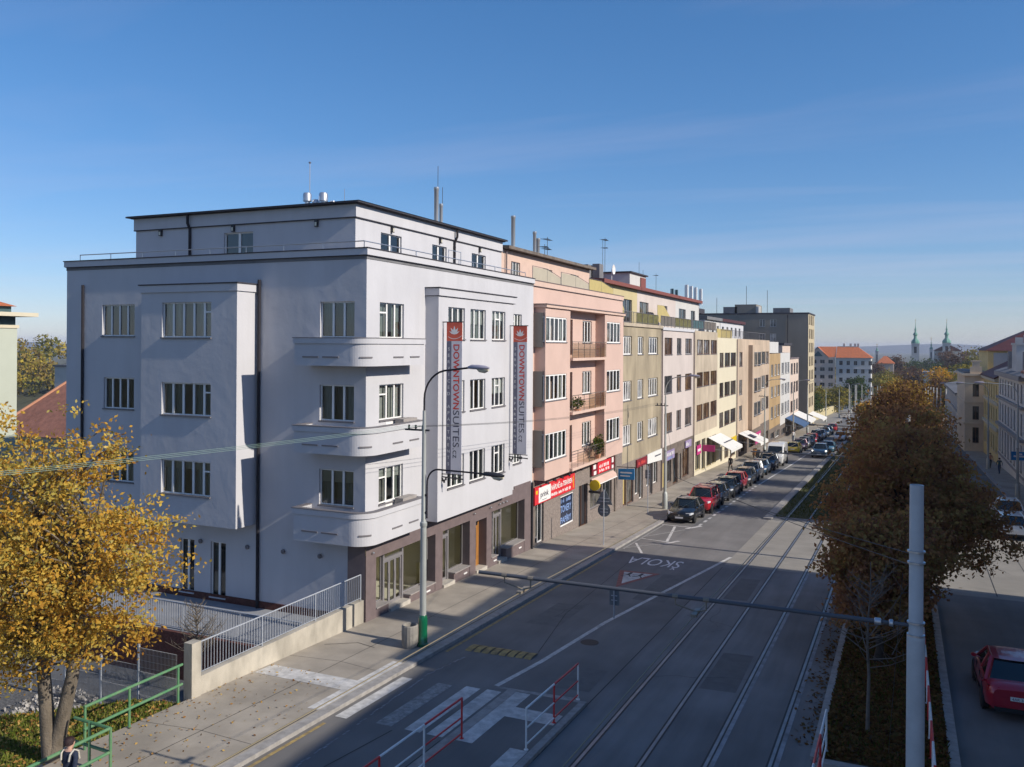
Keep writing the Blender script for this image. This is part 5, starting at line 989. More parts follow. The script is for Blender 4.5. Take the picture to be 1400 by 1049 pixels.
h = right_house('tall pale yellow house with a hipped dark red roof behind the yellow one', 141.5, 158, 10.9, 9.2, 12.2, 'ochre_yellow', 'red_roof', [(-3.6, -1.6), (.2, 2.), (3.6, 5.4)], cols(143, 4, 3.8, 1.2), back=11, gable=False)
b = MB(); b.fquad(FY(141.48), 11.6, 20.5, 6.3, 8.9, 0); b.build('plaster_panel', 'chalk', h)
# beige corner house with a stepped gable ornament
bt = thing('town_house', (9.6, 146, gz(146)), 'narrow beige corner house with a small ornamental gable, left of the yellow house', 'house')
F2 = FY(140.6); hs = [(8.95, 9.75, 2.7, 4.5), (8.95, 9.75, -.6, 1.3), (8.95, 9.75, -3.9, -1.7)]
b = MB(); b.wall(F2, 7.95, 10.8, -9, 5.6, hs, .2); b.wall(FX(7.95, -1), 140.6, 160, -9, 5.6); b.wall(FY(160, 1), 7.95, 10.8, -9, 5.6); b.build('wall', 'sandy_stucco', bt)
b = MB(); b.box(7.6, 10.9, 140.2, 160.2, 5.6, 5.95); b.box(7.85, 10.85, 140.5, 160, 1.75, 1.95); b.box(7.8, 10.9, 140.45, 160, -1.3, -1.05); b.box(8.6, 10.1, 140.4, 141.2, 5.95, 6.9); b.box(8.9, 9.8, 140.4, 141.2, 6.9, 7.6); b.box(8.7, 10., 140.35, 141.25, 7.6, 7.8); b.build('cornice', 'sandy_stucco', bt)
for q in hs: window(bt, F2, *q, n=2, near=False, glass='pane', frame='frame_brown', sill='tan', depth=.2)
b = MB(); b.box(7.9, 10.8, 140.8, 160, 5.95, 6.2); b.build('roof', 'roof_felt', bt)
right_house('pale bluish town house row beyond the beige corner house', 160.5, 205, 8.1, 2.2, 3.6, 'pale_stucco', 'roof_felt', [(-6.2, -4.2), (-3.2, -1.5), (-.3, 1.4)], cols(162, 11, 3.8, 1.4), bands=((1.75, .4, .4), (-.9, .2, .3), (-3.9, .25, .35)), bm='bench_stone')
# houses of the same row nearer the camera: out of the picture, they shade the street
right_house('ochre town house just past the right edge beyond the side street', 61.5, 78, 10.5, 8.2, 12.6, 'cream', 'red_roof', [(-1.6, .4), (1.8, 3.6), (5., 6.8)], cols(63, 5, 3., 1.3), bands=((7.6, .4, .5),))
right_house('pinkish town house between the ochre and grey ones on the right row', 78, 95, 10.5, 7.4, 11., 'rose', 'brown_roof', [(-2.2, -.2), (1.4, 3.2), (4.6, 6.2)], cols(79.5, 5, 3., 1.3), bands=((6.8, .4, .5),))
h = right_house('large cream corner house on the near side of the side street', 23.5, 44.6, 11.0, 14.5, 17.6, 'cream', 'red_roof', [(.4, 2.4), (3.9, 5.9), (7.3, 9.3), (10.7, 12.7)], cols(25, 6, 3.2, 1.4), bands=((13.9, .4, .5), (3.0, .2, .3)), base=-3)
for y, z in ((27, 19.3), (33.5, 18.8), (38, 19.6), (42.5, 18.6)): b = MB(); b.box(15.5, 17, y, y+1.6, 15.5, z); b.build('chimney_stack', 'brick', h)
h = right_house('tan town house beside the large cream corner house', 3., 23.3, 11.0, 13.6, 17.4, 'tan', 'brown_roof', [(1., 3.), (4.4, 6.4), (7.8, 9.8)], cols(4, 5, 2.9, 1.4), bands=((12.2, .4, .5),), base=-3)

# far end of the avenue
wb = thing('apartment_house', (-18.5, 386, gz(386)), 'long white four storey house with an orange hipped roof closing the street', 'apartment house')
F3 = FY(380); G0 = -16
hs = [(-24.0+k*2.75, -22.7+k*2.75, z, z+1.75) for k in range(5) for z in (2.4, -.9, -4.4, -8)]
b = MB(); b.wall(F3, -25.3, -12.1, G0, 5.3, hs, .15); b.wall(FX(-12.1), 380, 394, G0, 5.3); b.build('wall', 'chalk', wb)
b = MB(); b.box(-25.3, -11.9, 379.8, 380, 5., 5.4); b.box(-25.3, -12, 379.85, 380, .9, 1.2); b.build('cornice', 'white_trim', wb)
b = MB(); A, B_, C, D = (-25.3, 379.4, 5.4), (-11.5, 379.4, 5.4), (-11.5, 394.6, 5.4), (-25.3, 394.6, 5.4); E1, E2 = (-25.3, 387, 10.), (-17.5, 387, 10.)
b.face([A, B_, E2, E1]); b.face([B_, C, E2]); b.face([C, D, E1, E2]); b.build('roof', 'orange_roof', wb)
for q in hs: window(wb, F3, *q, n=2, near=False, glass='pane', frame='frame_grey', sill=None)
for x in (-23, -20.5, -18.8, -17.6): b = MB(); b.box(x, x+.8, 386.5, 387.5, 9.5, 11.2); b.build('chimney_stack', 'chalk', wb)
wc = thing('apartment_house', (-31, 386, gz(386)), 'cream gabled wing with a green attic window left of the white house', 'apartment house')
hs = [(-34.6+k*3.2, -32.8+k*3.2, z, z+1.5) for k in range(3) for z in (3., -.1, -3.2, -6.4)]
b = MB(); b.wall(F3, -36.2, -25.6, G0, 5.6, hs, .15); b.face([(-36.2, 380, 5.6), (-28.3, 380, 5.6), (-32.3, 380, 9.6)]); b.wall(FX(-36.2, -1), 380, 394, G0, 5.6); b.build('wall', 'rose', wc)
b = MB(); b.face([(-36.8, 379.5, 5.3), (-32.3, 379.5, 9.8), (-32.3, 394, 9.8), (-36.8, 394, 5.3)]); b.face([(-27.7, 379.5, 5.3), (-32.3, 379.5, 9.8), (-32.3, 394, 9.8), (-27.7, 394, 5.3)]); b.face([(-29, 380.3, 5.6), (-25.5, 380.3, 5.6), (-25.5, 387, 9.9), (-32.3, 387, 9.9)]); b.build('roof', 'orange_roof', wc)
for q in hs: window(wc, F3, *q, n=2, near=False, glass='pane', frame='frame_grey', sill=None)
b = MB(); b.face([(-34.2, 379.9, 5.9), (-30.3, 379.9, 5.9), (-32.2, 379.9, 8.1)]); b.build('attic_window', 'screen_teal', wc)
yw = thing('garden_wall', (-19, 240, gz(240)), 'low yellow plaster wall along the path beyond the grey block', 'wall'); b = MB(); b.slope(-20.2, -19.6, 212, 300, -.3, 2.2, 0, 6); b.build('plaster', 'yellow_plaster', yw)
pth = MB(); pth.strip(-19.4, -15.2, 209, 330, .14, 4); struct('far_path', pth, 'path_concrete')
# monastery church towers on the hill
def tower(label, x, y, w_, zb, zs, zt, seg=8):
    t = thing('church_tower', (x, y, zb), label, 'church tower'); k = w_/2
    hs = [(x-k*.35, x+k*.35, zs-5.5, zs-1.5)]
    b = MB(); b.wall(FY(y-k), x-k, x+k, zb, zs, hs, .5); b.wall(FX(x+k), y-k, y+k, zb, zs); b.wall(FX(x-k, -1), y-k, y+k, zb, zs); b.wall(FY(y+k, 1), x-k, x+k, zb, zs); b.build('shaft', 'chalk', t)
    b = MB(); b.fquad(FY(y-k), *hs[0], -.5); b.build('belfry_opening', 'black_metal', t)
    b = MB(); b.box(x-k*1.12, x+k*1.12, y-k*1.12, y+k*1.12, zs, zs+.5); b.build('cornice', 'chalk', t)
    H = zt-zs-.5; b = MB(); b.lathe((x, y, zs+.5), [(k*1.05, 0), (k*1.12, H*.05), (k*.95, H*.13), (k*.55, H*.2), (k*.4, H*.24), (k*.4, H*.36), (k*.62, H*.38), (k*.6, H*.43), (k*.3, H*.5), (k*.22, H*.53), (k*.22, H*.6), (k*.32, H*.62), (k*.12, H*.7), (k*.03, H*.95)], seg); b.build('copper_spire', 'copper_green', t, smooth=30)
    b = MB(); b.lathe((x, y, zt-H*.06), [(0, -.3), (.3, 0), (0, .3)], 8); b.box(x-.06, x+.06, y-.06, y+.06, zt-.3, zt+1.6); b.box(x-.5, x+.5, y-.05, y+.05, zt+.6, zt+.75); b.build('cross', 'gold', t)
tower('left monastery tower with a white shaft and green copper spire', 6.4, 600, 4.4, -15, 11.9, 26.); tower('right monastery tower with a green copper spire rising behind rusty trees', 23.8, 600, 4.4, -15, 12.3, 26.)
tower('small slender ridge turret between the two monastery towers', 15.3, 600, 1.7, -10, 8.5, 15.)
nv = thing('monastery_nave', (22, 612, -15), 'pale monastery church nave half hidden under the right tower', 'church'); b = MB(); b.box(17.5, 32, 604, 630, -15, 8.); b.build('wall', 'chalk', nv); b = MB(); b.hexa([(17, 603, 8), (32.5, 603, 8), (32.5, 631, 8), (17, 631, 8), (24.5, 603, 12.), (25, 603, 12.), (25, 631, 12.), (24.5, 631, 12.)]); b.build('roof', 'red_roof', nv)
tower('tiny dark pointed turret right of the white orange roofed house', -13.5, 520, 1.5, -10, 7.3, 10.5)
rh = thing('villa', (-5, 516, -15), 'small red roofed pale villa among trees right of the white house', 'house'); b = MB(); b.box(-13, -5, 510, 522, -15, 1.2); b.build('wall', 'rose', rh); b = MB(); b.hexa([(-13.6, 509, 1.2), (-4.4, 509, 1.2), (-4.4, 523, 1.2), (-13.6, 523, 1.2), (-10, 515, 5), (-8.5, 515, 5), (-8.5, 517, 5), (-10, 517, 5)]); b.build('roof', 'orange_roof', rh)
# far right hillside house roofs
lb = thing('apartment_house', (24, 260, gz(260)), 'long pale low building far down the avenue between tree crowns', 'house'); b = MB(); b.box(8, 40, 420, 440, -16, -2.); b.build('wall', 'chalk', lb); b = MB(); b.box(7.5, 40.5, 419.5, 440.5, -2, -.8); b.build('roof', 'roof_felt', lb)

# left background: pale green house, red roofed house, distant roofs
gh = thing('apartment_house', (-61, 36, -4), 'pale green apartment house with a flat eave at the left edge', 'apartment house')
xr, yg = -52., 38.5; F4 = FX(xr)
hs = [(yg-1.35-1.5-2.6*k, yg-1.35-2.6*k, z, z+1.9) for k in range(2) for z in (7.9, 4.6, 1.3, -2)]
b = MB(); b.wall(F4, 32.6, yg, -8, 10.6, hs, .25); b.wall(FY(32.6), -70, xr, -8, 10.6); b.wall(FY(yg, 1), -70, xr, -8, 10.6); b.build('wall', mat('pale green plaster', (.46, .49, .41), .9, .7, .06), gh)
b = MB(); b.box(-70, xr+.06, 32.5, yg+.1, 10.4, 10.6); b.box(-70, xr+.8, 31.8, yg+.9, 11.15, 11.4); b.build('eave', 'cream', gh); b = MB(); b.box(-70, xr-.1, 32.7, yg-.05, 10.6, 11.15); b.box(-70, xr-.3, 33, yg-.2, 11.4, 11.8); b.build('dark_band', 'screen_teal', gh)
b = MB(); b.hexa([(-70, 32.6, 11.8), (xr, 32.6, 11.8), (xr, yg, 11.8), (-70, yg, 11.8), (-70, 35.3, 13.4), (xr-3, 35.3, 13.), (xr-3, 35.8, 13.), (-70, 35.8, 13.4)]); b.build('roof', 'orange_roof', gh)
for q in hs: window(gh, F4, *q, n=2, near=False, glass='pane', frame='frame_white', depth=.2, cross=(0, 1))
rr = thing('apartment_house', (-79, 66, -5), 'house with a steep brownish red tiled roof behind the white corner house', 'apartment house')
b = MB(); b.box(-84, -56, 60.5, 74, -8, -.3); b.build('wall', 'chalk', rr); b = MB(); b.box(-84.5, -55.8, 60, 74.5, -.3, .25); b.build('eave', 'cream', rr)
b = MB(); A, B_, C, D = (-84.8, 59.6, .25), (-55, 59.6, .25), (-55, 75, .25), (-84.8, 75, .25); E1, E2 = (-79.5, 67, 6.7), (-57, 67, 6.7); b.face([A, B_, E2, E1]); b.face([A, E1, D]); b.face([B_, C, E2]); b.face([C, D, E1, E2]); b.build('roof', 'brown_roof', rr)
b = MB(); b.tube([(-79.5, 67, 6.7), (-57, 67, 6.7)], .2, 6); b.tube([(-79.5, 67, 6.7), (-84.8, 59.6, .3)], .16, 6); b.build('ridge_tiles', 'salmon', rr)
for x in (-66, -63, -60): window(rr, FY(60.5), x, x+1.4, -3., -1.2, n=2, near=False, glass='pane', frame='frame_white', depth=-.05)
for i, (x, y, w_, z, m, lab) in enumerate([(-112, 92, 4, 6.4, 'chalk', 'pale flat roof hut behind the ridge of the brown red roof'), (-104, 96, 3, 5.8, 'roof_felt', 'grey rooftop block behind the ridge of the brown red roof'), (-96, 94, 2.4, 5.9, 'salmon', 'salmon chimney block beside the pale green house'), (-91, 99, 4, 6., 'chalk', 'low white roof edge between the forest and the brown red roof')]):
    t = thing('rooftop', (x, y, -5), lab, 'roof'); b = MB(); b.box(x-w_, x+w_, y, y+6, -8, z-.5); b.build('wall', m, t); b = MB(); b.box(x-w_-.2, x+w_+.2, y-.2, y+6.2, z-.498, z-.2); b.build('roof', 'roof_felt', t)
    b = MB(); b.box(x-.4, x+.4, y+2, y+3, z-.2, z+.5); b.build('chimney_stack', 'chalk', t)
# ================================================================ STREET FURNITURE
def lamp(label, x, y, dirx=1, second=False, bar=False, green=False, H=9.6, reach=2.4, group='street lamps along the avenue'):
    g0 = gz(y)+.12; t = thing('street_lamp', (x, y, g0), label, 'street lamp', group); s = dirx
    b = MB()
    if green:
        b.lathe((x, y, g0), [(.2, 0), (.2, .1), (.165, .14), (.155, .55), (.165, .9), (.14, 1.02), (.11, 1.08)], 18); b.build('base', 'lamp_green', t, smooth=40)
    else: b.lathe((x, y, g0), [(.2, 0), (.19, 1.1), (.13, 1.2), (.11, 1.25)], 12); b.build('base', 'lamp_pole', t, smooth=40)
    b = MB(); zc = g0+H; b.tube([(x, y, g0+.9), (x, y, g0+4.2)], [.115, .105], 14); b.tube([(x, y, g0+4.2), (x, y, g0+4.25), (x, y, g0+7.3), (x, y, zc-1.5)], [.105, .085, .07, .055], 12)
    b.lathe((x, y, g0+4.1), [(.11, 0), (.125, .03), (.125, .14), (.09, .18)], 14)
    b.build('pole', 'lamp_pole', t, smooth=40)
    b = MB(); pts = [(x, y, zc-1.5)]
    for k in range(9):
        a = math.pi/2*k/8; pts.append((x+s*.95*(1-math.cos(a)), y, zc-1.1+1.0*math.sin(a)))
    pts.append((x+s*(reach-.65), y, zc)); b.tube(pts, .034, 8); b.build('arm', 'dark_pipe' if green else 'lamp_pole', t, smooth=60)
    def head(hx, hz, dark=False):
        rings = []
        for k, (u, hw, h0, h1) in enumerate(((0, .05, -.04, .05), (.12, .085, -.05, .1), (.4, .12, -.06, .1), (.62, .12, -.06, .08), (.78, .05, -.04, .03))):
            rings.append([(hx+s*u, y+hw*math.cos(q), hz+(h1 if math.sin(q) > 0 else -h0)*math.sin(q)) for q in np.linspace(0, 6.283, 13)[:-1]])
        b = MB(); b.loft(rings); hd = b.build('lamp_head', 'lamp_head' if not dark else 'black_metal', t, smooth=60)
        rings = [[(hx+s*u, y+hw*math.cos(q), hz-.05-d*abs(math.sin(q)) if math.sin(q) < 0 else hz-.05) for q in np.linspace(0, 6.283, 13)[:-1]] for u, hw, d in ((.33, .03, .02), (.42, .1, .1), (.62, .11, .13), (.76, .06, .06))]
        b = MB(); b.loft(rings); b.build('lens', 'lamp_lens', hd, smooth=60)
    head(x+s*(reach-.72), zc)
    if second:
        z2 = g0+6.1; b = MB(); pts = [(x+.13, y, z2-1.7), (x+.13, y, z2-.6)]
        for k in range(1, 9):
            a = math.pi/2*k/8; pts.append((x+.13+.42*(1-math.cos(a)), y, z2-.5+.5*math.sin(a)))
        pts.append((x+2.3, y, z2-.03)); b.tube(pts, .03, 8); b.tube([(x, y, z2-1.5), (x+.14, y, z2-1.5)], .05, 6); b.tube([(x, y, z2-.9), (x+.14, y, z2-.9)], .05, 6); b.build('arm', 'dark_pipe', t, smooth=60); head(x+2.25, z2-.05, True)
    if bar:
        zb_ = g0+7.42; b = MB(); b.box(x-.75, x+.2, y-.03, y+.03, zb_-.03, zb_+.03)
        for k in range(3): b.lathe((x-.6+.27*k, y, zb_+.03), [(.02, 0), (.045, .03), (.03, .08), (.045, .12), (0, .15)], 8)
        b.build('crossbar', 'black_metal', t)
    return t
lamp('lamp post with a glossy green base and two arms before the white corner house', -15.06, 26.35, second=True, bar=True, green=True)
lamp('grey lamp post on the pavement beside the first black parked car', -15.65, 62.2, bar=True)
for y, lab in ((112, 'lamp post standing before the white awning with the dark square'), (143, 'lamp post in front of the ochre brown house'), (165, 'lamp post by the blue and white awning')): lamp(lab, -15.7, y, bar=y < 120)
lamp('lamp post before the yellow and white town house on the right pavement', 8.7, 112, -1, reach=3.2); lamp('second lamp post on the right pavement, beyond the beige corner house', 8.7, 160, -1, reach=3.2); lamp('lamp post at the right edge before the grey ornate house', 8.7, 84, -1, reach=3.2)
for y, x, lab in ((216, -16.5, 'far lamp post just past the tall grey block'), (246, -15.5, 'far lamp post by the yellow garden wall'), (282, -14.5, 'farthest lamp post along the path')): lamp(lab, x, y, H=9)
def thin_pole(label, x, y, h, r=.09, m='chalk'):
    t = thing('catenary_pole', (x, y, gz(y)), label, 'pole', 'tram wire poles'); b = MB(); b.tube([(x, y, gz(y)), (x, y, gz(y)+h)], [r*1.2, r], 8); b.build('shaft', m, t, smooth=40)
    b = MB(); b.lathe((x, y, gz(y)+h), [(r*1.3, 0), (r*1.3, .06), (0, .1)], 8); b.build('cap', 'pole_grey', t)
# catenary poles with a boom over both tracks
cat_lab = ['thick two stage grey catenary pole with a black boom, nearest the camera', 'catenary pole with a thin boom behind the near chestnut trees', 'catenary pole whose boom crosses in front of the white van', 'catenary pole with a boom above the moving blue car', 'catenary pole with a boom by the blue and white awning', 'catenary pole with a boom level with the tall grey block', 'catenary pole with a boom beyond the tall grey block']
for i, y in enumerate((15.5, 49, 83, 117, 151, 185, 219)):
    x = .2; g0 = gz(y); t = thing('catenary_pole', (x, y, g0), cat_lab[i], 'pole', 'catenary poles with booms')
    zb_ = g0+5.62; b = MB(); b.lathe((x, y, g0), [(.2, 0), (.2, .25), (.142, .27), (.135, 5.4), (.135, 5.45), (.108, 5.5), (.104, 7.88), (.085, 7.88), (.085, 7.6)], 28); b.build('pole', 'pole_grey', t, smooth=35)
    b = MB(); b.tube([(x-.1, y, zb_), (x-.55, y, zb_)], .03, 8); b.tube([(x-.5, y, zb_), (-7.6, y, zb_)], .036, 10); b.build('boom', 'boom_black', t, smooth=40)
    for z in (zb_-.16, zb_+.04, g0+6.62, g0+6.8): b = MB(); b.lathe((x, y, z), [(.115, 0), (.135, .005), (.135, .03), (.115, .035)], 20); b.build('clamp', 'steel', t, smooth=40)
    for dx_, l in ((.62, .1), (.4, .06)): b = MB(); b.lathe((x-dx_, y, zb_), [(.04, 0), (.055, .01), (.055, l), (.04, l+.01)], 10, 0, 'x'); b.build('boom_joint', 'steel', t, smooth=40)
    b = MB()
    for cx in (-6.7, -3.35):
        b.tube([(cx-.35, y, zb_), (cx-.35, y, zb_-.14), (cx, y+.1, zb_-.26)], .016, 6); b.tube([(cx+.2, y, zb_), (cx+.2, y, zb_-.18), (cx, y+.1, zb_-.26)], .016, 6); b.lathe((cx-.35, y, zb_), [(.045, -.05), (.045, .05)], 8, 0, 'x'); b.lathe((cx+.2, y, zb_), [(.045, -.05), (.045, .05)], 8, 0, 'x'); b.box(cx-.05, cx+.05, y-.12, y+.3, zb_-.3, zb_-.25)
    b.build('wire_hanger', 'insul', t)
for y, x in ((236, -7.5), (250, -5), (268, -8), (292, -6.5), (318, -8), (240, 1.5), (262, 1.8)): thin_pole('pale tram pole far along the avenue', x, y, 8.5)
for y in (132, 150, 168, 186, 205, 228, 255): thin_pole('white pole in the row right of the median trees', 5.2, y, 8.8)
for y, x in ((226, -12), (244, -11.5), (262, -12), (284, -11.5), (305, -12)): thin_pole('pale pole in the row before the far path', x, y, 8.8)
def wire(name, label, pts, r, m, sag=0., n=12):
    b = MB()
    for p, q in zip(pts[:-1], pts[1:]):
        p, q = Vector(p), Vector(q); b.tube([p.lerp(q, k/n)-Vector((0, 0, sag*4*(k/n)*(1-k/n))) for k in range(n+1)], r, 5)
    tag(b.build(name, m, loc=pts[0]), label, 'wire')
ys_ = [-18.5, 15.5, 49, 83, 117, 151, 185, 219, 253]
for cx, lab in ((-6.7, 'bare contact wire above the left tram track'), (-3.35, 'bare contact wire above the right tram track')): wire('contact_wire', lab, [(cx, y, gz(y)+5.33) for y in ys_], .0085, 'wire_copper', .1, 6)
for k in range(3):
    x0 = -15.66+.27*k; wire('power_line', ['green overhead wire on the outer insulator of the crossbar', 'green overhead wire on the middle insulator of the crossbar', 'green overhead wire on the inner insulator, nearest the lamp post'][k], [(x0, 26.35, 6.72), (x0-.1, -9, 8.15)], .0045, 'wire_green', .3)
    wire('power_line', ['thin wire from the outer insulator to the next lamp post', 'thin wire from the middle insulator to the next lamp post', 'thin wire from the inner insulator to the next lamp post'][k], [(x0, 26.35, 6.68), (x0-.6, 62.2, 5.42)], .006, 'wire', .3)
wire('span_wire', 'steel span wire tied from the near grey pole across the tracks', [(.1, 15.5, 6.2), (-7.2, 30, 5.0), (-15.6, 62, 5.0)], .008, 'wire', .1); wire('span_wire', 'second steel span wire tied from the near grey pole, slightly lower', [(.1, 15.5, 6.02), (-6.7, 33, 4.3)], .008, 'wire', .1)
wire('stay_wire', 'thin vertical stay wire dropping into the median behind the near pole', [(.0, 20, 4.8), (-.3, 24.3, -.8)], .006, 'wire')
# litter bin, traffic signs
t = thing('litter_bin', (-15.38, 26.02, gz(26)+.12), 'ribbed round concrete litter bin beside the green lamp base', 'litter bin')
b = MB(); n = 32; rings = []
for r_, z in ((.225, 0), (.26, .1), (.275, .45), (.27, .74), (.25, .78)): rings.append([(-15.38+(r_*(1+.03*(k % 2)))*math.cos(6.283*k/n), 26.02+(r_*(1+.03*(k % 2)))*math.sin(6.283*k/n), gz(26)+.12+z) for k in range(n)])
b.loft(rings, caps=False); rings = [[(-15.38+r_*math.cos(6.283*k/n), 26.02+r_*math.sin(6.283*k/n), gz(26)+.12+z) for k in range(n)] for r_, z in ((.25, .78), (.215, .77), (.2, .3))]; b.loft(rings, caps=False); b.build('shell', 'concrete_dark', t, smooth=20)
b = MB(); b.lathe((-15.38, 26.02, gz(26)+.42), [(0, 0), (.2, 0), (.2, .01), (0, .01)], 16); b.build('liner', 'black_metal', t)
def road_sign(label, x, y, plates, h, m='sign_back'):
    g0 = gz(y)+.1; t = thing('traffic_sign', (x, y, g0), label, 'traffic sign'); b = MB(); b.tube([(x, y, g0), (x, y, g0+h)], .03, 8); b.build('post', 'rail_grey', t, smooth=40)
    for kind, z, s in plates:
        b = MB(); yy = y+.035
        if kind == 'round': pts = [(x+s*math.cos(a), z+s*math.sin(a)) for a in np.linspace(0, 6.283, 25)[:-1]]
        elif kind == 'tri': pts = [(x-s, z-s*.55), (x+s, z-s*.55), (x+s*.08, z+s*1.15), (x-s*.08, z+s*1.15)]
        else: pts = [(x-s, z-s*1.5 if kind == 'tall' else z-s), (x+s, z-s*1.5 if kind == 'tall' else z-s), (x+s, z+s*1.5 if kind == 'tall' else z+s), (x-s, z+s*1.5 if kind == 'tall' else z+s)]
        b.loft([[(p, yy, g0+q) for p, q in pts], [(p, yy+.02, g0+q) for p, q in pts]]); pl__ = b.build('sign_plate', m, t)
        b = MB(); b.box(x-s*.6, x+s*.6, yy-.03, yy-.001, g0+z+.06, g0+z+.09); b.box(x-s*.6, x+s*.6, yy-.03, yy-.001, g0+z-.12, g0+z-.09); b.build('fixing_rail', 'rail_grey', pl__)
road_sign('triangular over round traffic sign seen from its grey back on the pavement', -15.28, 46.94, [('tri', 2.55, .5), ('round', 1.95, .37)], 3.1); road_sign('slim signpost with a small tall plate beside the black parked car', -16.1, 59.2, [('tall', 2.75, .2)], 3.3)
road_sign('grey backed rectangular marker sign standing in the road left of the tracks', -10.3, 33, [('tall', .78, .2)], 1.2)
b_ = thing('street_sign', (10., 106, gz(106)), 'blue and white shop board on a post at the right edge', 'sign'); b = MB(); b.box(9.2, 10.5, 93.9, 94, -.9, -.1); b.build('board', 'sign_blue', b_); b = MB(); b.box(9.4, 10.3, 93.88, 93.898, -.6, -.45); b.box(9.6, 10.1, 93.88, 93.898, -.4, -.25); b.build('white_mark', 'white_rail', b_); b = MB(); b.tube([(10.5, 93.95, -.2), (10.2, 93.95, gz(94))], .04, 6); b.build('post', 'pole_grey', b_)
def crowd_fence(label, x, y0, y1, step, first, h=1.05, lo=(.55, .14), z0=.1, pf=None):
    """pipe fence whose panels alternate red and white; runs from y0 towards the camera"""
    pf = first if pf is None else pf
    t = thing('pedestrian_fence', (x, (y0+y1)/2, gz((y0+y1)/2)), label, 'fence', 'red and white pedestrian fences'); n = round((y0-y1)/step); c = ('red_paint', 'white_rail')
    for k in range(n):
        a, e = y0-k*step, y0-(k+1)*step; m = c[(k+first) % 2]; b = MB()
        for hh in (h, *lo): b.tube([(x, a, gz(a)+z0+hh), (x, e, gz(e)+z0+hh)], .028 if hh == h else .022, 8)
        b.build('rail', m, t, smooth=40)
    for k in range(n+1):
        a = y0-k*step; b = MB(); b.tube([(x, a, gz(a)+z0-.05), (x, a, gz(a)+z0+h+.01)], .027, 8); b.lathe((x, a, gz(a)+z0), [(.06, 0), (.06, .02), (.03, .03)], 10); b.build('post', c[(k+pf) % 2], t, smooth=40)
crowd_fence('red and white pipe fence on the stop island beside the crossing stripes', -10.35, 20.15, 8.4, 1.95, 0); crowd_fence('short white and red pipe fence at the track side of the stop island', -8.6, 24.12, 20.28, 1.92, 0, pf=1)
crowd_fence('white ended pipe fence at the kerb of the leafy median', -1.75, 23.7, 16.7, 1.75, 1); crowd_fence('long striped pipe fence along the median behind the thick grey pole', .68, 37, 21.6, 1.4, 1, .95, (.5,))

# ================================================================ VEHICLES
KIND = {   # length, width, height, belt, stations (y, half width, low, top), cabin base y0,y1, roof y0,y1, wheel y
 'sedan': (4.5, 1.78, 1.43, .95, [(0, .6, .36, .6), (.1, .76, .26, .68), (.45, .86, .2, .78), (1.1, .89, .19, .9), (1.45, .89, .19, .95), (3.5, .89, .19, .97), (4.05, .87, .22, 1.), (4.4, .8, .28, .97), (4.5, .7, .4, .88)], (1.2, 4.0), (1.95, 3.2), (.82, 3.5)),
 'hatch': (4.1, 1.75, 1.48, .96, [(0, .6, .36, .62), (.1, .76, .26, .72), (.4, .85, .2, .82), (.95, .875, .19, .92), (1.3, .875, .19, .96), (3.3, .875, .19, .98), (3.8, .86, .22, .98), (4.02, .8, .28, .95), (4.1, .72, .4, .85)], (1.0, 4.0), (1.75, 3.5), (.78, 3.3)),
 'suv': (4.35, 1.83, 1.68, 1.08, [(0, .64, .42, .78), (.08, .8, .32, .9), (.35, .89, .26, .98), (.95, .915, .25, 1.06), (1.3, .915, .25, 1.08), (3.6, .915, .25, 1.1), (4.1, .9, .28, 1.1), (4.28, .86, .34, 1.06), (4.35, .78, .45, .95)], (1.05, 4.25), (1.7, 3.95), (.82, 3.5)),
 'wagon': (4.4, 1.78, 1.47, .96, [(0, .6, .36, .62), (.1, .76, .26, .7), (.45, .86, .2, .8), (1.1, .89, .19, .91), (1.45, .89, .19, .96), (3.6, .89, .19, .98), (4.1, .88, .22, .98), (4.33, .82, .28, .95), (4.4, .74, .4, .85)], (1.2, 4.35), (1.95, 3.95), (.82, 3.5)),
}
def paint(name, col, metallic=.3, flake=.1): return mat('car paint '+name, col, .3, 40, flake, metal=metallic, coat=.8, spec=.5)
PAINT = {'black': paint('black', (.012, .013, .015)), 'red': paint('red', (.42, .012, .02), .1), 'navy': paint('navy', (.012, .022, .045)), 'grey': paint('graphite', (.05, .055, .06)), 'silver': paint('silver', (.4, .41, .42), .6), 'blue': paint('steel blue', (.05, .1, .17)), 'white': paint('white', (.7, .7, .69), 0), 'yellow': paint('yellow', (.65, .5, .04), 0), 'plum': paint('plum', (.08, .02, .04)), 'teal': paint('pale teal blue', (.1, .22, .3)), 'crimson': paint('dark crimson', (.42, .015, .035), .1)}
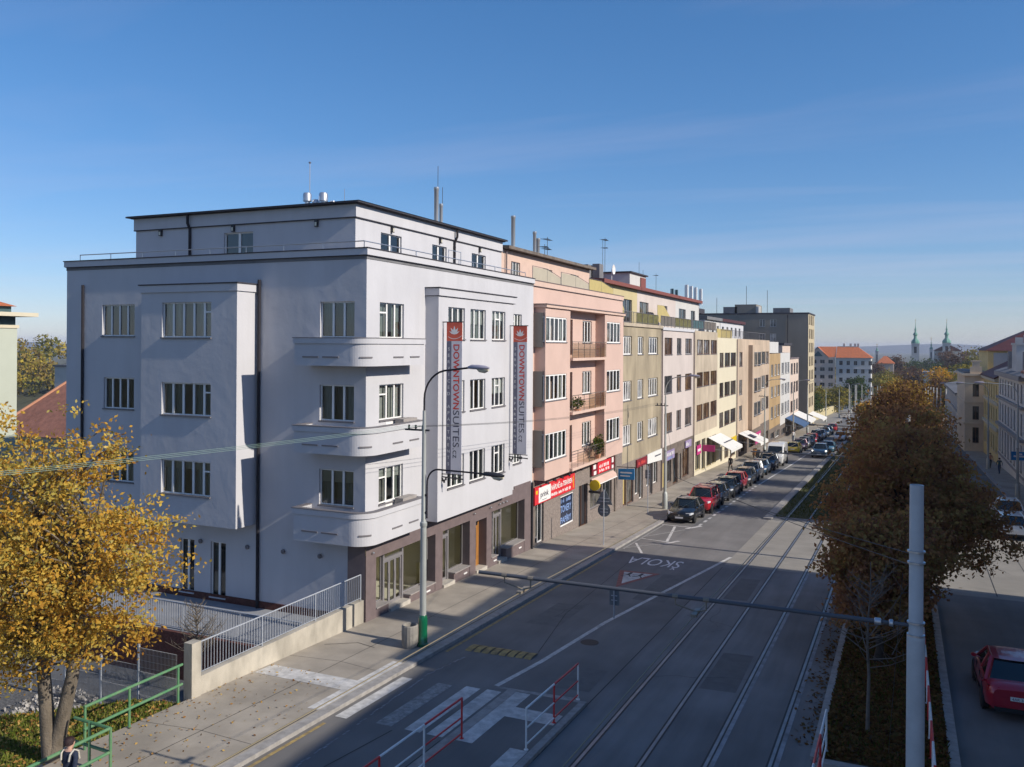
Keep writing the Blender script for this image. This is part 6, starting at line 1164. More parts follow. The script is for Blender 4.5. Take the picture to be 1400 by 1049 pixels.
def wheel(t, x, y, r, s):
    b = MB(); b.lathe((x, y, r), [(r*.66, -.1), (r*.95, -.1), (r, -.06), (r, .06), (r*.95, .1), (r*.66, .1)], 24, 0, 'x'); w = b.build('wheel', 'tyre', t, smooth=40)
    b = MB(); xo = s*.085; b.lathe((x, y, r), [(.0, xo-.02*s), (r*.16, xo), (r*.17, xo-.03*s), (r*.17, xo-.04*s)], 12, 0, 'x'); b.lathe((x, y, r), [(r*.58, xo-.01*s), (r*.68, xo+.01*s), (r*.68, xo-.08*s), (r*.58, xo-.08*s)], 24, 0, 'x')
    for k in range(6):
        a = k*math.pi/3; c, sn = math.cos(a), math.sin(a); P = lambda u, v, d: (x+d, y+c*u-sn*v, r+sn*u+c*v)
        b.hexa([P(.1*r, -.11*r, xo-.03*s), P(.62*r, -.08*r, xo-.015*s), P(.62*r, .08*r, xo-.015*s), P(.1*r, .11*r, xo-.03*s), P(.1*r, -.11*r, xo), P(.62*r, -.08*r, xo), P(.62*r, .08*r, xo), P(.1*r, .11*r, xo)])
    b.build('rim', 'rim', w, smooth=30)
    b = MB(); b.lathe((x, y, r), [(0, -.02), (r*.6, -.02), (r*.6, .02), (0, .02)], 20, 0, 'x'); b.build('brake_disc', 'plastic', w)
def car(label, kind, col, x, y, away=False, rot=0., cat='car', group=None, plate=None, roofrack=False, lights=None, name='parked_car'):
    """y = street position of the end that faces the camera; built nose at local y=0, running back to +y"""
    L_c, W_c, H, belt, st, (c0, c1), (q0, q1), wy = KIND[kind]
    rz = (math.pi if away else 0)+rot; yy = y+(L_c if away else 0)
    t = thing(name, (x, yy, gz(yy)+.012), label, cat, group, rot=(math.atan(GR)*(1 if away else -1), 0, rz)); pm = PAINT[col]
    b = MB(); rings = []
    for (sy, hw, lo, hi) in st:
        half = [(.0, lo), (hw*.82, lo), (hw*.96, lo+.1), (hw, lo+(hi-lo)*.42), (hw*.985, lo+(hi-lo)*.66), (hw*.95, hi-.07), (hw*.84, hi-.005), (0, hi+.02)]
        rings.append([(px, sy, pz) for px, pz in half]+[(-px, sy, pz) for px, pz in half[-2:0:-1]])
    b.loft(rings); body = b.build('body', pm, t, smooth=38)
    wb, wt, zb_, zt = W_c/2*.9, W_c/2*.66, belt-.03, H-.035
    def prof(f, u):     # windscreen curvature: u in -1..1 across
        return f*(1-u*u)
    b = MB(); n = 6
    def edge(yb, yt, s):
        lo, hi = [], []
        for k in range(n+1):
            u = -1+2*k/n; lo.append((wb*u, yb-s*.14*(1-u*u), zb_)); hi.append((wt*u, yt-s*.08*(1-u*u), zt))
        return lo, hi
    fl, fh = edge(c0+.1, q0+.04, 1); bl_, bh = edge(c1-.06, q1-.02, -1)
    for lo, hi in ((fl, fh), (bl_, bh)):
        for k in range(n): b.face([lo[k], lo[k+1], hi[k+1], hi[k]])
    for s in (0, -1): b.face([fl[s], bl_[s], bh[s], fh[s]])
    b.build('glasshouse', 'car_glass', t, smooth=20)
    b = MB(); m_ = 5; top = []                     # roof skin
    for j in range(m_+1):
        v = j/m_; row = []
        for k in range(n+1):
            u = -1+2*k/n; yf = q0-.08*(1-u*u)-.03; yr = q1+.08*(1-u*u)+.04
            row.append((wt*1.02*u, yf+(yr-yf)*v, zt+.005+.045*(1-u**4)*(1-(2*v-1)**4*.7)))
        top.append(row)
    for j in range(m_):
        for k in range(n): b.face([top[j][k], top[j][k+1], top[j+1][k+1], top[j+1][k]])
    for s in (0, -1):
        sg = -1 if s == 0 else 1; o = .012*sg
        A, B_, C, D = [Vector(p)+Vector((o, 0, 0)) for p in (fl[s], fh[s], bh[s], bl_[s])]
        b.tube([A, B_], .04, 6); b.tube([C, D], .06 if kind != 'sedan' else .075, 6); b.tube([B_, C], .035, 6)
        mid = .47; E_, F_ = A.lerp(D, mid), B_.lerp(C, .5); b.tube([E_, F_], .035, 6)
        if kind in ('suv', 'wagon'): E_, F_ = A.lerp(D, .78), B_.lerp(C, .88); b.tube([E_, F_], .035, 6)
    b.build('roof', pm, t, smooth=50)
    for s in (-1, 1):
        for k, w_y in enumerate(wy):
            b = MB(); r = .31 if kind != 'suv' else .34; xx = s*(W_c/2-.1)
            b.lathe((s*(W_c/2-.015), w_y, r+.01), [(0, -.03), (r*1.13, -.03), (r*1.13, .022), (0, .022)], 24, 0, 'x'); b.build('wheel_arch', 'plastic', t); wheel(t, xx+.025*s, w_y, r, s)
        b = MB(); xm = s*(W_c/2+.06); b.loft([[(xm+.09*math.cos(a)*sc, c0+.42+dy, belt+.06+.065*math.sin(a)*sc) for a in np.linspace(0, 6.283, 9)[:-1]] for dy, sc in ((-.06, .5), (0, 1), (.06, .9))]); b.tube([(s*W_c/2*.88, c0+.45, belt), (xm, c0+.43, belt+.03)], .025, 5); b.build('wing_mirror', pm, t, smooth=50)
        h1 = st[2]; zl = h1[3]-.1; b = MB(); xa = s*st[1][1]
        rings = [[(s*(st[1][1]-.34), .045, zl-.1), (s*(st[1][1]-.34), .08, zl+.01), (s*(st[1][1]-.34), .2, zl+.01), (s*(st[1][1]-.34), .2, zl-.1)], [(s*(st[1][1]-.02), .06, zl-.11), (s*(st[1][1]-.03), .12, zl+.035), (s*(st[1][1]-.02), .3, zl+.035), (s*st[1][1], .3, zl-.1)], [(s*(st[2][1]+.006), .42, zl-.06), (s*(st[2][1]+.0), .42, zl+.03), (s*(st[2][1]-.03), .5, zl+.03), (s*(st[2][1]), .5, zl-.06)]]
        b.loft(rings); b.build('headlight', lights or 'lens', t, smooth=30)
        e = st[-2]; zq = e[3]-.13; b = MB(); b.hexa([(s*(e[1]-.26), L_c-.03, zq-.1), (s*(e[1]+.012), e[0]-.08, zq-.1), (s*(e[1]+.02), e[0]-.34, zq-.08), (s*(e[1]-.26), e[0]-.3, zq-.1), (s*(e[1]-.28), L_c-.02, zq+.08), (s*(e[1]-.0), e[0]-.06, zq+.09), (s*(e[1]+.02), e[0]-.36, zq+.07), (s*(e[1]-.28), e[0]-.3, zq+.08)]); b.build('tail_light', 'tail', t)
        b = MB()                                    # door seams, handles, side trim
        for u in (c0+.5, (c0+c1)/2+.12, c1-.55): b.box(s*(W_c/2-.03), s*(W_c/2+.002), u-.008, u+.008, .36, belt-.1)
        b.box(s*(W_c/2-.03), s*(W_c/2+.008), 1.1, L_c-1.25, .3, .36); b.build('door_seam', 'plastic', t)
        b = MB()
        for u in (c0+1.25, c0+2.2): b.box(s*(W_c/2-.045), s*(W_c/2+.012), u, u+.2, belt-.16, belt-.13)
        b.build('door_handle', pm, t)
    zf = st[1][2]; b = MB(); f0 = st[0]
    b.hexa([(-.48, .0, f0[3]-.2), (.48, .0, f0[3]-.2), (.48, .2, f0[3]-.2), (-.48, .2, f0[3]-.2), (-.42, .02, f0[3]-.01), (.42, .02, f0[3]-.01), (.42, .2, f0[3]-.01), (-.42, .2, f0[3]-.01)])
    for q in ((-.55, .55, -.015, .2, f0[2]-.06, f0[2]+.06), (-.62, .62, .03, .25, st[1][2]-.03, st[1][2]+.06), (-.66, .66, L_c-.2, L_c-.02, st[-1][2]-.14, st[-1][2]-.02)): b.box(*q)
    b.build('grille', 'plastic', t)
    b = MB(); b.box(-.3, .3, -.012, .0, f0[3]-.17, f0[3]-.155); b.box(-.3, .3, -.012, .0, f0[3]-.09, f0[3]-.08); b.lathe((0, -.012, f0[3]-.06), [(0, 0), (.05, 0), (.05, .01), (0, .01)], 10, 0, 'y'); b.build('grille_bar', 'chrome', t)
    for sy, dz in ((-.022, f0[2]+.02), (L_c+.004, st[-1][3]-.22)):
        b = MB(); b.box(-.26, .26, sy, sy+.016, dz-.055, dz+.055); pl = b.build('number_plate', 'plate', t)
        if plate and sy > 1: text(pl, 'lettering', plate, 'ink_dark', (.22, sy+.017, dz-.035), (-1, 0, 0), (0, 0, 1), height=.07, width=.44)
    b = MB(); b.box(-.35, .35, c0-.02, c0+.03, belt-.0, belt+.035); b.tube([(-.1, c0+.05, belt+.03), (.45, c0+.14, belt+.1)], .01, 4); b.build('wiper', 'plastic', t)
    if roofrack:
        b = MB()
        for s in (-1, 1): b.tube([(s*wt*.9, q0+.1, H+.02), (s*wt*.9, q0+.2, H+.08), (s*wt*.9, q1-.2, H+.08), (s*wt*.9, q1-.1, H+.02)], .022, 6)
        for u in (q0+.5, q1-.5): b.tube([(-wt*.95, u, H+.1), (wt*.95, u, H+.1)], .02, 6)
        b.build('roof_rack', 'steel', t)
    return t
G_ = 'cars parked along the left kerb'
for lab, k, c, y, rk in (
    ('black sedan parked first in the row, nearest the hatched bay', 'sedan', 'black', 57.0, False), ('red off-roader with roof bars parked second, behind the black sedan', 'suv', 'red', 61.8, True), ('dark navy hatchback parked third, behind the red off-roader', 'hatch', 'navy', 66.6, False),
    ('dark graphite hatchback parked fourth, before the second red car', 'hatch', 'grey', 71.1, False), ('bright red hatchback parked fifth along the left kerb', 'hatch', 'red', 75.5, False), ('dark graphite wagon parked sixth, between the red hatchback and the silver car', 'wagon', 'grey', 79.8, False),
    ('silver off-roader parked seventh along the left kerb', 'suv', 'silver', 84.5, False), ('dark blue sedan parked eighth, behind the silver off-roader', 'sedan', 'blue', 90.3, False), ('dark navy off-roader parked just in front of the white van', 'suv', 'navy', 95.4, False)):
    car(lab, k, c, -13.35+random.uniform(-.08, .08), y, group=G_, roofrack=rk)
def van(label, x, y):
    t = thing('parked_van', (x, y, gz(y)+.012), label, 'van', G_, rot=(-math.atan(GR), 0, 0)); b = MB(); rings = []
    for sy, hw, lo, hi in ((0, .72, .4, .95), (.08, .9, .3, 1.08), (.5, .97, .28, 1.2), (.85, .98, .28, 1.3), (1.55, .95, .28, 2.2), (1.9, .93, .28, 2.4), (5.2, .93, .28, 2.42), (5.3, .9, .32, 2.36)):
        half = [(0, lo), (hw*.9, lo), (hw, lo+.12), (hw, lo+(hi-lo)*.5), (hw*.97, hi-.16), (hw*.86, hi-.01), (0, hi+.03)]; rings.append([(p, sy, q) for p, q in half]+[(-p, sy, q) for p, q in half[-2:0:-1]])
    b.loft(rings); b.build('body', PAINT['white'], t, smooth=38)
    b = MB(); b.hexa([(-.8, .87, 1.36), (.8, .87, 1.36), (.8, .95, 1.36), (-.8, .95, 1.36), (-.72, 1.44, 2.1), (.72, 1.44, 2.1), (.72, 1.54, 2.1), (-.72, 1.54, 2.1)]); b.build('windscreen', 'car_glass', t)
    for s in (-1, 1):
        b = MB(); xx = s*.985; b.hexa([(s*.9, 1.15, 1.35), (xx+.0, 1.15, 1.35), (xx+.0, 2.05, 1.35), (s*.9, 2.05, 1.35), (s*.88, 1.6, 2.02), (s*.965, 1.6, 2.02), (s*.965, 2.05, 2.02), (s*.88, 2.05, 2.02)]); b.build('side_window', 'car_glass', t)
        for w_y in (.95, 4.2):
            b = MB(); b.lathe((s*.965, w_y, .36), [(0, -.03), (.42, -.03), (.42, .022), (0, .022)], 24, 0, 'x'); b.build('wheel_arch', 'plastic', t); wheel(t, s*.905, w_y, .35, s)
        b = MB(); b.hexa([(s*.5, .0, .82), (s*.88, .06, .82), (s*.95, .4, .9), (s*.5, .3, .82), (s*.52, .06, 1.0), (s*.88, .1, 1.03), (s*.96, .42, 1.1), (s*.5, .3, 1.0)]); b.build('headlight', 'lens', t)
        b = MB(); b.box(s*1.05, s*1.25, 1.2, 1.32, 1.35, 1.65); b.tube([(s*.95, 1.3, 1.4), (s*1.1, 1.28, 1.45)], .03, 5); b.build('wing_mirror', 'plastic', t)
    b = MB(); b.box(-.5, .5, -.012, .2, .72, .9); b.box(-.72, .72, -.015, .25, .36, .52); b.build('grille', 'plastic', t); b = MB(); b.box(-.26, .26, -.03, -.014, .56, .67); b.build('number_plate', 'plate', t)
van('tall white delivery van parked between the navy off-roader and the yellow car', -13.2, 101.3)
for lab, k, c, y, aw in (('yellow hatchback parked behind the white van', 'hatch', 'yellow', 119.3, True), ('plum coloured wagon parked behind the yellow hatchback', 'wagon', 'plum', 125.4, False), ('silver hatchback parked behind the plum wagon', 'hatch', 'silver', 130.6, False), ('dark hatchback parked between the silver and far red ones', 'hatch', 'navy', 135.8, False), ('small red hatchback far along the left kerb', 'hatch', 'red', 140.8, False),
    ('dark off-roader parked behind the far red hatchback', 'suv', 'grey', 147.5, False), ('white hatchback parked far along by the ochre house', 'hatch', 'white', 154.5, False), ('dark blue wagon parked by the chalk white house', 'wagon', 'blue', 161, False), ('graphite sedan parked far along by the rose house', 'sedan', 'grey', 168, False), ('last red hatchback parked before the grey block', 'hatch', 'red', 178, True)):
    car(lab, k, c, -13.2+.012*(y-119), y, away=aw, group=G_)
M['lit_lens'] = mat('lit headlight', (.9, .9, .85), .1); bs = M['lit_lens'].node_tree.nodes['Principled BSDF']; bs.inputs['Emission Color'].default_value = (1, .95, .85, 1); bs.inputs['Emission Strength'].default_value = 2.5
car('dark blue off-roader driving towards the camera with lit headlights', 'suv', 'blue', -9.6, 115.5, lights='lit_lens', name='moving_car'); car('pale teal hatchback driving just behind the dark blue off-roader', 'hatch', 'teal', -9.3, 124, name='moving_car'); car('white hatchback driving down the avenue near the tram bed kerb', 'hatch', 'white', -9.4, 150, name='moving_car')
car('dark crimson sedan seen from behind at the right edge of the road', 'sedan', 'crimson', 2.98, 28.35, away=True, plate='4AR 3448', name='moving_car', rot=R(1))
for lab, k, c, x, y in (('white wagon seen from behind at the right kerb past the side street', 'wagon', 'white', 6.2, 61.8), ('second white car at the right kerb, half hidden by brown leaves', 'suv', 'white', 6.6, 68)): car(lab, k, c, x, y, away=True, group='cars parked along the right kerb')
def scooter(label, x, y, col):
    t = thing('motor_scooter', (x, y, gz(y)+.12), label, 'scooter'); z = gz(y)+.12; b = MB(); b.loft([[(x+.13*math.cos(a)*sc, y+dy, z+h+.12*math.sin(a)*sc) for a in np.linspace(0, 6.283, 9)[:-1]] for dy, h, sc in ((.1, .35, .6), (.5, .5, 1.3), (.95, .72, 1.5), (1.5, .75, 1.1), (1.75, .7, .4))]); b.hexa([(x-.2, y+.05, z+.25), (x+.2, y+.05, z+.25), (x+.2, y+.12, z+.25), (x-.2, y+.12, z+.25), (x-.16, y+.25, z+1.), (x+.16, y+.25, z+1.), (x+.16, y+.3, z+1.), (x-.16, y+.3, z+1.)]); b.build('body', col, t, smooth=40)
    for d in (0, 1.3): b = MB(); b.lathe((x, y+d, z+.24), [(.1, -.05), (.24, -.05), (.24, .05), (.1, .05)], 16, 0, 'x'); b.build('wheel', 'tyre', t)
    b = MB(); b.tube([(x-.33, y+.35, z+1.08), (x+.33, y+.35, z+1.08)], .02, 5); b.tube([(x, y, z+.24), (x, y+.3, z+1.05)], .03, 5); b.build('handlebar', 'black_metal', t); b = MB(); b.box(x-.14, x+.14, y+.8, y+1.5, z+.86, z+.93); b.build('seat', 'plastic', t)
scooter('orange motor scooter parked on the pavement by the lamp post', -16.6, 109.5, 'oak'); scooter('dark motor scooter parked next to the orange one', -15.9, 107.5, 'black_metal')

# ================================================================ PEOPLE
def person(label, x, y, face=0., pose='walk', top='dark_cloth', legs='dark_cloth', h=1.74, ground=None, bag=False):
    """one skinned body; face = heading of the person (0 looks along +y)"""
    k = h/1.74; V, E_, Rr = [], [], []
    def v(p, r, par=None):
        V.append((p[0]*k, p[1]*k, p[2]*k)); Rr.append(r*k)
        if par is not None: E_.append((par, len(V)-1))
        return len(V)-1
    st = .22 if pose == 'walk' else .03
    pel = v((0, 0, .95), .135); w = v((0, 0, 1.08), .125, pel); ch = v((0, .01, 1.28), .145, w); up = v((0, 0, 1.42), .11, ch); nk = v((0, .01, 1.5), .055, up); jw = v((0, .03, 1.575), .07, nk); hd = v((0, .015, 1.655), .088, jw); cr = v((0, .0, 1.715), .06, hd); v((0, .112, 1.625), .012, jw)
    for s in (-1, 1):
        f = s*st; hip = v((s*.09, 0, .9), .09, pel); kn = v((s*.1, f*.7+.04, .5), .06, hip); an = v((s*.1, f*1.15-(.06 if f < 0 else 0), .1), .042, kn); v((s*.11, f*1.15+.12, .035), .036, an)
        sh = v((s*.18, 0, 1.41), .062, up); el = v((s*.25, -f*.5-.02, 1.14), .045, sh); wr = v((s*.24, -f*.9+.1, .92), .03, el); pm = v((s*.24, -f*.95+.12, .86), .03, wr)
        for q, (dx, l) in enumerate(((-.028, .06), (-.01, .075), (.009, .07), (.027, .055))):
            a = v((s*(.24+dx*.3), -f*.97+.135+dx, .82), .0095, pm); v((s*.235, -f*.97+.15+dx*1.2, .82-l), .008, a)
        a = v((s*.215, -f*.95+.16, .84), .011, pm); v((s*.205, -f*.95+.19, .8), .009, a)
    me = bpy.data.meshes.new('person_skeleton'); me.from_pydata(V, E_, []); o = bpy.data.objects.new('person_skeleton', me); COL.objects.link(o)
    md_ = o.modifiers.new('skin', 'SKIN'); md_.use_smooth_shade = True
    for i, d in enumerate(me.skin_vertices[0].data): d.radius = (Rr[i], Rr[i]); d.use_root = (i == 0)
    o.modifiers.new('sub', 'SUBSURF').levels = 1; o.modifiers['sub'].render_levels = 1
    dg = bpy.context.evaluated_depsgraph_get(); bm_ = bpy.data.meshes.new_from_object(o.evaluated_get(dg)); bpy.data.objects.remove(o)
    bm_.name = 'body'; bm_.materials.clear()
    for m in ('skin', top, legs, 'black_metal'): bm_.materials.append(M[m])
    for p in bm_.polygons:
        z = p.center.z/k; ax = abs(p.center.x)/k; p.material_index = 3 if z < .085 else 0 if z > 1.47 or (ax > .17 and z < .93) else 1 if z > .97 or ax > .165 else 2
    g0 = ground if ground is not None else gz(y)+.12
    t = thing('person', (x, y, g0), label, 'person', rot=(0, 0, face)); bo = bpy.data.objects.new('body', bm_); COL.objects.link(bo); bo.parent = t; ORG[bo.name] = (0, 0, 0)
    b = MB(); rings = []
    for j in range(8):
        a = math.pi/2*j/7; rr = .1*math.cos(a)+.004; rings.append([((rr*math.cos(q))*k, (.0+rr*1.12*math.sin(q)-.012)*k, (1.665+(.085 if 1 else 0)*math.sin(a)-(.06 if math.sin(q) < .25 and j == 0 else 0))*k) for q in np.linspace(0, 6.283, 17)[:-1]])
    b.loft(rings, caps=True); b.build('hair', 'hair', t, smooth=60)
    b = MB()
    for s in (-1, 1): b.lathe((s*.088*k, .01*k, 1.63*k), [(.0, -.01), (.026*k, -.008), (.03*k, .006), (0, .012)], 8, 0, 'x')
    b.build('ear', 'skin', t, smooth=50)
    b = MB()
    for s in (-1, 1): b.lathe((s*.032*k, .09*k, 1.645*k), [(0, .0), (.009*k, .004), (0, .012)], 6, 0, 'y')
    b.box(-.022*k, .022*k, .092*k, .1*k, 1.578*k, 1.585*k); b.build('eyes_and_mouth', 'black_metal', t)
    if bag:
        b = MB()
        for s in (-1, 1): b.tube([(s*.1*k, -.12*k, 1.3*k), (s*.115*k, -.1*k, 1.43*k), (s*.115*k, .0, 1.5*k), (s*.11*k, .12*k, 1.42*k), (s*.11*k, .15*k, 1.25*k)], .02, 6)
        b.build('bag_strap', 'strap', t)
    return t
person('dark haired person in a navy top with a backpack strap, by the green railing', -15.63, 12.8, R(5), 'walk', 'navy_cloth', 'jeans', bag=True)
person('person in dark clothes walking on the pavement near the white awning', -15.95, 90.1, R(170), 'walk', 'dark_cloth', 'dark_cloth'); person('person in a white top on the pavement near the striped awning', -15.6, 142, R(20), 'walk', 'white_cloth', 'jeans')
person('person in a pale blue top walking on the right pavement', 9.3, 106, R(10), 'walk', 'screen_teal', 'jeans'); person('person in a rusty jacket walking on the right pavement ahead of the other', 9.0, 113, R(190), 'walk', 'salmon', 'dark_cloth'); person('person in dark clothes standing under the striped awning', -16.8, 155, R(90), 'stand', 'dark_cloth', 'jeans')
# ================================================================ TREES
def tree(name, label, cat, base, crowns, n, leaf, lm, trunk=.16, bark='bark_dark', forks=None, group=None, per=36, spread=.36, fork_z=.3, edge=.5, seed=1, limb=60, holes=.0):
    """crowns = ellipsoids (cx, cy, cz, rx, ry, rz); limbs run from the trunk into the leaf clumps"""
    global rng
    keep = rng; rng = np.random.default_rng(seed); rnd = random.Random(seed)
    t = thing(name, base, label, cat, group); cr = np.array(crowns, float); vol = cr[:, 3]*cr[:, 4]*cr[:, 5]; N = max(4, n//per)
    ii = rng.choice(len(cr), N, p=vol/vol.sum()); d = rng.normal(size=(N, 3)); d /= np.linalg.norm(d, axis=1)[:, None]
    lump = .82+.16*np.sin(d[:, 0]*6+seed)*np.cos(d[:, 1]*5+seed*2)+.12*np.sin(d[:, 2]*9+seed*3)+.08*np.sin(d[:, 0]*15+d[:, 2]*13)
    rad = rng.uniform(edge**3, 1, N)**(1/3)*lump; c = cr[ii, :3]+d*cr[ii, 3:]*rad[:, None]
    if holes:
        hn = rng.uniform(-1, 1, (int(holes), 3))*cr[0, 3:]+cr[0, :3]
        dist = np.min(np.linalg.norm(c[:, None]-hn[None], axis=2), axis=1); c = c[dist > .55]; N = len(c)
    top = cr[:, 2].max(); B = np.array(base, float); b = MB()
    forks = forks or [(B[0]+(cr[0, 0]-B[0])*.4, B[1]+(cr[0, 1]-B[1])*.4, B[2]+(top-B[2])*.95)]
    trunks = []
    for f in forks:
        p = [tuple(B+(np.array(f)-B)*s+np.array([rnd.uniform(-.12, .12), rnd.uniform(-.12, .12), 0])*(trunk*4 if 0 < s < 1 else 0)) for s in (0, .12, .3, .5, .75, 1)]
        b.tube(p, [trunk*1.35, trunk, trunk*.85, trunk*.65, trunk*.35, trunk*.08], 10); trunks.append(p)
    for j in range(min(limb, N)):
        q = c[j*max(1, N//limb) % N]; T = trunks[rnd.randrange(len(trunks))]; zs = [p[2] for p in T]; zz = max(B[2]+(top-B[2])*fork_z, min(q[2]-.25*(q[2]-B[2]), T[-1][2]-.2)); k = max(0, min(len(T)-2, sum(z < zz for z in zs)-1)); s = (zz-T[k][2])/max(.01, T[k+1][2]-T[k][2]); a = np.array(T[k])+(np.array(T[k+1])-np.array(T[k]))*max(0, min(1, s))
        m1 = a+(q-a)*.4+np.array([0, 0, .12*np.linalg.norm(q-a)])+rng.normal(0, .08, 3); m2 = a+(q-a)*.75+np.array([0, 0, .08*np.linalg.norm(q-a)]); r = trunk*.28*(.6+.5*rnd.random())
        b.tube([tuple(a), tuple(m1), tuple(m2), tuple(q)], [r, r*.7, r*.4, r*.15], 5)
    b.build('trunk', bark, t, smooth=60)
    if n:
        M_ = N*per; p = np.repeat(c, per, 0)+rng.normal(0, 1, (M_, 3))*np.array([spread, spread, spread*.62]); tint = np.clip(np.repeat(rng.uniform(0, 1, N), per)*.55+rng.uniform(0, .45, M_), 0, 1)
        leaves(t, p, leaf, lm, 'crown', tint)
    rng = keep; return t
tree('autumn_tree', 'yellow leaved forked tree on the lawn at the left, in front of the white house', 'tree', (-18.45, 14.65, gz(14.65)), [(-17.9, 14.6, 4.9, 2.6, 2.5, 2.2), (-19.8, 14.4, 4.0, 2.0, 2.2, 2.6), (-16.2, 14.9, 4.6, 1.4, 1.5, 1.3), (-17.2, 14.6, 6.8, .9, 1.0, 1.4), (-19.7, 14.6, 6.6, 1.2, 1.1, 1.4), (-18.1, 14.2, 2.9, 2.0, 1.8, 1.1), (-21.4, 14., 3.6, 1.5, 1.6, 2.4), (-19.4, 13.9, 2.0, 1.2, 1., .9), (-16.2, 14.8, 2.9, 1.0, 1.1, .7)],
     42000, .066, L_['yellow'], .17, 'bark', [(-19.1, 14.5, 7.2), (-16.9, 14.8, 6.6)], per=44, spread=.2, edge=.12, seed=4, limb=140, fork_z=.34, holes=30)
CH = 'chestnut trees in the median'
tree('chestnut_tree', 'small dark brown chestnut nearest the camera in the median', 'tree', (-.75, 32.2, gz(32)+.08), [(-.5, 32.6, 2.2, 2.2, 2.0, 2.0), (-.9, 32.0, 1.1, 1.8, 1.6, 1.2), (-1.7, 32.8, 2.4, 1.2, 1.4, 1.3)], 22000, .105, L_['brown'], .13, group=CH, seed=11, edge=.25, per=50, spread=.23, limb=50)
tree('chestnut_tree', 'broad dark brown chestnut filling the median before the side street', 'tree', (-.1, 38.5, gz(38)+.08), [(-.0, 38.5, 2.7, 3.5, 3.2, 2.7), (-.1, 38.5, 5.0, 2.4, 2.3, 1.7), (2.3, 39.4, 2.5, 2.1, 2.2, 2.0), (-1.7, 38.2, 2.6, 1.7, 2.2, 1.9)], 34000, .11, L_['brown'], .2, group=CH, holes=30, seed=12, edge=.3, per=64, spread=.25, limb=90)
tree('chestnut_tree', 'dark rust brown chestnut behind the broadest one', 'tree', (.1, 43.2, gz(43)+.08), [(.3, 43.2, 2.9, 3.5, 2.4, 2.8), (.1, 43.2, 5.4, 2.5, 1.9, 1.6)], 22000, .115, L_['brown'], .18, group=CH, seed=13, edge=.3, per=64, spread=.26, limb=60)
labs = ['rusty brown tree first beyond the side street in the median', 'brown and orange tree second beyond the side street', 'orange brown tree third beyond the side street', 'golden brown tree fourth beyond the side street', 'orange tree fifth beyond the side street', 'rusty tree sixth beyond the side street', 'pale brown tree seventh beyond the side street', 'thin brown tree eighth beyond the side street', 'grey brown tree ninth beyond the side street', 'last brown tree of the median row']
for i, y in enumerate((65, 74, 84, 95, 107, 120, 134, 150, 168, 190)):
    g0 = gz(y); hgt = 9.4+.5*math.sin(i*2.1); x = -.3+.3*math.sin(i*1.7); rw = 3.6+.3*math.cos(i)
    tree('avenue_tree', labs[i], 'tree', (x, y, g0+.08), [(x, y, g0+hgt*.56, rw, rw, hgt*.4), (x+.3*math.sin(i), y, g0+hgt*.84, rw*.55, rw*.6, hgt*.2)], 11000-500*i, .14+.004*i, L_['rust' if i == 0 else 'orange' if i < 6 else 'rust'], .17, group='trees of the median row', seed=20+i, edge=.4, per=22, spread=.42, limb=36)
# bare sapling
def bare(name, label, base, h, n, r, m='twig', seed=3):
    rnd = random.Random(seed); t = thing(name, base, label, 'tree'); b = MB(); x, y, z = base; p = [(x+rnd.uniform(-.04, .04), y+rnd.uniform(-.04, .04), z+h*k/6) for k in range(7)]; b.tube(p, [r*(1-.14*k) for k in range(7)], 8); b.build('trunk', m, t, smooth=60); b = MB()
    for k in range(n):
        s = rnd.uniform(.36, .95); a = Vector(p[0]).lerp(Vector(p[-1]), s); th = rnd.uniform(0, 6.28); l = h*.36*(1.15-s)*rnd.uniform(.7, 1.4); d = Vector((math.cos(th)*l, math.sin(th)*l, l*rnd.uniform(.4, 1.2))); q = a+d; b.tube([a, a+d*.5+Vector((0, 0, -.06*l)), q], [r*.3, r*.2, r*.08], 5)
        for j in range(4):
            c = a.lerp(q, rnd.uniform(.3, .95)); e = Vector((rnd.uniform(-1, 1), rnd.uniform(-1, 1), rnd.uniform(.0, 1.2)))*l*.4; b.tube([c, c+e], [r*.14, r*.05], 4)
    b.build('branches', m, t); return t
bare('bare_sapling', 'leafless young tree in the leafy median left of the thick grey pole', (-.82, 25.57, gz(25.57)+.08), 4.6, 34, .055); bare('bare_bush', 'tangle of bare twigs by the terrace railing behind the yellow tree', (-22.2, 23.2, -2.7), 3.3, 60, .05, 'bark', 5)
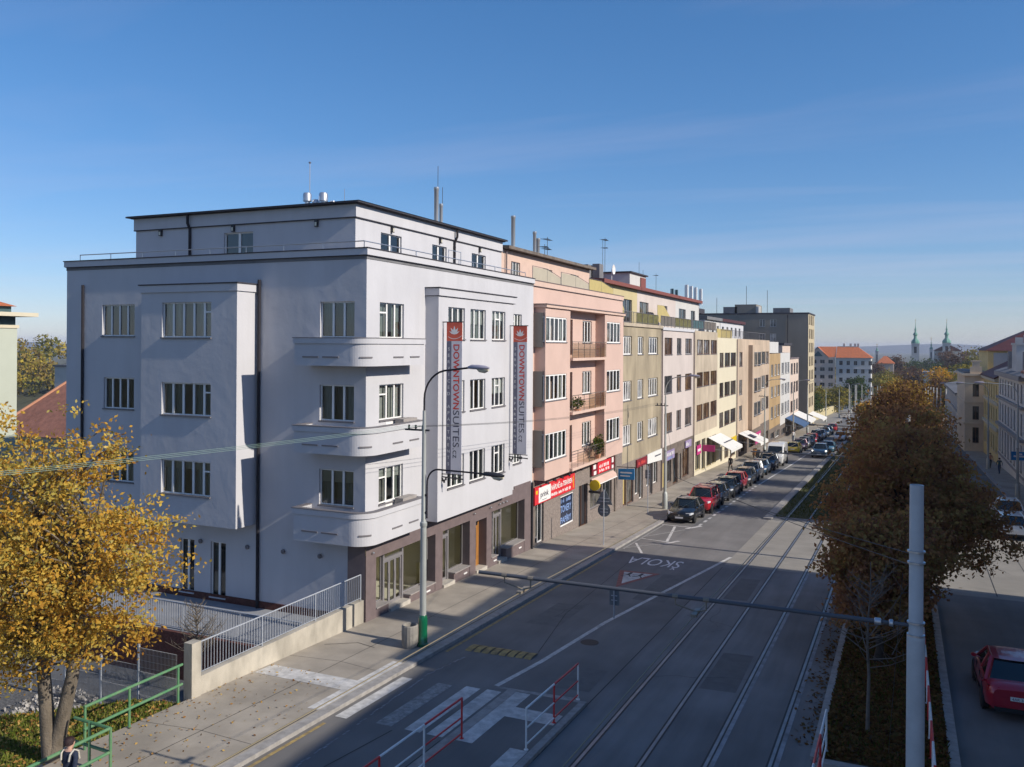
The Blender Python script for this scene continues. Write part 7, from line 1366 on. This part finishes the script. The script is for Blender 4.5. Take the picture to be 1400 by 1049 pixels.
# trees of the far right, the hill and the far end
far = [('orange leaved tree by the path at the far end', -8.5, 245, 5.5, 3.2, 'gold'), ('round dark pine before the white orange roofed house', -14.5, 300, 12.5, 4.2, 'green'), ('dark shrubby tree right behind the tall grey block', -23, 232, 8, 5, 'green'), ('second dark shrubby tree by the yellow garden wall', -24, 262, 9, 5, 'olive'), ('olive tree left of the round dark pine', -20, 290, 9, 5, 'olive'),
    ('dark conifer left of the right monastery tower', 20.5, 560, 20, 3.2, 'green'), ('dark conifer right of the right monastery tower', 33.0, 570, 26, 3.5, 'green'), ('rusty tree hiding the foot of the right monastery tower', 21.5, 555, 27, 6.5, 'rust'), ('bare grey rust tree left of the left monastery tower', -4.5, 560, 23, 5.5, 'rust'), ('second bare grey rust tree further left of the left monastery tower', -10, 575, 21.5, 4.5, 'rust'), ('dark low tree at the foot of the left monastery tower', 4.5, 540, 21, 6, 'green'), ('dark tree between the monastery towers', 12, 545, 20, 6, 'green'), ('dark green tree below the ridge turret', 17.5, 530, 20, 6, 'green'), ('dark tree hiding the villa right of the white house', -14, 490, 19, 6, 'rust'),
    ('rusty hilltop tree left of the red hipped roof', 23.5, 500, 28, 7.5, 'rust'), ('second rusty hilltop tree nearer the red hipped roof', 31, 480, 29, 7.5, 'olive'), ('brown hilltop tree behind the red hipped roof', 37, 450, 31, 8, 'rust'), ('tall pale poplar behind the red hipped roof', 40, 300, 27, 3.4, 'olive'),
    ('big olive and yellow tree left of the beige corner house', 14.5, 250, 17, 6.5, 'olive'), ('yellow green tree on the slope behind the beige corner house', 20, 290, 20, 7.5, 'olive'), ('dark green tree behind the pale bluish row', 12.5, 222, 12.5, 4.5, 'green'), ('brown tree on the slope left of the olive and yellow one', 8.5, 270, 13.5, 5., 'rust'), ('golden tree on the slope below the monastery', 10, 330, 16.5, 6, 'gold'), ('green tree on the slope below the monastery', 13, 380, 17, 7, 'green'),
    ('olive tree far down the avenue beside the pale poles', -5, 330, 13, 6, 'olive'), ('olive tree far down the avenue on the left side', -9, 420, 17, 7, 'olive'), ('rust tree far down the avenue in the middle', 0, 440, 17, 8, 'rust'), ('brown tree below the left monastery tower', 4, 480, 18, 8, 'rust'), ('dark tree on the far slope right of the avenue', 26, 480, 20, 8, 'green'), ('dark olive tree on the far slope by the hilltop', 33, 460, 19, 8, 'olive'), ('green tree on the slope under the hilltop trees', 30, 380, 19, 8, 'green'), ('orange tree left of the avenue beyond the white house', -18, 430, 15, 6, 'orange')]
for i, (lab, x, y, h, r, m) in enumerate(far):
    g0 = gz(y)-.3; cone = 'conifer' in lab or 'poplar' in lab
    cw_ = [(x, y, g0+h*.5, r, r, h*.45)] if not cone else [(x, y, g0+h*.4, r, r, h*.36), (x, y, g0+h*.72, r*.6, r*.6, h*.27)]
    tree('conifer_tree' if 'conifer' in lab or 'pine' in lab else 'hillside_tree', lab, 'tree', (x, y, g0), cw_+([] if cone else [(x+r*.3, y, g0+h*.72, r*.6, r*.6, h*.25)]), 2600, .0011*y+.1, L_[m], .25, group='trees beyond the avenue', seed=60+i, edge=.45, per=14, spread=.12*r+.2, limb=14)
# wood on the left hill: reads as one mass
hm = MB()
for k in range(40):
    a = -430+k*8.; z1 = 3+3.*math.sin(k*.4); hm.face([(a, 190, -12), (a+8, 190, -12), (a+8, 260, z1+.5), (a, 260, z1)])
struct('hillside', hm, 'ground')
N = 240; cx = rng.uniform(-420, -150, N); cy = rng.uniform(196, 262, N); cz = -12+(cy-190)/70*15+rng.uniform(3.5, 6.5, N)
per = 150; d = rng.normal(size=(N*per, 3)); d /= np.linalg.norm(d, axis=1)[:, None]; rr_ = np.repeat(rng.uniform(3., 5.2, N), per); p = np.stack([np.repeat(cx, per), np.repeat(cy, per), np.repeat(cz, per)], 1)+d*rr_[:, None]*np.array([1, 1, 1.05])*rng.uniform(.7, 1.05, (N*per, 1))
tint = np.clip(np.repeat(rng.uniform(0, 1, N), per)*.75+rng.uniform(0, .25, N*per), 0, 1)
L_['wood'] = leaf_mat('mixed autumn wood', [(.06, .08, .025), (.13, .14, .035), (.3, .24, .04), (.17, .11, .045), (.5, .38, .05), (.26, .16, .06)], .25)
wd = bpy.data.objects.new('wood_root', None); ORG['wood_root'] = (0, 0, 0)
n_ = len(p); a = rng.normal(size=(n_, 3)); a /= np.linalg.norm(a, axis=1)[:, None]; b_ = rng.normal(size=(n_, 3)); b_ -= a*(a*b_).sum(1)[:, None]; b_ /= np.linalg.norm(b_, axis=1)[:, None]; sz = rng.uniform(.5, 1.1, (n_, 1))*.75
o = leafmesh('far_wood', np.stack([p-a*sz, p+b_*sz*.7, p+a*sz, p-b_*sz*.7], 1).reshape(-1, 3), n_, L_['wood'], tint); COL.objects.link(o); o['kind'] = 'stuff'; bpy.data.objects.remove(wd)
# low far greenery round the avenue's end
N = 150; cx = rng.uniform(-60, 75, N); cy = rng.uniform(430, 640, N); cz = -15+rng.uniform(3, 7, N)+np.clip((cy-430)/40, 0, 4); per = 70; d = rng.normal(size=(N*per, 3)); d /= np.linalg.norm(d, axis=1)[:, None]
p = np.stack([np.repeat(cx, per), np.repeat(cy, per), np.repeat(cz, per)], 1)+d*np.repeat(rng.uniform(3.5, 6, N), per)[:, None]*rng.uniform(.7, 1.05, (N*per, 1)); n_ = len(p); a = rng.normal(size=(n_, 3)); a /= np.linalg.norm(a, axis=1)[:, None]; b_ = rng.normal(size=(n_, 3)); b_ -= a*(a*b_).sum(1)[:, None]; b_ /= np.linalg.norm(b_, axis=1)[:, None]; sz = rng.uniform(.5, 1.1, (n_, 1))*1.1
o = leafmesh('far_wood', np.stack([p-a*sz, p+b_*sz*.7, p+a*sz, p-b_*sz*.7], 1).reshape(-1, 3), n_, L_['wood'], np.clip(np.repeat(rng.uniform(0, .7, N), per)+rng.uniform(0, .25, n_), 0, 1)); COL.objects.link(o); o['kind'] = 'stuff'
# ================================================================ AIR, LIGHT, CAMERA
SUN_EL, SUN_AZ = 30.5, 2.8
hz = MB(); hz.box(-4600, 4600, -320, 6100, -17, 34); ho = hz.build('haze', [], None); ho['kind'] = 'stuff'
hm_ = bpy.data.materials.new('thin haze'); hm_.use_nodes = True; nt = hm_.node_tree; nt.nodes.clear(); o_ = nt.nodes.new('ShaderNodeOutputMaterial'); v_ = nt.nodes.new('ShaderNodeVolumePrincipled')
v_.inputs['Color'].default_value = (.76, .83, 1., 1); v_.inputs['Density'].default_value = HAZE; v_.inputs['Anisotropy'].default_value = .0; nt.links.new(v_.outputs[0], o_.inputs['Volume']); ho.data.materials.append(hm_)
if not HAZE: bpy.data.objects.remove(ho)
w = bpy.data.worlds.new('World'); scene.world = w; w.use_nodes = True; nt = w.node_tree; bg = nt.nodes['Background']
sk = nt.nodes.new('ShaderNodeTexSky'); sk.sky_type = 'NISHITA'; sk.sun_disc = False; sk.sun_elevation = R(SUN_EL); sk.sun_rotation = R(90+SUN_AZ); sk.altitude = 300; sk.air_density = 1.; sk.dust_density = 0.2; sk.ozone_density = 7.
# thin cirrus streaks high in the sky
tc = nt.nodes.new('ShaderNodeTexCoord'); sp = nt.nodes.new('ShaderNodeSeparateXYZ'); nt.links.new(tc.outputs['Generated'], sp.inputs[0])
mz = nt.nodes.new('ShaderNodeMath'); mz.operation = 'MAXIMUM'; mz.inputs[1].default_value = .03; nt.links.new(sp.outputs['Z'], mz.inputs[0])
dx = nt.nodes.new('ShaderNodeMath'); dx.operation = 'DIVIDE'; nt.links.new(sp.outputs['X'], dx.inputs[0]); nt.links.new(mz.outputs[0], dx.inputs[1]); dy = nt.nodes.new('ShaderNodeMath'); dy.operation = 'DIVIDE'; nt.links.new(sp.outputs['Y'], dy.inputs[0]); nt.links.new(mz.outputs[0], dy.inputs[1])
cb = nt.nodes.new('ShaderNodeCombineXYZ'); nt.links.new(dx.outputs[0], cb.inputs[0]); nt.links.new(dy.outputs[0], cb.inputs[1])
mp = nt.nodes.new('ShaderNodeMapping'); mp.inputs['Rotation'].default_value = (0, 0, R(24)); mp.inputs['Scale'].default_value = (.12, .42, 1); nt.links.new(cb.outputs[0], mp.inputs['Vector'])
n1 = nt.nodes.new('ShaderNodeTexNoise'); n1.inputs['Scale'].default_value = .8; n1.inputs['Detail'].default_value = 6; n1.inputs['Roughness'].default_value = .55; n1.inputs['Distortion'].default_value = .6; nt.links.new(mp.outputs[0], n1.inputs['Vector'])
cr = nt.nodes.new('ShaderNodeMapRange'); cr.inputs['From Min'].default_value = .46; cr.inputs['From Max'].default_value = .78; cr.inputs['To Max'].default_value = .3; nt.links.new(n1.outputs['Fac'], cr.inputs['Value'])
mx = nt.nodes.new('ShaderNodeMixRGB'); mx.inputs[2].default_value = (5.2, 5.6, 6.4, 1); nt.links.new(cr.outputs[0], mx.inputs[0]); nt.links.new(sk.outputs[0], mx.inputs[1]); hs = nt.nodes.new('ShaderNodeHueSaturation'); hs.inputs['Saturation'].default_value = SAT; nt.links.new(mx.outputs[0], hs.inputs['Color']); gm = nt.nodes.new('ShaderNodeGamma'); gm.inputs['Gamma'].default_value = .8; nt.links.new(hs.outputs[0], gm.inputs['Color']); tn = nt.nodes.new('ShaderNodeMixRGB'); tn.blend_type = 'MULTIPLY'; tn.inputs[0].default_value = 1; tn.inputs[2].default_value = (1, .94, 1.02, 1); nt.links.new(gm.outputs[0], tn.inputs[1]); nt.links.new(tn.outputs[0], bg.inputs['Color']); bg.inputs['Strength'].default_value = SKY
sd_ = bpy.data.lights.new('sun', 'SUN'); sd_.energy = SUN; sd_.angle = R(.53); sd_.color = (1, .92, .8); so = bpy.data.objects.new('sun', sd_); COL.objects.link(so)
e, a = R(SUN_EL), R(SUN_AZ); dv = Vector((math.cos(e)*math.cos(a), -math.cos(e)*math.sin(a), math.sin(e))); so.rotation_euler = dv.to_track_quat('Z', 'Y').to_euler(); so.location = dv*100
cam = bpy.data.cameras.new('camera'); co = bpy.data.objects.new('camera', cam); COL.objects.link(co); cam.sensor_width = 36; cam.sensor_fit = 'HORIZONTAL'; cam.lens = 36*1200/1400; cam.shift_y = -52/1400; cam.clip_end = 12000; cam.clip_start = .2
th = math.atan(536/1200); co.location = (0, 0, 9.5)
co.rotation_euler = (Matrix.Rotation(th, 4, 'Z') @ Matrix.Rotation(R(90), 4, 'X') @ Matrix.Rotation(R(.37), 4, 'Z')).to_euler(); scene.camera = co
scene.view_settings.view_transform = 'Standard'; scene.view_settings.look = 'None'; scene.view_settings.exposure = EXPO; scene.view_settings.gamma = 1
scene.cycles.max_bounces = 6; scene.cycles.transparent_max_bounces = 12; scene.cycles.volume_bounces = 0; scene.cycles.use_fast_gi = False; scene.cycles.caustics_reflective = False; scene.cycles.caustics_refractive = False
